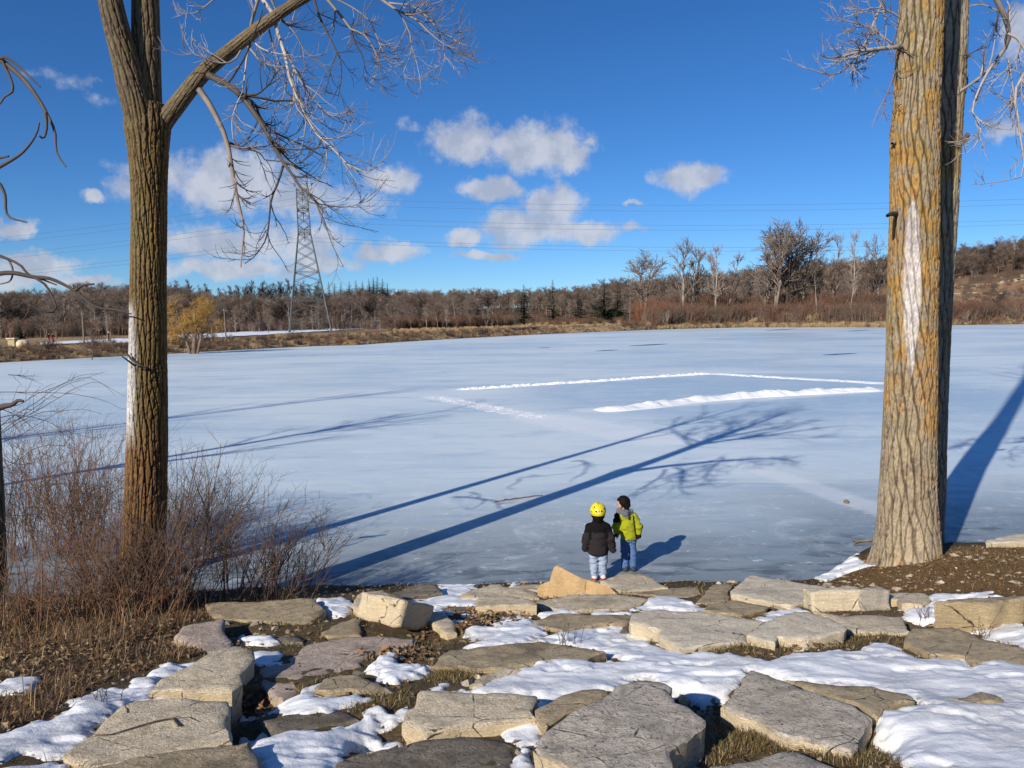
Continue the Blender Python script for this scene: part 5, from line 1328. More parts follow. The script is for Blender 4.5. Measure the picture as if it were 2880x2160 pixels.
limb(c8, [(480,735),(590,790),(630,880),(640,920),(740,1020),(860,1080),(1000,1140),(1130,1220)], 11, 3, .3, DKT, 8)
limb(c8, [(390,1105),(480,1140),(640,1190),(670,1240),(800,1255)], 8, 3, -.1, DKT, 4)
limb(c8, [(820,1290),(780,1420),(730,1540),(715,1660),(690,1850),(600,1990),(520,2050)], 9, 3, -.1, DKT, 6)
limb(c8, [(650,-20),(740,100),(770,230),(830,400),(860,570),(920,740),(1000,920),(1100,1070),(1200,1150),(1280,1250),(1380,1310),(1470,1345),(1560,1320),(1600,1270)], 15, 3, -.5, PALE, 13, (.3, .9))
limb(c8, [(840,390),(900,520),(980,670),(1050,760),(1150,870),(1280,930),(1380,950)], 9, 3, .2, PALE, 9, (.3, .7))
limb(c8, [(1280,1250),(1340,1340),(1420,1440),(1510,1480)], 5, 2, .0, PALE, 3, (.15, .4))
limb(c8, [(730,0),(800,150),(900,240),(990,400),(1080,460),(1150,525)], 8, 2, -.2, MIDT, 6)
limb(c8, [(1055,-30),(1100,130),(1180,290),(1250,440),(1275,560),(1240,800)], 9, 2, -.2, DKT, 6)
limb(c8, [(1150,-20),(1290,150),(1350,230),(1450,270),(1530,390),(1570,490)], 12, 3, -.2, MIDT, 8)
limb(c8, [(1350,230),(1385,350),(1430,420),(1450,500),(1480,630)], 7, 2, -.1, DKT, 4)
limb(c8, [(1560,-20),(1720,90),(1850,150),(1930,230),(2000,290),(2080,350),(2160,375)], 10, 2, -.2, MIDT, 14, (.25, .7))
limb(c8, [(1690,60),(1770,180),(1820,330),(1800,450),(1755,550)], 5, 2, -.1, PALE, 6)
limb(c8, [(575,230),(570,190),(600,80),(630,-20)], 10, 12, -.1, PALE, 2)
limb(c8, [(520,335),(580,400),(650,480),(760,515),(830,515)], 7, 3, -.2, PALE, 5, (.15, .5))
limb(c8, [(510,350),(440,470),(330,490),(220,460),(50,380),(40,300),(60,210)], 8, 2, -.3, PALE, 6, (.15, .5))
limb(c8, [(575,310),(540,430),(520,600),(500,720),(450,830),(420,950),(430,1080)], 8, 2, -.3, PALE, 8, (.2, .6))
limb(c8, [(590,320),(640,370),(740,410),(900,430)], 7, 2, -.2, PALE, 4)
limb(c8, [(710,230),(760,420),(840,600),(820,760),(740,900),(720,1000)], 6, 2, .3, PALE, 8, (.2, .7))
limb(c8, [(1000,930),(985,1040),(960,1150),(900,1210),(810,1205)], 5, 2, .1, PALE, 5)
limb(c8, [(1140,1090),(1160,1220),(1140,1320),(1060,1420),(960,1470)], 5, 2, .1, PALE, 5)
limb(c8, [(960,1460),(1000,1560),(1120,1590),(1290,1610),(1400,1590),(1480,1500)], 5, 2, .1, MIDT, 5)
limb(c8, [(1050,1530),(1140,1720),(1200,1900),(1290,2080)], 5, 2, .1, MIDT, 3)
limb(c8, [(1640,20),(1850,60),(2000,200),(2060,330),(2080,480)], 6, 2, .2, PALE, 10, (.2, .6))
limb(c8, [(1200,-20),(1360,60),(1500,170),(1560,320),(1700,580),(1840,610)], 6, 2, .3, PALE, 8, (.2, .6))
limb(c8, [(300,-20),(200,60),(130,100),(35,105)], 6, 2, 0, PALE, 4, (.12, .35))
limb(full, [(292,790),(278,780),(264,770)], 8, 4, -.2, DKT, 0, side=False, base=.0)
limb(lambda p_: np.asarray(p_, float), [(440,945),(405,945),(370,1030)], 1, 1, 0, DKT, 0, side=False) if False else None
# crown above the picture; its shadow lies on the ice
for PP_, RR2 in ((PB, RB), (PA, RA)):
    S = resample(np.column_stack([PP_, RR2]), 40); S = S[S[:, 2] > 9.0]
    a1, r1 = branch(S[None, :, :3], S[None, :, 3], 10, (2.0, 4.5), (.5, 1.0), .5, 8, rng, .05, .12, .0, 1, .004); tw.add(a1, r1, 5, MIDT, rng)
    a2, r2 = branch(a1, r1, 7, (.8, 1.8), (.4, .9), .5, 6, rng, .0, .14, .2, 1, .003); tw.add(a2, r2, 3, PALE, rng)
    a3, r3 = branch(a2, r2, 4, (.3, .9), (.4, .9), .6, 4, rng, .05, .16, .2, 1, .0025); tw.add(a3, r3, 3, PALE, rng)
tw.build('branches', tl)
MB().tube(at_dist(np.array([412., 395., 372., 348.]), np.array([1036., 1030., 1012., 985.]), dL - .25) - np.array(tl.location), [.022, .02, .016, .009], 6, DKT).build('broken_stub', M_TWIG, tl)

# ---- tree at the left edge, only its trunk edge and hanging branches reach into the picture
dE = 10.5
P, Rd = axis([(-18, 1330, 62), (-18, 1150, 52), (-24, 950, 46), (-42, 600, 42), (-60, 200, 38), (-75, -200, 32), (-90, -600, 24), (-90, -1100, 8)], dE)
te = empty('cottonwood_tree', P[0], 'dark tree at the left edge with bare drooping branches over the far shore', 'tree')
add_trunk('trunk', te, P, Rd, 64, 260, .014, 26, limb_col((.05, .038, .022), (.20, .15, .085)), 51)
tw = Twigs(); dL_keep = dL; dL = dE; LW_ = 1.35
N0 = np.zeros((0, 2))
limb(cl, [(-110,170),(-60,110),(0,140),(80,200),(160,280),(230,380),(270,450),(320,560),(330,680),(385,765)], 14, 3, -.6, DKT, 0, side=False, N=20)
limb(cl, [(265,450),(272,540),(255,598),(230,585)], 8, 4, -.1, DKT, 0, side=False, base=-.5)
limb(cl, [(15,150),(70,270),(72,330),(30,355),(0,400)], 7, 4, 0, DKT, 0, side=False, base=-.2)
limb(cl, [(0,135),(40,130),(110,180),(235,300)], 7, 3, -.2, DKT, 0, side=False, base=-.2)
limb(cl, [(-60,800),(0,765),(110,700),(170,640),(215,570),(230,510)], 9, 3, -.3, DKT, 0, side=False)
limb(cl, [(-30,850),(0,870),(30,940),(45,1050),(155,1090)], 9, 3, -.3, DKT, 0, side=False)
limb(cl, [(-40,720),(10,712),(50,704)], 8, 4, -.1, DKT, 0, side=False)
limb(cl, [(-70,1400),(0,1390),(80,1385),(200,1410),(300,1420),(440,1490),(520,1560),(580,1590),(680,1600),(765,1625)], 11, 3, -.6, DKT, 0, side=False, N=22)
limb(cl, [(440,1490),(480,1460),(550,1450)], 7, 4, 0, DKT, 0, side=False, base=-.4)
limb(cl, [(200,1410),(270,1460),(325,1570),(322,1610),(260,1612),(150,1555)], 6, 3, -.2, DKT, 0, side=False, base=-.25)
limb(cl, [(-60,1265),(50,1305),(120,1340),(160,1390),(200,1405),(330,1455)], 7, 3, -.2, DKT, 0, side=False)
limb(cl, [(50,1305),(75,1370),(60,1430),(0,1450)], 5, 3, 0, MIDT, 0, side=False)
limb(cl, [(185,1565),(160,1620),(135,1660)], 3, 2, 0, DKT, 0, side=False, base=-.3)
limb(c3, [(-40,260),(40,235),(90,225),(130,195),(168,200)], 16, 6, 0, DKT, 0, side=False, base=-.6)
S = resample(np.column_stack([P, Rd]), 40); S = S[S[:, 2] > 8.5]
a1, r1 = branch(S[None, :, :3], S[None, :, 3], 9, (2.0, 4.2), (.5, 1.0), .55, 8, rng, .05, .12, .0, 1, .004); tw.add(a1, r1, 5, MIDT, rng)
a2, r2 = branch(a1, r1, 6, (.8, 1.8), (.4, .9), .5, 6, rng, .0, .14, .2, 1, .003); tw.add(a2, r2, 3, MIDT, rng)
tw.build('branches', te); dL = dL_keep

# ---- two trees farther along the bank to the left: their shadows cross the ice
for X0, Y0, hh, sd_ in ((-20.0, 10.2, 15, 61), (-31.0, 9.6, 21, 62)):
    rg2 = np.random.default_rng(sd_); z0 = float(z_near(np.array(X0), np.array(Y0)))
    r_ = empty('shore_tree', (X0, Y0, z0), 'tall bare tree outside the view whose shadow crosses the ice far left' if sd_ == 62 else 'bare tree outside the view whose thin shadow crosses the ice mid left', 'tree')
    z = np.linspace(-.2, hh, 9); Pt = np.column_stack([.25 * np.sin(z * .4), .2 * np.cos(z * .3), z])[None]; Rt = np.linspace(.26, .03, 9)[None]
    m = MB(); V, Q = tubes(Pt, Rt, 8); m.add(V, Q, None, MIDT); m.build('trunk', M_TWIG, r_)
    tw = Twigs(); off = np.array(r_.location)
    a1, r1 = branch(Pt + off, Rt, 16, (3, 6), (.4, .8), .55, 8, rg2, .08, .1, .3, 1, .006); tw.add(a1, r1, 5, MIDT, rg2)
    a2, r2 = branch(a1, r1, 6, (1, 2.4), (.4, .9), .5, 5, rg2, .04, .12, .2, 1, .005); tw.add(a2, r2, 3, PALE, rg2)
    tw.build('branches', r_)

# ---- right pair
q = on_bank(np.array([2555.0]), np.array([1582.0]))[0]; dR = q[1] + .30
P, Rd = axis([(1958, 1250, 150), (1960, 1215, 134), (1962, 1160, 124), (1961, 1080, 114), (1963, 1000, 109), (1966, 900, 104), (1969, 780, 101), (1970, 700, 100), (1973, 560, 98), (1975, 450, 97), (1976, 340, 98), (1976, 292, 99), (1979, 240, 92), (1985, 120, 90), (1991, 0, 87), (2004, -250, 84), (2022, -700, 80), (2040, -1300, 74), (2055, -2000, 60), (2060, -2800, 30), (2060, -3400, 8)], dR)
tr_ = empty('cottonwood_tree', P[1], 'thick cottonwood trunk with orange lichen and a long white bark scar', 'tree')
add_trunk('trunk', tr_, P, Rd, 480, 1000, .026, 33, col_right, 71, .10)
S = resample(np.column_stack([P, Rd]), 40); S = S[S[:, 2] > 17]
rng = np.random.default_rng(310); tw = Twigs()
def limbR(pts, w0, w1, dd, col, nch, ln=(.3, .7), d0=0.0, N=12):
    S_, r_ = traced(c2(pts), dR + d0, dR + d0 + dd, w0, w1, N); tw.add(S_[None], r_[None], 5, col, rng)
    if nch:
        a1, r1 = branch(S_[None], r_[None], int(nch * 1.5), ln, (.4, 1.0), .45, 8, rng, .04, .13, .1, 1, .002); tw.add(a1, r1, 4, col, rng)
        a2, r2 = branch(a1, r1, 5, (ln[0] * .4, ln[1] * .5), (.3, .9), .55, 6, rng, .10, .13, .2, 1, .0015); tw.add(a2, r2, 3, col, rng)
limbR([(640,235),(600,243),(540,248),(420,262),(320,290),(240,300),(200,285)], 16, 4, -.6, PALE, 9)
limbR([(545,-40),(490,80),(450,180),(410,260),(340,345),(260,392),(140,355)], 9, 3, -.4, PALE, 11)
limbR([(600,250),(540,205),(470,150),(380,120),(280,95)], 7, 2, -.4, PALE, 8)
limbR([(610,200),(590,340),(565,430),(525,525)], 7, 2, -.2, MIDT, 6)
limbR([(620,100),(560,60),(480,40),(390,60)], 6, 2, -.3, PALE, 6)
limbR([(400,265),(370,360),(360,420)], 4, 2, -.1, DKT, 3, (.15, .4))
limbR([(605,740),(585,735),(570,745)], 26, 10, -.1, MIDT, 0)
limbR([(610,1110),(570,1108),(545,1118)], 18, 10, -.5, DKT, 0)
a1, r1 = branch(S[None, :, :3], S[None, :, 3], 8, (2.5, 5), (.5, 1.0), .5, 8, rng, .05, .12, .0, 1, .004); tw.add(a1, r1, 5, MIDT, rng)
a2, r2 = branch(a1, r1, 6, (.8, 1.8), (.4, .9), .5, 6, rng, .0, .14, .2, 1, .003); tw.add(a2, r2, 3, PALE, rng)
tw.build('branches', tr_)
dR2 = dR + 1.65
P, Rd = axis([(1990, 1215, 100), (1992, 1150, 84), (1995, 1050, 86), (1998, 900, 86), (2005, 700, 88), (2018, 450, 92), (2030, 250, 90), (2040, 120, 88), (2046, 0, 84), (2060, -250, 80), (2085, -700, 76), (2110, -1300, 68), (2130, -2000, 52), (2140, -2800, 24), (2140, -3200, 8)], dR2)
t2 = empty('cottonwood_tree', P[1], 'thinner rear trunk half in shadow behind the lichened cottonwood', 'tree')
add_trunk('trunk', t2, P, Rd, 260, 760, .024, 32, col_rear, 81)
S = resample(np.column_stack([P, Rd]), 40); S = S[S[:, 2] > 17]; tw = Twigs()
def limb2(*a, **k): limbR(*a, **k)
limbR([(900,760),(935,735),(968,692)], 26, 12, -.1, DKT, 0, d0=.7)
limbR([(925,470),(1000,420),(1080,350),(1160,240),(1175,175),(1150,80),(1090,-40)], 7, 17, -.8, PALE, 8, d0=.6)
limbR([(1170,175),(1220,200),(1260,260),(1300,300)], 9, 6, -.2, PALE, 5, d0=-.2)
limbR([(1080,350),(1030,440),(985,560),(1000,600),(1030,680),(980,780),(910,800)], 8, 2, -.3, PALE, 9, d0=-.1)
limbR([(1290,330),(1230,420),(1205,500),(1222,620),(1240,760),(1253,900),(1160,935),(1020,955)], 9, 2, -.4, PALE, 9, d0=-.2)
limbR([(1170,300),(1190,420),(1205,520)], 6, 5, -.2, PALE, 4, d0=-.1)
limbR([(1100,480),(1180,540),(1200,500),(1120,590)], 4, 2, -.1, MIDT, 4, d0=-.1)
limbR([(940,285),(965,280),(990,305)], 8, 3, -.1, DKT, 2, (.15, .4), d0=.7)
limbR([(935,370),(960,410),(950,480),(930,540)], 6, 2, -.1, DKT, 3, (.15, .4), d0=.7)
limbR([(1125,30),(1110,130),(1080,210)], 6, 3, -.1, DKT, 3, (.15, .4), d0=-.1)
a1, r1 = branch(S[None, :, :3], S[None, :, 3], 8, (2.5, 5), (.5, 1.0), .5, 8, rng, .05, .12, .0, 1, .004); tw.add(a1, r1, 5, MIDT, rng)
a2, r2 = branch(a1, r1, 6, (.8, 1.8), (.4, .9), .5, 6, rng, .0, .14, .2, 1, .003); tw.add(a2, r2, 3, PALE, rng)
tw.build('branches', t2)

# ------------------------------------------------------------------ bushes on the left of the near shore
RB_ = [(.175, .10, .066), (.105, .066, .047), (.26, .19, .135), (.07, .048, .037), (.235, .12, .068), (.175, .115, .078)]
def shrub(px, py, h_, spread, nst, lean, seed, label, tone):
    g = np.random.default_rng(seed); c0 = on_bank(np.array([float(px)]), np.array([float(py)]))[0]; N = 9
    nst = int(nst * (1.3 if px < 600 else 1.05)); r_ = empty('shrub', c0, label, 'shrub', 'bare shrubs along the left shore')
    ang = g.uniform(0, 6.28, nst); rr = np.sqrt(g.random(nst)) * spread; bx, by = rr * np.cos(ang), rr * np.sin(ang) * .7
    bz = z_near(c0[0] + bx, c0[1] + by) - c0[2] - .03; bz = np.maximum(bz, -c0[2])
    ln = h_ * g.uniform(.45, 1.05, nst); dr = np.stack([np.cos(ang) * g.uniform(.05, .5, nst) + lean, np.sin(ang) * g.uniform(.05, .4, nst), np.ones(nst)], -1)
    dr /= np.linalg.norm(dr, axis=1, keepdims=True); P = np.zeros((nst, N, 3)); P[:, 0] = np.stack([bx, by, bz], -1); cur = dr
    for k in range(1, N):
        cur = cur + g.normal(0, .09, cur.shape) + np.array([lean * .06, 0, .0]); cur /= np.linalg.norm(cur, axis=1, keepdims=True); P[:, k] = P[:, k - 1] + cur * (ln / (N - 1))[:, None]
    Rd = (.0035 + .008 * g.random(nst) ** 2.2)[:, None] * np.linspace(1, .32, N)[None]
    cs = np.array([RB_[i] for i in g.choice(tone, nst)])
    m = MB(); V, Q = tubes(P, Rd, 4); m.add(V, Q, None, np.repeat(cs, N * 4, 0))
    a1, r1 = branch(P, Rd, 6, (.25 * h_ * .6, .55 * h_ * .6), (.35, 1.0), .6, 6, g, .04, .16, .2, 1, .0011); V, Q = tubes(a1, r1, 3); c1 = np.repeat(np.repeat(cs, 6, 0), 6 * 3, 0); m.add(V, Q, None, c1)
    a2, r2 = branch(a1, r1, 2, (.07 * h_, .2 * h_), (.3, .9), .6, 4, g, .06, .12, .2, 1, .0010); V, Q = tubes(a2, r2, 3); m.add(V, Q, None, np.repeat(np.repeat(cs, 12, 0), 4 * 3, 0))
    o = m.build('stems', M_TWIG, r_); o['kind'] = 'stuff'
    return r_
SHR = [(20, 1690, 2.5, .55, 40, .06, [1, 3, 0], 'tall dark brown shrub at the left edge beneath arching canes'), (120, 1688, 2.5, .5, 44, .05, [0, 2, 4], 'reddish tall shrub just right of the left edge'),
       (215, 1692, 2.5, .5, 44, .0, [0, 2, 1, 4], 'dense red brown shrub midway to the forked trunk'), (300, 1690, 2.4, .45, 42, .05, [4, 2, 5], 'straight stemmed rusty shrub left of the forked trunk'),
       (385, 1735, 1.35, .45, 34, .05, [0, 5, 1], 'thin stemmed shrub growing right before the forked trunk'), (330, 1728, 1.6, .4, 34, .08, [4, 0, 1], 'upright reddish shrub against the left side of the forked trunk'), (470, 1722, 1.7, .45, 36, .16, [0, 1, 3], 'dark shrub leaning away from the right side of the forked trunk'), (420, 1712, 1.3, .5, 36, .05, [5, 2, 0], 'low tangled shrub in front of the forked trunk'), (500, 1690, 2.1, .45, 46, .10, [0, 2, 5], 'leaning pale brown shrub right of the forked trunk'),
       (580, 1690, 1.9, .45, 46, .22, [0, 3, 2], 'wide shrub leaning right over the ice'), (680, 1688, 1.6, .4, 40, .22, [3, 1, 0], 'dark shrub with long canes reaching right'),
       (770, 1684, 1.15, .34, 30, .12, [3, 1, 5], 'low dark shrub behind the long olive slab'), (835, 1680, 1.0, .25, 14, .06, [3, 1], 'sparse shrub at the right end of the thicket'),
       (925, 1672, .75, .10, 7, .12, [3, 1, 5], 'small lone clump of thin stems by the snow clump'),
       (60, 1760, 1.2, .7, 40, .05, [4, 0, 5], 'short rusty shrub low at the left edge in the brown grass'), (250, 1745, 1.0, .7, 40, .0, [4, 5, 2], 'short tawny shrub in the brown grass'), (400, 1738, .8, .5, 30, .1, [5, 4], 'small tawny shrub at the foot of the forked trunk')]
for i, (px, py, h_, sp_, ns, ln_, tone, lab) in enumerate(SHR): shrub(px, py, h_, sp_, ns, ln_, 500 + i, lab, tone)
# arching canes traced at the left edge
g = np.random.default_rng(560); c0 = on_bank(np.array([5.0]), np.array([1700.0]))[0]
ar = empty('arching_bramble', c0, 'tangle of thin dark canes arching over the ice at the left edge', 'bramble'); m = MB(); base_d = c0[1] - .3
for pts in ([(-40,420),(0,380),(120,290),(260,210),(390,110),(520,50),(640,30),(760,90),(920,180)], [(-40,470),(60,380),(200,280),(330,190),(460,90),(600,40),(740,-10)], [(-20,135),(100,134),(300,138),(500,145),(640,170),(760,200),(860,250),(915,262)],
            [(-40,330),(100,300),(300,330),(420,385),(560,440),(720,470)], [(-20,700),(120,630),(250,540),(400,515),(590,560)], [(0,720),(100,780),(250,820),(450,790),(620,790)], [(0,440),(140,350),(300,280),(440,270),(590,258),(725,290)],
            [(-20,380),(180,310),(380,200),(520,120),(640,70),(730,70),(830,160)], [(20,260),(150,320),(260,420),(300,480)], [(-20,600),(120,650),(240,640),(420,560),(580,350)], [(-20,260),(150,220),(260,150),(420,90),(560,20),(700,0)], [(60,10),(160,20),(245,50)],
            [(-30,860),(120,870),(300,800),(480,700)], [(0,1010),(200,1020),(420,960),(700,1000),(860,1020)], [(0,500),(150,440),(330,330),(480,250)]):
    px = c3(pts); S = resample(at_dist(px[:, 0], px[:, 1], base_d + g.uniform(-.4, .5)), 16); r_ = np.linspace(.0065, .002, 16)
    V, Q = tubes(S, r_, 4); m.add(V - c0, Q, None, np.array(RB_[3]) * g.uniform(.6, 1.1))
    a1, r1 = branch(S[None], r_[None], 9, (.12, .4), (.4, 1.1), .6, 5, g, .06, .15, .1, 1, .001); V, Q = tubes(a1, r1, 3); m.add(V - c0, Q, None, np.array(RB_[1]))
m.build('canes', M_TWIG, ar)['kind'] = 'stuff'

# ------------------------------------------------------------------ grass and leaves
def scatter_pts(n, poly, g):
    poly = np.asarray(poly); lo = np.maximum(poly.min(0), (-9, 3)); hi = np.minimum(poly.max(0), (12, 14.5)); p_ = g.uniform(lo, hi, (n, 2)); return p_[in_poly(p_[:, 0], p_[:, 1], poly)]
def blades(p_, length, width, g, cols, flat=.5):
    n = len(p_); z = z_near(p_[:, 0], p_[:, 1]) - .01; L = g.uniform(length[0], length[1], n); a = g.uniform(0, 6.28, n); tl_ = g.uniform(.15, 1.0, n) * flat * 2
    d = np.stack([np.cos(a) * np.sin(tl_), np.sin(a) * np.sin(tl_), np.cos(tl_)], -1); s_ = np.stack([-np.sin(a), np.cos(a), 0 * a], -1) * (g.uniform(width[0], width[1], n) / 2)[:, None]
    b0 = np.column_stack([p_, z]); mid = b0 + d * (L * .55)[:, None]; tip = mid + (d * np.array([1.3, 1.3, .35])) * (L * .5)[:, None]
    V = np.stack([b0 - s_, b0 + s_, mid + s_ * .7, mid - s_ * .7, tip], 1); i = np.arange(n)[:, None] * 5
    c = np.array(cols)[g.choice(len(cols), n)] * g.uniform(.6, 1.3, (n, 1))
    return V.reshape(-1, 3), (i + np.array([[0, 1, 2, 3]])), (i + np.array([[3, 2, 4]])), np.repeat(c, 5, 0)
def leaves(p_, size, g, cols, lift=.012):
    n = len(p_); z = z_near(p_[:, 0], p_[:, 1]) + g.uniform(.0, lift * 2, n); a = g.uniform(0, 6.28, n); s_ = g.uniform(size[0], size[1], n) / 2
    nrm = g.normal(0, .45, (n, 3)); nrm[:, 2] = 1; nrm /= np.linalg.norm(nrm, axis=1, keepdims=True)
    u = np.cross(nrm, np.stack([np.cos(a), np.sin(a), 0 * a], -1)); u /= np.linalg.norm(u, axis=1, keepdims=True); w_ = np.cross(nrm, u); c0 = np.column_stack([p_, z]); S_ = s_[:, None]
    V = np.stack([c0 - u * S_, c0 - w_ * S_ * .6 + nrm * S_ * .3, c0 + u * S_, c0 + w_ * S_ * .6 + nrm * S_ * .3, c0 - u * S_ * .1], 1); i = np.arange(n)[:, None] * 5
    c = np.array(cols)[g.choice(len(cols), n)] * g.uniform(.6, 1.3, (n, 1)); T = np.concatenate([i + np.array([[0, 1, 4]]), i + np.array([[1, 2, 4]]), i + np.array([[2, 3, 4]]), i + np.array([[3, 0, 4]])])
    return V.reshape(-1, 3), T, np.repeat(c, 5, 0)
g = np.random.default_rng(600)
DRY = [(.135, .08, .042), (.18, .11, .055), (.09, .056, .032), (.25, .17, .09), (.12, .062, .036)]
mb = MB(); p_ = scatter_pts(150000, LW, g); dens_ = fbm(xyz(p_[:, 0] * 1.4, p_[:, 1] * 1.4), 3, 601); p_ = p_[(g.random(len(p_)) < sstep(.3, .62, dens_) + .2) & ~blocked(p_[:, 0], p_[:, 1])]
mb.add(*blades(p_, (.05, .17), (.004, .009), g, DRY, .92)); p2 = p_[g.random(len(p_)) < .035]; mb.add(*blades(p2, (.15, .5), (.003, .006), g, [(.34, .25, .13), (.26, .14, .06)], .4))
o = mb.build('dry_grass', M_BLADE, None, False); tag(o, 'matted brown dead grass covering the left bank', 'grass', kind='stuff')
mb = MB(); p_ = scatter_pts(60000, [(-6, 3.2), (9, 3.2), (9, 12.2), (-6, 12.2)], g); nz = fbm(xyz(p_[:, 0] * 1.1, p_[:, 1] * 1.1), 3, 602); p_ = p_[(nz > .42) & ~blocked(p_[:, 0], p_[:, 1])]
near_ = np.minimum(1, 5.5 / p_[:, 1]) ; p_ = p_[g.random(len(p_)) < .9]
mb.add(*blades(p_, (.025, .085), (.003, .006), g, [(.13, .11, .038), (.20, .145, .062), (.09, .09, .03), (.29, .22, .11), (.15, .088, .04)], .82))
for conv, pts, n_b in ((ce, [(-260,420),(-60,380),(130,430),(330,550),(700,650),(880,680),(960,560),(1040,520),(1180,640),(1330,790),(700,780),(420,660),(200,650),(0,720),(-250,760)], 24000), (cc, [(1140,190),(1380,180),(1380,250),(1280,265)], 900), (cd, [(380,800),(720,700),(1100,710),(1160,800),(1250,860),(1060,840),(860,830),(600,810)], 3500),
                       (cd, [(1480,600),(1700,540),(1960,520),(2000,640),(1850,600)], 2500), (cc, [(1220,665),(1780,610),(1790,680),(1950,740),(1500,700)], 2500), (cb, [(350,880),(600,780),(800,790),(820,880),(560,960),(480,960)], 2500), (cb, [(480,560),(900,480),(1050,500),(930,620),(760,560)], 2500), (cb, [(930,640),(1300,640),(1200,760),(900,740)], 2500)):
    q = conv(pts); wq = on_bank(q[:, 0], q[:, 1])[:, :2]; lo, hi = wq.min(0), wq.max(0); pp = g.uniform(lo, hi, (n_b, 2)); pp = pp[in_poly(pp[:, 0], pp[:, 1], wq) & ~blocked(pp[:, 0], pp[:, 1])]
    mb.add(*blades(pp, (.03, .10), (.003, .006), g, [(.15, .12, .038), (.23, .17, .075), (.105, .10, .032), (.33, .25, .13), (.18, .105, .045), (.13, .08, .04)], .84))
# longer tufts along the front edges of the stones
for B in ROCKXY:
    if len(B) < 8: continue
    Nn = np.roll(B, -1, 0) - np.roll(B, 1, 0); Nn = np.stack([Nn[:, 1], -Nn[:, 0]], -1); Nn /= np.linalg.norm(Nn, axis=1, keepdims=True) + 1e-9
    k = Nn[:, 1] < .2; B2 = B[k] + Nn[k] * .05
    if len(B2) == 0: continue
    pp = np.repeat(B2, 9, 0) + g.normal(0, .025, (len(B2) * 9, 2)); nz = fbm(xyz(pp[:, 0] * 2, pp[:, 1] * 2), 2, 603); pp = pp[(nz > .5) & ~blocked(pp[:, 0], pp[:, 1])]
    if len(pp): mb.add(*blades(pp, (.04, .13), (.003, .005), g, [(.34, .25, .11), (.26, .18, .08), (.16, .12, .04)], .45))
o = mb.build('grass', M_BLADE, None, False); tag(o, 'short olive and straw grass growing in the gaps between stones', 'grass', kind='stuff')
mb = MB(); p_ = scatter_pts(40000, MW, g); p_ = p_[~blocked(p_[:, 0], p_[:, 1])]
mb.add(*blades(p_, (.02, .065), (.003, .006), g, [(.21, .12, .042), (.26, .16, .06), (.15, .08, .03), (.32, .22, .095)], .7))
wq = on_bank(np.linspace(2470, 2640, 30), np.interp(np.linspace(2470, 2640, 30), [2470, 2560, 2640], [1585, 1575, 1552]))[:, :2]; pp = np.repeat(wq, 30, 0) + g.normal(0, .06, (900, 2)); mb.add(*blades(pp, (.05, .16), (.003, .006), g, [(.30, .19, .075), (.22, .13, .05)], .4))
o = mb.build('mound_grass', M_BLADE, None, False); tag(o, 'thin brown grass on the mound around the big right tree', 'grass', kind='stuff')
mb = MB(); LC = [(.22, .14, .075), (.17, .105, .055), (.34, .25, .155), (.12, .072, .04), (.25, .14, .07)]
p_ = scatter_pts(15000, LW, g); mb.add(*[x for x in (lambda r_: (r_[0], None, r_[1], r_[2]))(leaves(p_[~blocked(p_[:, 0], p_[:, 1])], (.03, .08), g, LC))])
p_ = scatter_pts(11000, [(-6, 3.2), (9, 3.2), (9, 12), (-6, 12)], g); V, T, c = leaves(p_[~blocked(p_[:, 0], p_[:, 1])], (.02, .07), g, LC); mb.add(V, None, T, c)
p_ = scatter_pts(900, MW, g); V, T, c = leaves(p_, (.02, .06), g, [(.34, .24, .13), (.26, .16, .07), (.42, .33, .22)]); mb.add(V, None, T, c)
for conv, x, y, n_b, sp_ in ((cb, 1360, 290, 160, .16), (cb, 1340, 345, 120, .2), (cd, 440, 800, 60, .12), (cc, 1560, 1210, 50, .1), (cb, 760, 570, 120, .2), (cd, 1380, 650, 20, .1), (ca, 1640, 870, 60, .12), (cb, 1120, 390, 60, .15)):
    q = conv([(x, y)]); c0 = on_bank(q[:, 0], q[:, 1])[0, :2]; V, T, c = leaves(c0 + g.normal(0, sp_, (n_b, 2)) * np.array([1, .5]), (.04, .10), g, LC, .03); mb.add(V, None, T, c)
o = mb.build('fallen_leaves', M_BLADE, None, False); tag(o, 'dead brown leaves lying among stones and grass', 'leaves', kind='stuff')

# small stone chips in the gaps
mb = MB(); p_ = scatter_pts(1500, [(-5, 3.2), (8, 3.2), (8, 11.6), (-5, 11.6)], g); p_ = p_[~blocked(p_[:, 0], p_[:, 1]) & ~in_poly(p_[:, 0], p_[:, 1], LW)]
oct_ = np.array([(1, 0, 0), (-1, 0, 0), (0, 1, 0), (0, -1, 0), (0, 0, 1), (0, 0, -1), (.7, .7, .4), (-.7, .6, .4)], float); ft = np.array([(4, 0, 6), (4, 6, 2), (4, 2, 7), (4, 7, 1), (4, 1, 3), (4, 3, 0), (0, 2, 6), (2, 1, 7), (5, 2, 0), (5, 1, 2), (5, 3, 1), (5, 0, 3)])
for q_ in p_:
    sz = .012 + .05 * g.random() ** 2.5; M3 = np.array(Matrix.Rotation(g.uniform(0, 6.28), 3, 'Z')); v_ = (oct_ + g.normal(0, .18, oct_.shape)) * sz * np.array([1.2, .9, .55]) @ M3.T
    mb.add(v_ + np.array([q_[0], q_[1], float(z_near(np.array(q_[0]), np.array(q_[1]))) + sz * .15]), None, ft, np.array([.40, .34, .26]) * g.uniform(.45, 1.3))
o = mb.build('gravel', M_BLADE, None, False); tag(o, 'loose stone chips in the soil between the slabs', 'gravel', kind='stuff')

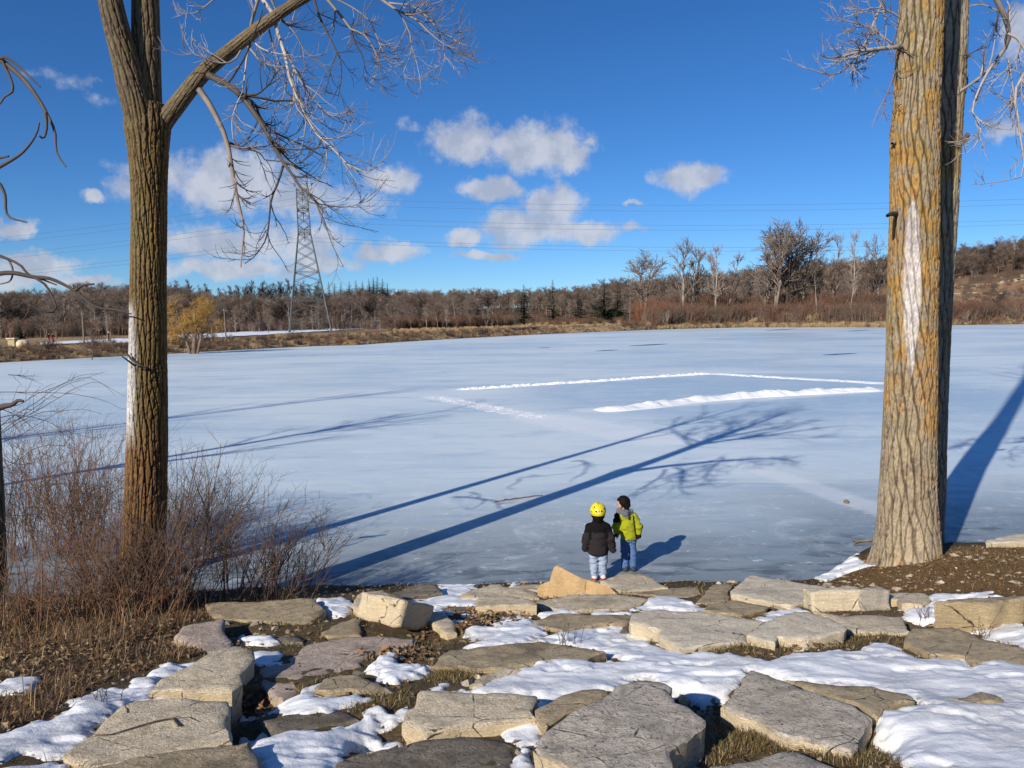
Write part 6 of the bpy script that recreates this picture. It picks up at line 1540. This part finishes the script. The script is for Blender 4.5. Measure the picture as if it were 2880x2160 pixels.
# ------------------------------------------------------------------ on the ice
def ridge(pts, wid, hgt, label, seed, broken=0.0, N=420):
    q = full(pts); W = resample(on_plane(q[:, 0], q[:, 1]), N)[:, :2]; tn = np.gradient(W, axis=0); tn /= np.linalg.norm(tn, axis=1, keepdims=True); nn = np.stack([-tn[:, 1], tn[:, 0]], -1)
    u = np.linspace(-1, 1, 25); P2 = W[:, None] + nn[:, None] * u[None, :, None] * wid * .5; n3 = fbm(xyz(P2[..., 0] * 1.6, P2[..., 1] * 1.6, seed), 4, seed); n4 = fbm(xyz(P2[..., 0] * .5, P2[..., 1] * .5, seed), 2, seed + 1)
    f = np.linspace(0, 1, N)[:, None]; env = sstep(0, .04, f) * sstep(1, .96, f)
    n5 = fbm(xyz(P2[..., 0] * 5.0, P2[..., 1] * 5.0, seed), 5, seed + 2, .62)
    bump_ = (1 - u[None] ** 2) * env
    z = hgt * (bump_ * (.25 + 1.1 * n3) * (.5 + n4) - .10) if broken == 0 else hgt * (np.sqrt(np.maximum(bump_, 0)) * (n5 - broken) * 3.2 - .12)
    z = np.where(np.abs(u)[None] > .98, -.05, z); n_ = 25; i = (np.arange(N - 1)[:, None] * n_ + np.arange(n_ - 1)[None]).ravel()
    o = link('snow_ridge', mesh_data('snow_ridge', xyz(P2[..., 0], P2[..., 1], z), np.stack([i, i + n_, i + n_ + 1, i + 1], -1)[:, ::-1]), M_SNOW); return tag(o, label, 'snow bank', 'snow ridges bounding the cleared rink', 'thing')
ridge([(1280,888),(1340,884),(1420,876),(1500,866),(1600,858),(1700,852),(1800,847),(1905,842)], 1.5, .26, 'bright lumpy snow ridge on the near side of the cleared rink', 701)
ridge([(985,842),(1060,838),(1150,832),(1300,823),(1420,814),(1540,807)], .9, .10, 'thin straight snow ridge on the far left side of the rink', 702, .30)
ridge([(1540,807),(1620,812),(1720,818),(1820,823),(1910,829)], 1.1, .06, 'faint snow ridge on the far right side of the rink', 703, .38)
ridge([(935,857),(1000,868),(1060,882),(1120,893),(1172,903)], 1.6, .05, 'patchy snow strip closing the rink on the left', 704, .53)
M_MELT, t, b = new_mat('meltwater'); b.inputs['Base Color'].default_value = (.07, .12, .20, 1); b.inputs['Roughness'].default_value = .45
for i, (x0, x1, y, hgt) in enumerate(((1358, 1446, 745, 2.2), (1285, 1336, 757, 1.8), (1776, 1852, 765, 2.6), (1655, 1720, 712, 1.2), (1830, 1880, 714, 1.2), (1160, 1190, 751, 1.2))):
    th = np.linspace(0, 2 * math.pi, 40, endpoint=False); px = (x0 + x1) / 2 + (x1 - x0) / 2 * np.cos(th); py = y - (px - (x0 + x1) / 2) * .05 + hgt * .45 * np.sin(th) * (.7 + .6 * fbm(xyz(th * 2, i), 2, 720))
    W = on_plane(px * K, py * K, .004); me = bpy.data.meshes.new('puddle'); me.from_pydata([tuple(p_) for p_ in W], [], [tuple(range(40))]); o = link('puddle', me, M_MELT); o['kind'] = 'structure'
q = full([(1070, 1083), (1100, 1079), (1140, 1073), (1172, 1069)]); o = MB().tube(resample(on_plane(q[:, 0], q[:, 1], .02), 14) + g.normal(0, .008, (14, 3)), np.linspace(.022, .01, 14), 6, (.20, .15, .11)).build('stick', M_TWIG); tag(o, 'long thin stick lying on the ice left of the children', 'stick', kind='thing')
q = cf([(10, 352), (90, 330), (220, 320), (320, 295)]); o = MB().tube(resample(on_plane(q[:, 0], q[:, 1], .03), 14), np.linspace(.03, .02, 14), 6, (.24, .19, .14)).build('stick', M_TWIG); tag(o, 'bare branch frozen into the ice left of the big right trunk', 'stick', kind='thing')
q = on_plane(1828 * K, 1087 * K, 0.0); V, Q = surface_nets(lambda P: ell_sdf(P, (0, 0, .03), (.06, .05, .05)) + .02 * (fbm(P * 20, 2, 5) - .5), (-.1, -.1, -.05), (.1, .1, .12), .015); o = link('pebble', mesh_data('pebble', V, Q), STONE['dark'], None, q); tag(o, 'small dark stone lying alone on the ice near the big trunk', 'stone', kind='thing')
bpy.context.view_layer.update(); DG = bpy.context.evaluated_depsgraph_get()
def seen(px, py):
    d = rays(px, py); ok, hit, *_ = SC.ray_cast(DG, Vector(CP), Vector(d)); return np.array(hit) if ok else None
tp = [seen(*q_) for q_ in ca([(555, 1092), (640, 1088), (720, 1085), (810, 1058), (900, 1030), (1000, 1002), (1080, 985), (1120, 980), (1140, 1005), (1160, 1030)])]
tp = np.array(tp) + np.array([0, 0, .012]); o = MB().tube(tp, np.linspace(.004, .006, len(tp)), 5, (.09, .06, .04)).tube([tp[7], tp[7] + np.array([.05, -.03, .03]), tp[7] + np.array([.14, -.08, .02])], [.004, .003, .002], 4, (.09, .06, .04)).build('twig', M_TWIG); tag(o, 'thin dark twig lying across the large beige slab', 'twig', kind='thing')
# weed stalks poking through the snow
for i, (conv, x, y, lab) in enumerate(((ca, 640, 850, 'dry weed stalks poking through the snow above the twig slab'), (cc, 280, 590, 'tiny dry weed sprigs in the snow left of the broad pale slab'), (cd, 1240, 590, 'dark weed sprigs in the snow right of the striped block'), (cd, 1680, 715, 'small dark sprigs at the edge of the right snow band'))):
    q = conv([(x, y)]); c0 = on_bank(q[:, 0], q[:, 1], .05)[0]; g2 = np.random.default_rng(800 + i); n = 9; P = np.zeros((n, 5, 3)); P[:, 0] = c0 + g2.normal(0, .06, (n, 3)) * np.array([1, .5, 0]) - np.array([0, 0, .06]); cur = np.stack([g2.normal(0, .3, n), g2.normal(0, .2, n), np.ones(n)], -1)
    for k in range(1, 5): P[:, k] = P[:, k - 1] + (cur + g2.normal(0, .15, (n, 3))) * (g2.uniform(.03, .055, n)[:, None])
    m = MB(); Rd = np.linspace(.0035, .0015, 5)[None] * np.ones((n, 1)); V, Q = tubes(P, Rd, 4); m.add(V, Q, None, (.11, .075, .05)); a1, r1 = branch(P, Rd, 3, (.03, .07), (.4, .9), .8, 3, g2, .1, .1, .4, 1, .001); V, Q = tubes(a1, r1, 3); m.add(V, Q, None, (.13, .085, .06))
    o = m.build('weed_sprigs', M_TWIG); tag(o, lab, 'weeds', kind='stuff')
# ------------------------------------------------------------------ people
SKIN = plain('skin', (.50, .30, .21), .55, .06, 10)
def cloth(name, c, sc=90, var=.18): 
    m, t, b = new_mat(name); tc_ = t.new('ShaderNodeTexCoord'); n = t.noise(tc_.outputs['Object'], sc, 4, .7); n2_ = t.noise(tc_.outputs['Object'], 9, 4)
    f = t.math('ADD', t.math('MULTIPLY', n, .5), t.math('MULTIPLY', n2_, .5)); t.link(t.mix(t.ramp(f, .3, .7), tuple(x * (1 - var) for x in c), tuple(min(1, x * (1 + var)) for x in c)), b.inputs['Base Color']); b.inputs['Roughness'].default_value = .9
    b.inputs['Specular IOR Level'].default_value = .1; bump(t, b, t.math('ADD', n, n2_), .5, .006); return m
def col_cloth(name):
    m, t, b = new_mat(name); at = t.new('ShaderNodeAttribute', attribute_name='col'); tc_ = t.new('ShaderNodeTexCoord'); n = t.noise(tc_.outputs['Object'], 120, 4, .7); v = t.vmath('SCALE', at.outputs['Color']); t.link(t.ramp(n, .3, .7, False, .82, 1.18), v.node.inputs['Scale']); t.link(v, b.inputs['Base Color'])
    b.inputs['Roughness'].default_value = .9; b.inputs['Specular IOR Level'].default_value = .1; bump(t, b, n, .4, .004); return m
M_CLOTH = col_cloth('fleece')
HAIR = plain('dark_hair', (.010, .0065, .005), .7, .5, 40, spec=.08)
def U(*fs): return lambda P: np.minimum.reduce([f(P) for f in fs])
def SU(k, *fs):
    def f(P):
        r = fs[0](P)
        for q in fs[1:]: r = smin(r, q(P), k)
        return r
    return f
def cone(a, b, ra, rb, sq=1.0):
    m = (np.asarray(a, float) + np.asarray(b, float)) / 2
    return lambda P: cone_sdf((P - m) * np.array([1, 1 / sq, 1]) + m, a, b, ra, rb) * (1 if sq == 1 else sq ** .5)
def ell(c, r): return lambda P: ell_sdf(P, c, r)
def part(name, f, lo, hi, h, mat, parent, colour=None):
    V, Q = surface_nets(f, lo, hi, h); me = mesh_data(name, V, Q, col=None if colour is None else colour(V)); return link(name, me, mat, parent)
def head_sdf(c, s, yaw=0.0):
    """head with brow, nose, chin, ears and neck; faces +y before the turn"""
    cy, sy = math.cos(yaw), math.sin(yaw); Rm = np.array([[cy, sy, 0], [-sy, cy, 0], [0, 0, 1]])
    f = SU(.02 * s, ell((0, -.005, .02), (.083, .100, .100)), ell((0, .045, -.045), (.058, .055, .060)), ell((0, .098, -.012), (.014, .022, .020)), cone((0, .085, .02), (0, .100, -.008), .010, .012), ell((.086, .0, -.012), (.014, .026, .034)), ell((-.086, .0, -.012), (.014, .026, .034)),
           ell((.035, .085, .01), (.016, .012, .01)), ell((-.035, .085, .01), (.016, .012, .01)), ell((0, .090, -.055), (.024, .012, .009)))
    return lambda P: f(((P - np.asarray(c)) @ Rm.T) / s) * s
def hand_fns(w_, d, s, side):
    """palm, four unequal curled fingers and a thumb"""
    w_ = np.asarray(w_, float); d = np.asarray(d, float) / np.linalg.norm(d); a = np.array([0, 1.0, 0]); a = a - (a @ d) * d; a /= np.linalg.norm(a); n = np.cross(a, d)
    fs = [cone(w_, w_ + d * .045 * s, .017 * s, .019 * s)]
    for k, L in zip((-1.5, -.5, .5, 1.5), (.034, .042, .040, .030)):
        b0 = w_ + d * .05 * s + a * k * .0095 * s; b1 = b0 + (d * .75 + n * .25 * side) * L * .55 * s; b2 = b1 + (d * .5 + n * .6 * side) * L * .5 * s; fs += [cone(b0, b1, .0062 * s, .0058 * s), cone(b1, b2, .0058 * s, .005 * s)]
    t0 = w_ + d * .012 * s + a * .016 * s; t1 = t0 + (d * .6 + a * .7) * .022 * s; fs += [cone(t0, t1, .008 * s, .007 * s), cone(t1, t1 + d * .018 * s, .007 * s, .0055 * s)]
    return fs
def ripple(P, a, kx, kz, seed): return a * (fbm(P * np.array([kx, kx, kz]), 3, seed) - .5)

# ---- child with the yellow helmet
f1 = seen(1683, 1631); bh = at_dist(1683., 1412., f1[1])
k1 = empty('person', f1, 'small child in a yellow helmet, dark jacket and pale jeans at the ice edge', 'person')
S1 = (bh[2] - f1[2]) / 1.105; k1.scale = (S1,) * 3
HD1 = (0, .012, .955)
legsL = lambda r: [cone((-.062, .0, .45), (-.060, .012, .245), .070 + r, .057 + r), cone((-.060, .012, .245), (-.056, .0, .055), .057 + r, .050 + r)]
legsR = lambda r: [cone((.062, .0, .45), (.064, .012, .245), .070 + r, .057 + r), cone((.064, .012, .245), (.066, .0, .055), .057 + r, .050 + r)]
body = SU(.012, head_sdf(HD1, .98), cone((0, .0, .80), (0, .005, .88), .045, .043), cone((0, 0, .45), (0, 0, .78), .085, .09, .7), *legsL(-.022), *legsR(-.022), cone((-.12, 0, .75), (-.172, .0, .455), .032, .024), cone((.12, 0, .75), (.190, .0, .440), .032, .024))
hands = U(*hand_fns((-.176, .005, .462), (-.05, .12, -1), .9, 1), *hand_fns((.195, .005, .445), (.1, .12, -1), .9, -1))
part('body', U(body, hands), (-.27, -.13, .02), (.29, .16, 1.09), .0085, SKIN, k1)
jt = SU(.03, cone((0, .0, .42), (.0, .0, .60), .142, .130, .78), cone((0, 0, .60), (0, .0, .745), .128, .118, .74), cone((-.075, 0, .76), (.075, 0, .76), .062, .062), cone((0, .0, .775), (0, .01, .855), .070, .062))
ja = SU(.03, cone((-.118, 0, .755), (-.160, -.012, .60), .060, .060), cone((-.160, -.012, .60), (-.183, .01, .452), .058, .050))
jb = SU(.03, cone((.118, 0, .755), (.165, -.012, .60), .060, .060), cone((.165, -.012, .60), (.203, .01, .432), .058, .050))
def jkf(P): return (smin(smin(np.maximum(jt(P), .372 - P[..., 2]), ja(P), .018), jb(P), .018) + ripple(P, .030, 13, 22, 1001)) * .9
def jcol(V):
    yoke = ((V[:, 2] > .695) | ((V[:, 2] > .60) & (np.abs(V[:, 0]) > .10) & (np.abs(V[:, 0]) < .135) & (V[:, 1] < -.0)))[:, None]
    hem = (np.abs(V[:, 2] - .378) < .012)[:, None] & (np.abs(V[:, 0]) < .14)[:, None]
    return np.where(yoke | hem, np.array([.008, .0075, .008]), np.array([.026, .021, .0225]))
part('jacket', jkf, (-.28, -.16, .34), (.30, .16, .90), .008, M_CLOTH, k1, jcol)
denim = cloth('pale_denim', (.30, .36, .47), 140, .28); denim2 = cloth('blue_denim', (.085, .155, .31), 140, .32)
def jn(fs, seed, lo=.03, hi=9): 
    f = SU(.018, *fs)
    return lambda P: np.maximum(f(P) + ripple(P, .040, 11, 30, seed) + (.0025) * np.sin(P[..., 2] * 90 + 6 * fbm(P * 8, 2, seed)) * sstep(.30, .08, P[..., 2]), np.maximum(lo - P[..., 2], P[..., 2] - hi)) * .85
part('jeans', jn(legsL(.0) + legsR(.0) + [ell((0, 0, .46), (.125, .095, .09))], 1002, .03, .40), (-.17, -.14, .0), (.17, .15, .60), .008, denim, k1)
for sx, nm in ((-.056, 'shoe'), (.066, 'shoe')):
    c0 = (sx, .028, .028)
    def sc_(V): return np.where((V[:, 2] < .014)[:, None], np.array([.55, .53, .5]), np.where((V[:, 2] > .042)[:, None], np.array([.6, .58, .56]), np.array([.38, .03, .025])))
    part(nm, lambda P, c0=c0: np.maximum(SU(.02, ell(c0, (.045, .095, .034)), cone((c0[0], -.03, .03), (c0[0], -.02, .06), .038, .036))(P), .001 - P[..., 2]), (sx - .07, -.10, -.01), (sx + .07, .14, .11), .008, M_CLOTH, k1, sc_)
hf = SU(.02, ell((0, -.005, .965), (.096, .108, .11)), cone((0, -.055, .93), (0, -.050, .85), .062, .045, .8), cone((-.05, -.03, .92), (-.045, -.03, .86), .035, .02), cone((.05, -.03, .92), (.045, -.03, .86), .035, .02))
part('hair', lambda P: np.maximum(hf(P) + ripple(P, .014, 60, 12, 1003), (P[..., 1] - .05) - 1.2 * np.maximum(0, P[..., 2] - .99)), (-.13, -.15, .81), (.13, .13, 1.09), .007, HAIR, k1)
# helmet: a hard shell with printed lines, a rim and rear vent holes
nu, nv = 120, 80; th = np.linspace(0, 2 * math.pi, nu, endpoint=False); ph = np.linspace(0.001, 1.0, nv)
hc = np.array([0, -.002, .986]); rr3 = np.array([.110, .130, .116]); Vh = []; Ch = []
Y, B_ = np.array([.80, .66, .02]), np.array([.012, .012, .012])
for v_ in ph:
    a = v_ * (math.pi / 2 + .50 - .16 * (np.sin(th) > .5) * np.sin(th)); dirs = np.stack([np.sin(a) * np.cos(th), np.sin(a) * np.sin(th), np.cos(a)], -1)
    p_ = hc + dirs * rr3; c_ = np.tile(Y, (nu, 1)); zf = p_[:, 2]; back = p_[:, 1] < 0
    for xk in (-.034, .0, .034): c_[back & (np.abs(p_[:, 0] - xk * np.sin(np.minimum(a, 1.57))) < .0022) & (zf > .99)] = B_
    vent = [(-.038, 1.002, .0125), (.038, 1.002, .0125), (-.06, 1.052, .009), (.075, 1.03, .012), (-.095, .985, .008)]
    for vx, vz, vr in vent: c_[back & (np.hypot(p_[:, 0] - vx, (zf - vz) * 1.0) < vr)] = B_
    c_[back & (np.abs(p_[:, 0]) < .013) & (np.abs(zf - .987) < .010)] = (.62, .63, .60)
    c_[back & (np.abs(p_[:, 0]) < .006) & (np.abs(zf - .999) < .005)] = (.05, .05, .06)
    wig = np.abs(zf - (1.045 + .016 * np.sin(p_[:, 0] * 190))) < .0032; c_[back & wig & (p_[:, 0] < -.045)] = B_
    wig2 = np.abs(zf - (.955 + .008 * np.sin(p_[:, 0] * 150))) < .0024; c_[back & wig2 & (np.abs(p_[:, 0]) > .055)] = (.10, .09, .02)
    c_[np.full(nu, v_ > .972)] = (.45, .36, .02)
    Vh.append(p_); Ch.append(c_)
inner = hc + (Vh[-1] - hc) * .90; Vh.append(inner); Ch.append(np.tile([.03, .03, .03], (nu, 1)))
Vh = np.vstack(Vh); n_r = nv + 1; i = np.arange(n_r - 1)[:, None] * nu + np.arange(nu)[None]; j = np.arange(n_r - 1)[:, None] * nu + (np.arange(nu)[None] + 1) % nu
M_HELM, t, b = new_mat('helmet_shell'); at = t.new('ShaderNodeAttribute', attribute_name='col'); t.link(at.outputs['Color'], b.inputs['Base Color']); b.inputs['Roughness'].default_value = .28; b.inputs['Specular IOR Level'].default_value = .5
hm = link('helmet', mesh_data('helmet', Vh, np.stack([i, j, j + nu, i + nu], -1).reshape(-1, 4)[:, ::-1], col=np.vstack(Ch)), M_HELM, k1)
for sx in (-1, 1): MB().tube([(sx * .098, .0, .93), (sx * .075, .03, .885), (sx * .03, .055, .855)], [.006, .006, .006], 6, (.02, .02, .02)).build('strap', M_TWIG, k1)

# ---- taller boy in the yellow green jacket
d2 = f1[1] + .42; q = at_dist(1768., 1400., d2)
gz2 = float(SC.ray_cast(DG, Vector((q[0], d2, 3.0)), Vector((0, 0, -1)))[1][2])
k2 = empty('person', (q[0], d2, gz2), 'dark haired boy in a yellow green hooded jacket and blue jeans', 'person')
S2 = (q[2] - gz2) / 1.146; k2.scale = (S2,) * 3
HD2 = (-.085, .01, 1.046)
lg2 = lambda r: [cone((-.055, .0, .53), (-.062, .015, .29), .068 + r, .057 + r), cone((-.062, .015, .29), (-.055, .0, .05), .057 + r, .052 + r), cone((.052, .0, .53), (.060, .012, .29), .068 + r, .055 + r), cone((.060, .012, .29), (.070, .0, .05), .055 + r, .052 + r)]
body = SU(.012, head_sdf(HD2, .97, R(48)), cone((-.06, .0, .90), (-.08, .005, .99), .044, .042), cone((0, 0, .53), (-.05, 0, .87), .085, .09, .7), *lg2(-.022), cone((-.175, 0, .85), (-.175, .0, .565), .030, .023), cone((.075, 0, .85), (.145, .0, .54), .030, .023))
hands = U(*hand_fns((-.172, .01, .57), (0, .15, -1), .9, 1), *hand_fns((.146, .01, .548), (-.05, .15, -1), .9, -1))
part('body', U(body, hands), (-.27, -.14, .02), (.24, .16, 1.17), .0085, SKIN, k2)
jt = SU(.03, cone((.0, .0, .54), (-.02, .0, .70), .132, .124, .78), cone((-.02, 0, .70), (-.045, .0, .845), .122, .110, .74), cone((-.120, 0, .865), (.030, 0, .865), .058, .058), cone((-.06, .0, .88), (-.075, .01, .945), .062, .058))
jA = SU(.03, cone((-.168, 0, .855), (-.196, -.01, .70), .056, .056), cone((-.196, -.01, .70), (-.180, .02, .560), .055, .046))
jB = SU(.03, cone((.078, 0, .855), (.150, -.012, .70), .056, .058), cone((.150, -.012, .70), (.150, .0, .545), .056, .046))
jt2 = jt
def jk2f(P): return (smin(smin(np.maximum(jt2(P), .50 - P[..., 2]), jA(P), .018), jB(P), .018) + ripple(P, .036, 12, 26, 1011)) * .9
def j2col(V):
    c = np.tile(np.array([.30, .32, .016]), (len(V), 1)); x = V[:, 0] + .035
    dk_ = ((V[:, 2] < .58) & (x > .135)) | ((V[:, 2] < .60) & (x < -.135)) | ((V[:, 2] > .775) & (x < -.105) & (V[:, 2] - .775 > (x + .19) * -.5)) | ((np.abs(x - .100 - (.86 - V[:, 2]) * .12) < .012) & (V[:, 2] > .56) & (V[:, 2] < .88))  # dark right cuff, panel and stripe; smaller child's shadow painted on lower left sleeve
    c[dk_] = (.014, .015, .015); zip_ = (np.abs(V[:, 2] - .80) < .0045) & (x > -.11) & (x < -.055) & (V[:, 1] < 0); c[zip_] = (.05, .055, .02); return c
part('jacket', jk2f, (-.28, -.16, .46), (.24, .16, .97), .008, M_CLOTH, k2, j2col)
part('jeans', jn(lg2(.0) + [ell((0, 0, .54), (.118, .09, .09))], 1012, .02, .535), (-.17, -.14, .0), (.17, .15, .66), .008, denim2, k2)
for sx in (-.055, .070):
    part('shoe', lambda P, sx=sx: np.maximum(SU(.02, ell((sx, .028, .028), (.045, .095, .034)), cone((sx, -.03, .03), (sx, -.02, .06), .038, .036))(P), .001 - P[..., 2]), (sx - .07, -.10, -.01), (sx + .07, .14, .11), .008, M_CLOTH, k2, lambda V: np.tile([.05, .05, .055], (len(V), 1)))
cy, sy = math.cos(R(48)), math.sin(R(48)); HR = np.array([[cy, sy, 0], [-sy, cy, 0], [0, 0, 1]])
def hair2(P):
    q_ = (P - np.asarray(HD2)) @ HR.T
    f = SU(.02, ell((0, -.012, .035), (.096, .108, .100)), cone((0, -.075, -.01), (0, -.062, -.058), .052, .040))(q_) + ripple(q_, .016, 45, 30, 1013)
    cut = np.where(q_[..., 2] > .055, -1, np.maximum(q_[..., 1] - .0 - .35 * np.maximum(0, q_[..., 2]), -.5)); ear = .034 - np.linalg.norm((np.stack([np.abs(q_[..., 0]), q_[..., 1], q_[..., 2]], -1) - np.array([.1, .005, -.018])), axis=-1)
    return np.maximum(np.maximum(f, cut), ear)
part('hair', hair2, (-.23, -.14, .93), (.06, .16, 1.19), .006, HAIR, k2)
hood = SU(.02, cone((-.150, -.005, .945), (-.06, -.075, .925), .040, .046), cone((-.06, -.075, .925), (.030, -.015, .930), .046, .040), cone((-.055, -.075, .92), (-.015, -.098, .845), .052, .020), cone((.03, -.01, .93), (-.02, .05, .93), .035, .03), cone((-.15, 0, .945), (-.1, .05, .93), .034, .03))
def hood_f(P): return hood(P) + ripple(P, .022, 24, 24, 1014) + .006 * np.sin((P[..., 2] + .5 * P[..., 0]) * 170)
part('hood', hood_f, (-.23, -.17, .79), (.11, .11, 1.02), .007, cloth('grey_hood', (.13, .14, .165), 160, .3), k2)

# ---- people on the far path
def far_person(px, base, top, r, yaw, top_c, leg_c, label, pose, cap=None):
    loc = far_at(px, r); z0 = float(z_far(np.array(loc[0]), np.array(loc[1]))) + .12; d = rays(px, base)
    o = empty('person', (loc[0], loc[1], z0), label, 'person'); o.rotation_euler = (0, 0, yaw)
    hgt = height_for(px, top, (loc[0], loc[1], z0)); hgt = max(1.45, min(1.9, hgt)); o.scale = (hgt / 1.75,) * 3
    hipz = .92; L = pose['L']; Rl = pose['R']
    leg = lambda s_, k, f, r_: [cone((s_ * .09, 0, hipz), k, .085 + r_, .062 + r_), cone(k, f, .06 + r_, .045 + r_)]
    fs = leg(-1, L[0], L[1], 0) + leg(1, Rl[0], Rl[1], 0); la, ra = pose['LA'], pose['RA']
    arm = lambda s_, e, w_, r_: [cone((s_ * .19, 0, 1.40), e, .055 + r_, .048 + r_), cone(e, w_, .046 + r_, .036 + r_)]
    part('body', U(SU(.03, head_sdf((0, .05, 1.62), 1.15), cone((0, 0, 1.4), (0, .04, 1.55), .055, .052), cone((0, 0, .95), (0, 0, 1.35), .11, .13, .7), *[q_ for q_ in leg(-1, L[0], L[1], -.02) + leg(1, Rl[0], Rl[1], -.02) + arm(-1, *la, -.015) + arm(1, *ra, -.015)]), *hand_fns(la[1], np.array(la[1]) - np.array(la[0]), 1.6, 1), *hand_fns(ra[1], np.array(ra[1]) - np.array(ra[0]), 1.6, -1)), (-.5, -.8, -.05), (.5, .8, 1.82), .03, SKIN, o)
    part('jacket', SU(.04, cone((0, 0, .92), (0, .0, 1.36), .15, .165, .75), cone((-.14, 0, 1.40), (.14, 0, 1.40), .075, .075), *arm(-1, *la, .015), *arm(1, *ra, .015)), (-.5, -.7, .7), (.5, .7, 1.6), .03, cloth('running_top', top_c, 8), o)
    part('trousers', SU(.03, ell((0, 0, .92), (.16, .12, .12)), *fs), (-.4, -.8, -.05), (.4, .8, 1.1), .03, cloth('running_tights', leg_c, 8), o)
    for f in (L[1], Rl[1]): part('shoe', ell((f[0], f[1] + .06, f[2] - .01), (.055, .14, .055)), (f[0] - .12, f[1] - .14, f[2] - .12), (f[0] + .12, f[1] + .26, f[2] + .12), .03, cloth('shoe_cloth', (.3, .28, .26), 8), o)
    part('cap' if cap else 'hair', lambda P: np.maximum(ell((0, .035, 1.66), (.112, .128, .118))(P), (P[..., 1] - .06) * .8 - np.maximum(0, P[..., 2] - 1.66)), (-.2, -.2, 1.45), (.2, .25, 1.85), .025, cloth('cap_cloth', cap, 8) if cap else HAIR, o)
RUN = dict(L=((-.09, .32, .62), (-.09, .05, .25)), R=((.09, -.02, .50), (.09, -.30, .16)), LA=((-.24, -.20, 1.16), (-.18, .02, 1.06)), RA=((.24, .12, 1.14), (.16, .30, 1.28)))
RUN2 = dict(L=((-.09, .02, .50), (-.09, -.28, .14)), R=((.09, .30, .62), (.09, .10, .20)), LA=((-.24, .14, 1.14), (-.16, .30, 1.28)), RA=((.24, -.20, 1.16), (.18, .02, 1.06)))
WALK = dict(L=((-.09, .16, .50), (-.09, .22, .08)), R=((.09, .02, .48), (.09, -.22, .08)), LA=((-.23, -.10, 1.12), (-.22, -.02, .88)), RA=((.23, .08, 1.12), (.22, .20, .90)))
far_person(133, 968, 945, 114, R(-90), (.016, .016, .02), (.30, .20, .16), 'runner in black on the far path, just behind the runner in red', RUN)
far_person(144, 968, 948, 113, R(-90), (.42, .035, .04), (.03, .03, .035), 'runner in a red top on the far path', RUN2)
far_person(302, 966, 942, 117, R(-90), (.045, .035, .035), (.04, .035, .035), 'walker in dark clothes and a pale cap on the far path', WALK, (.6, .58, .55))
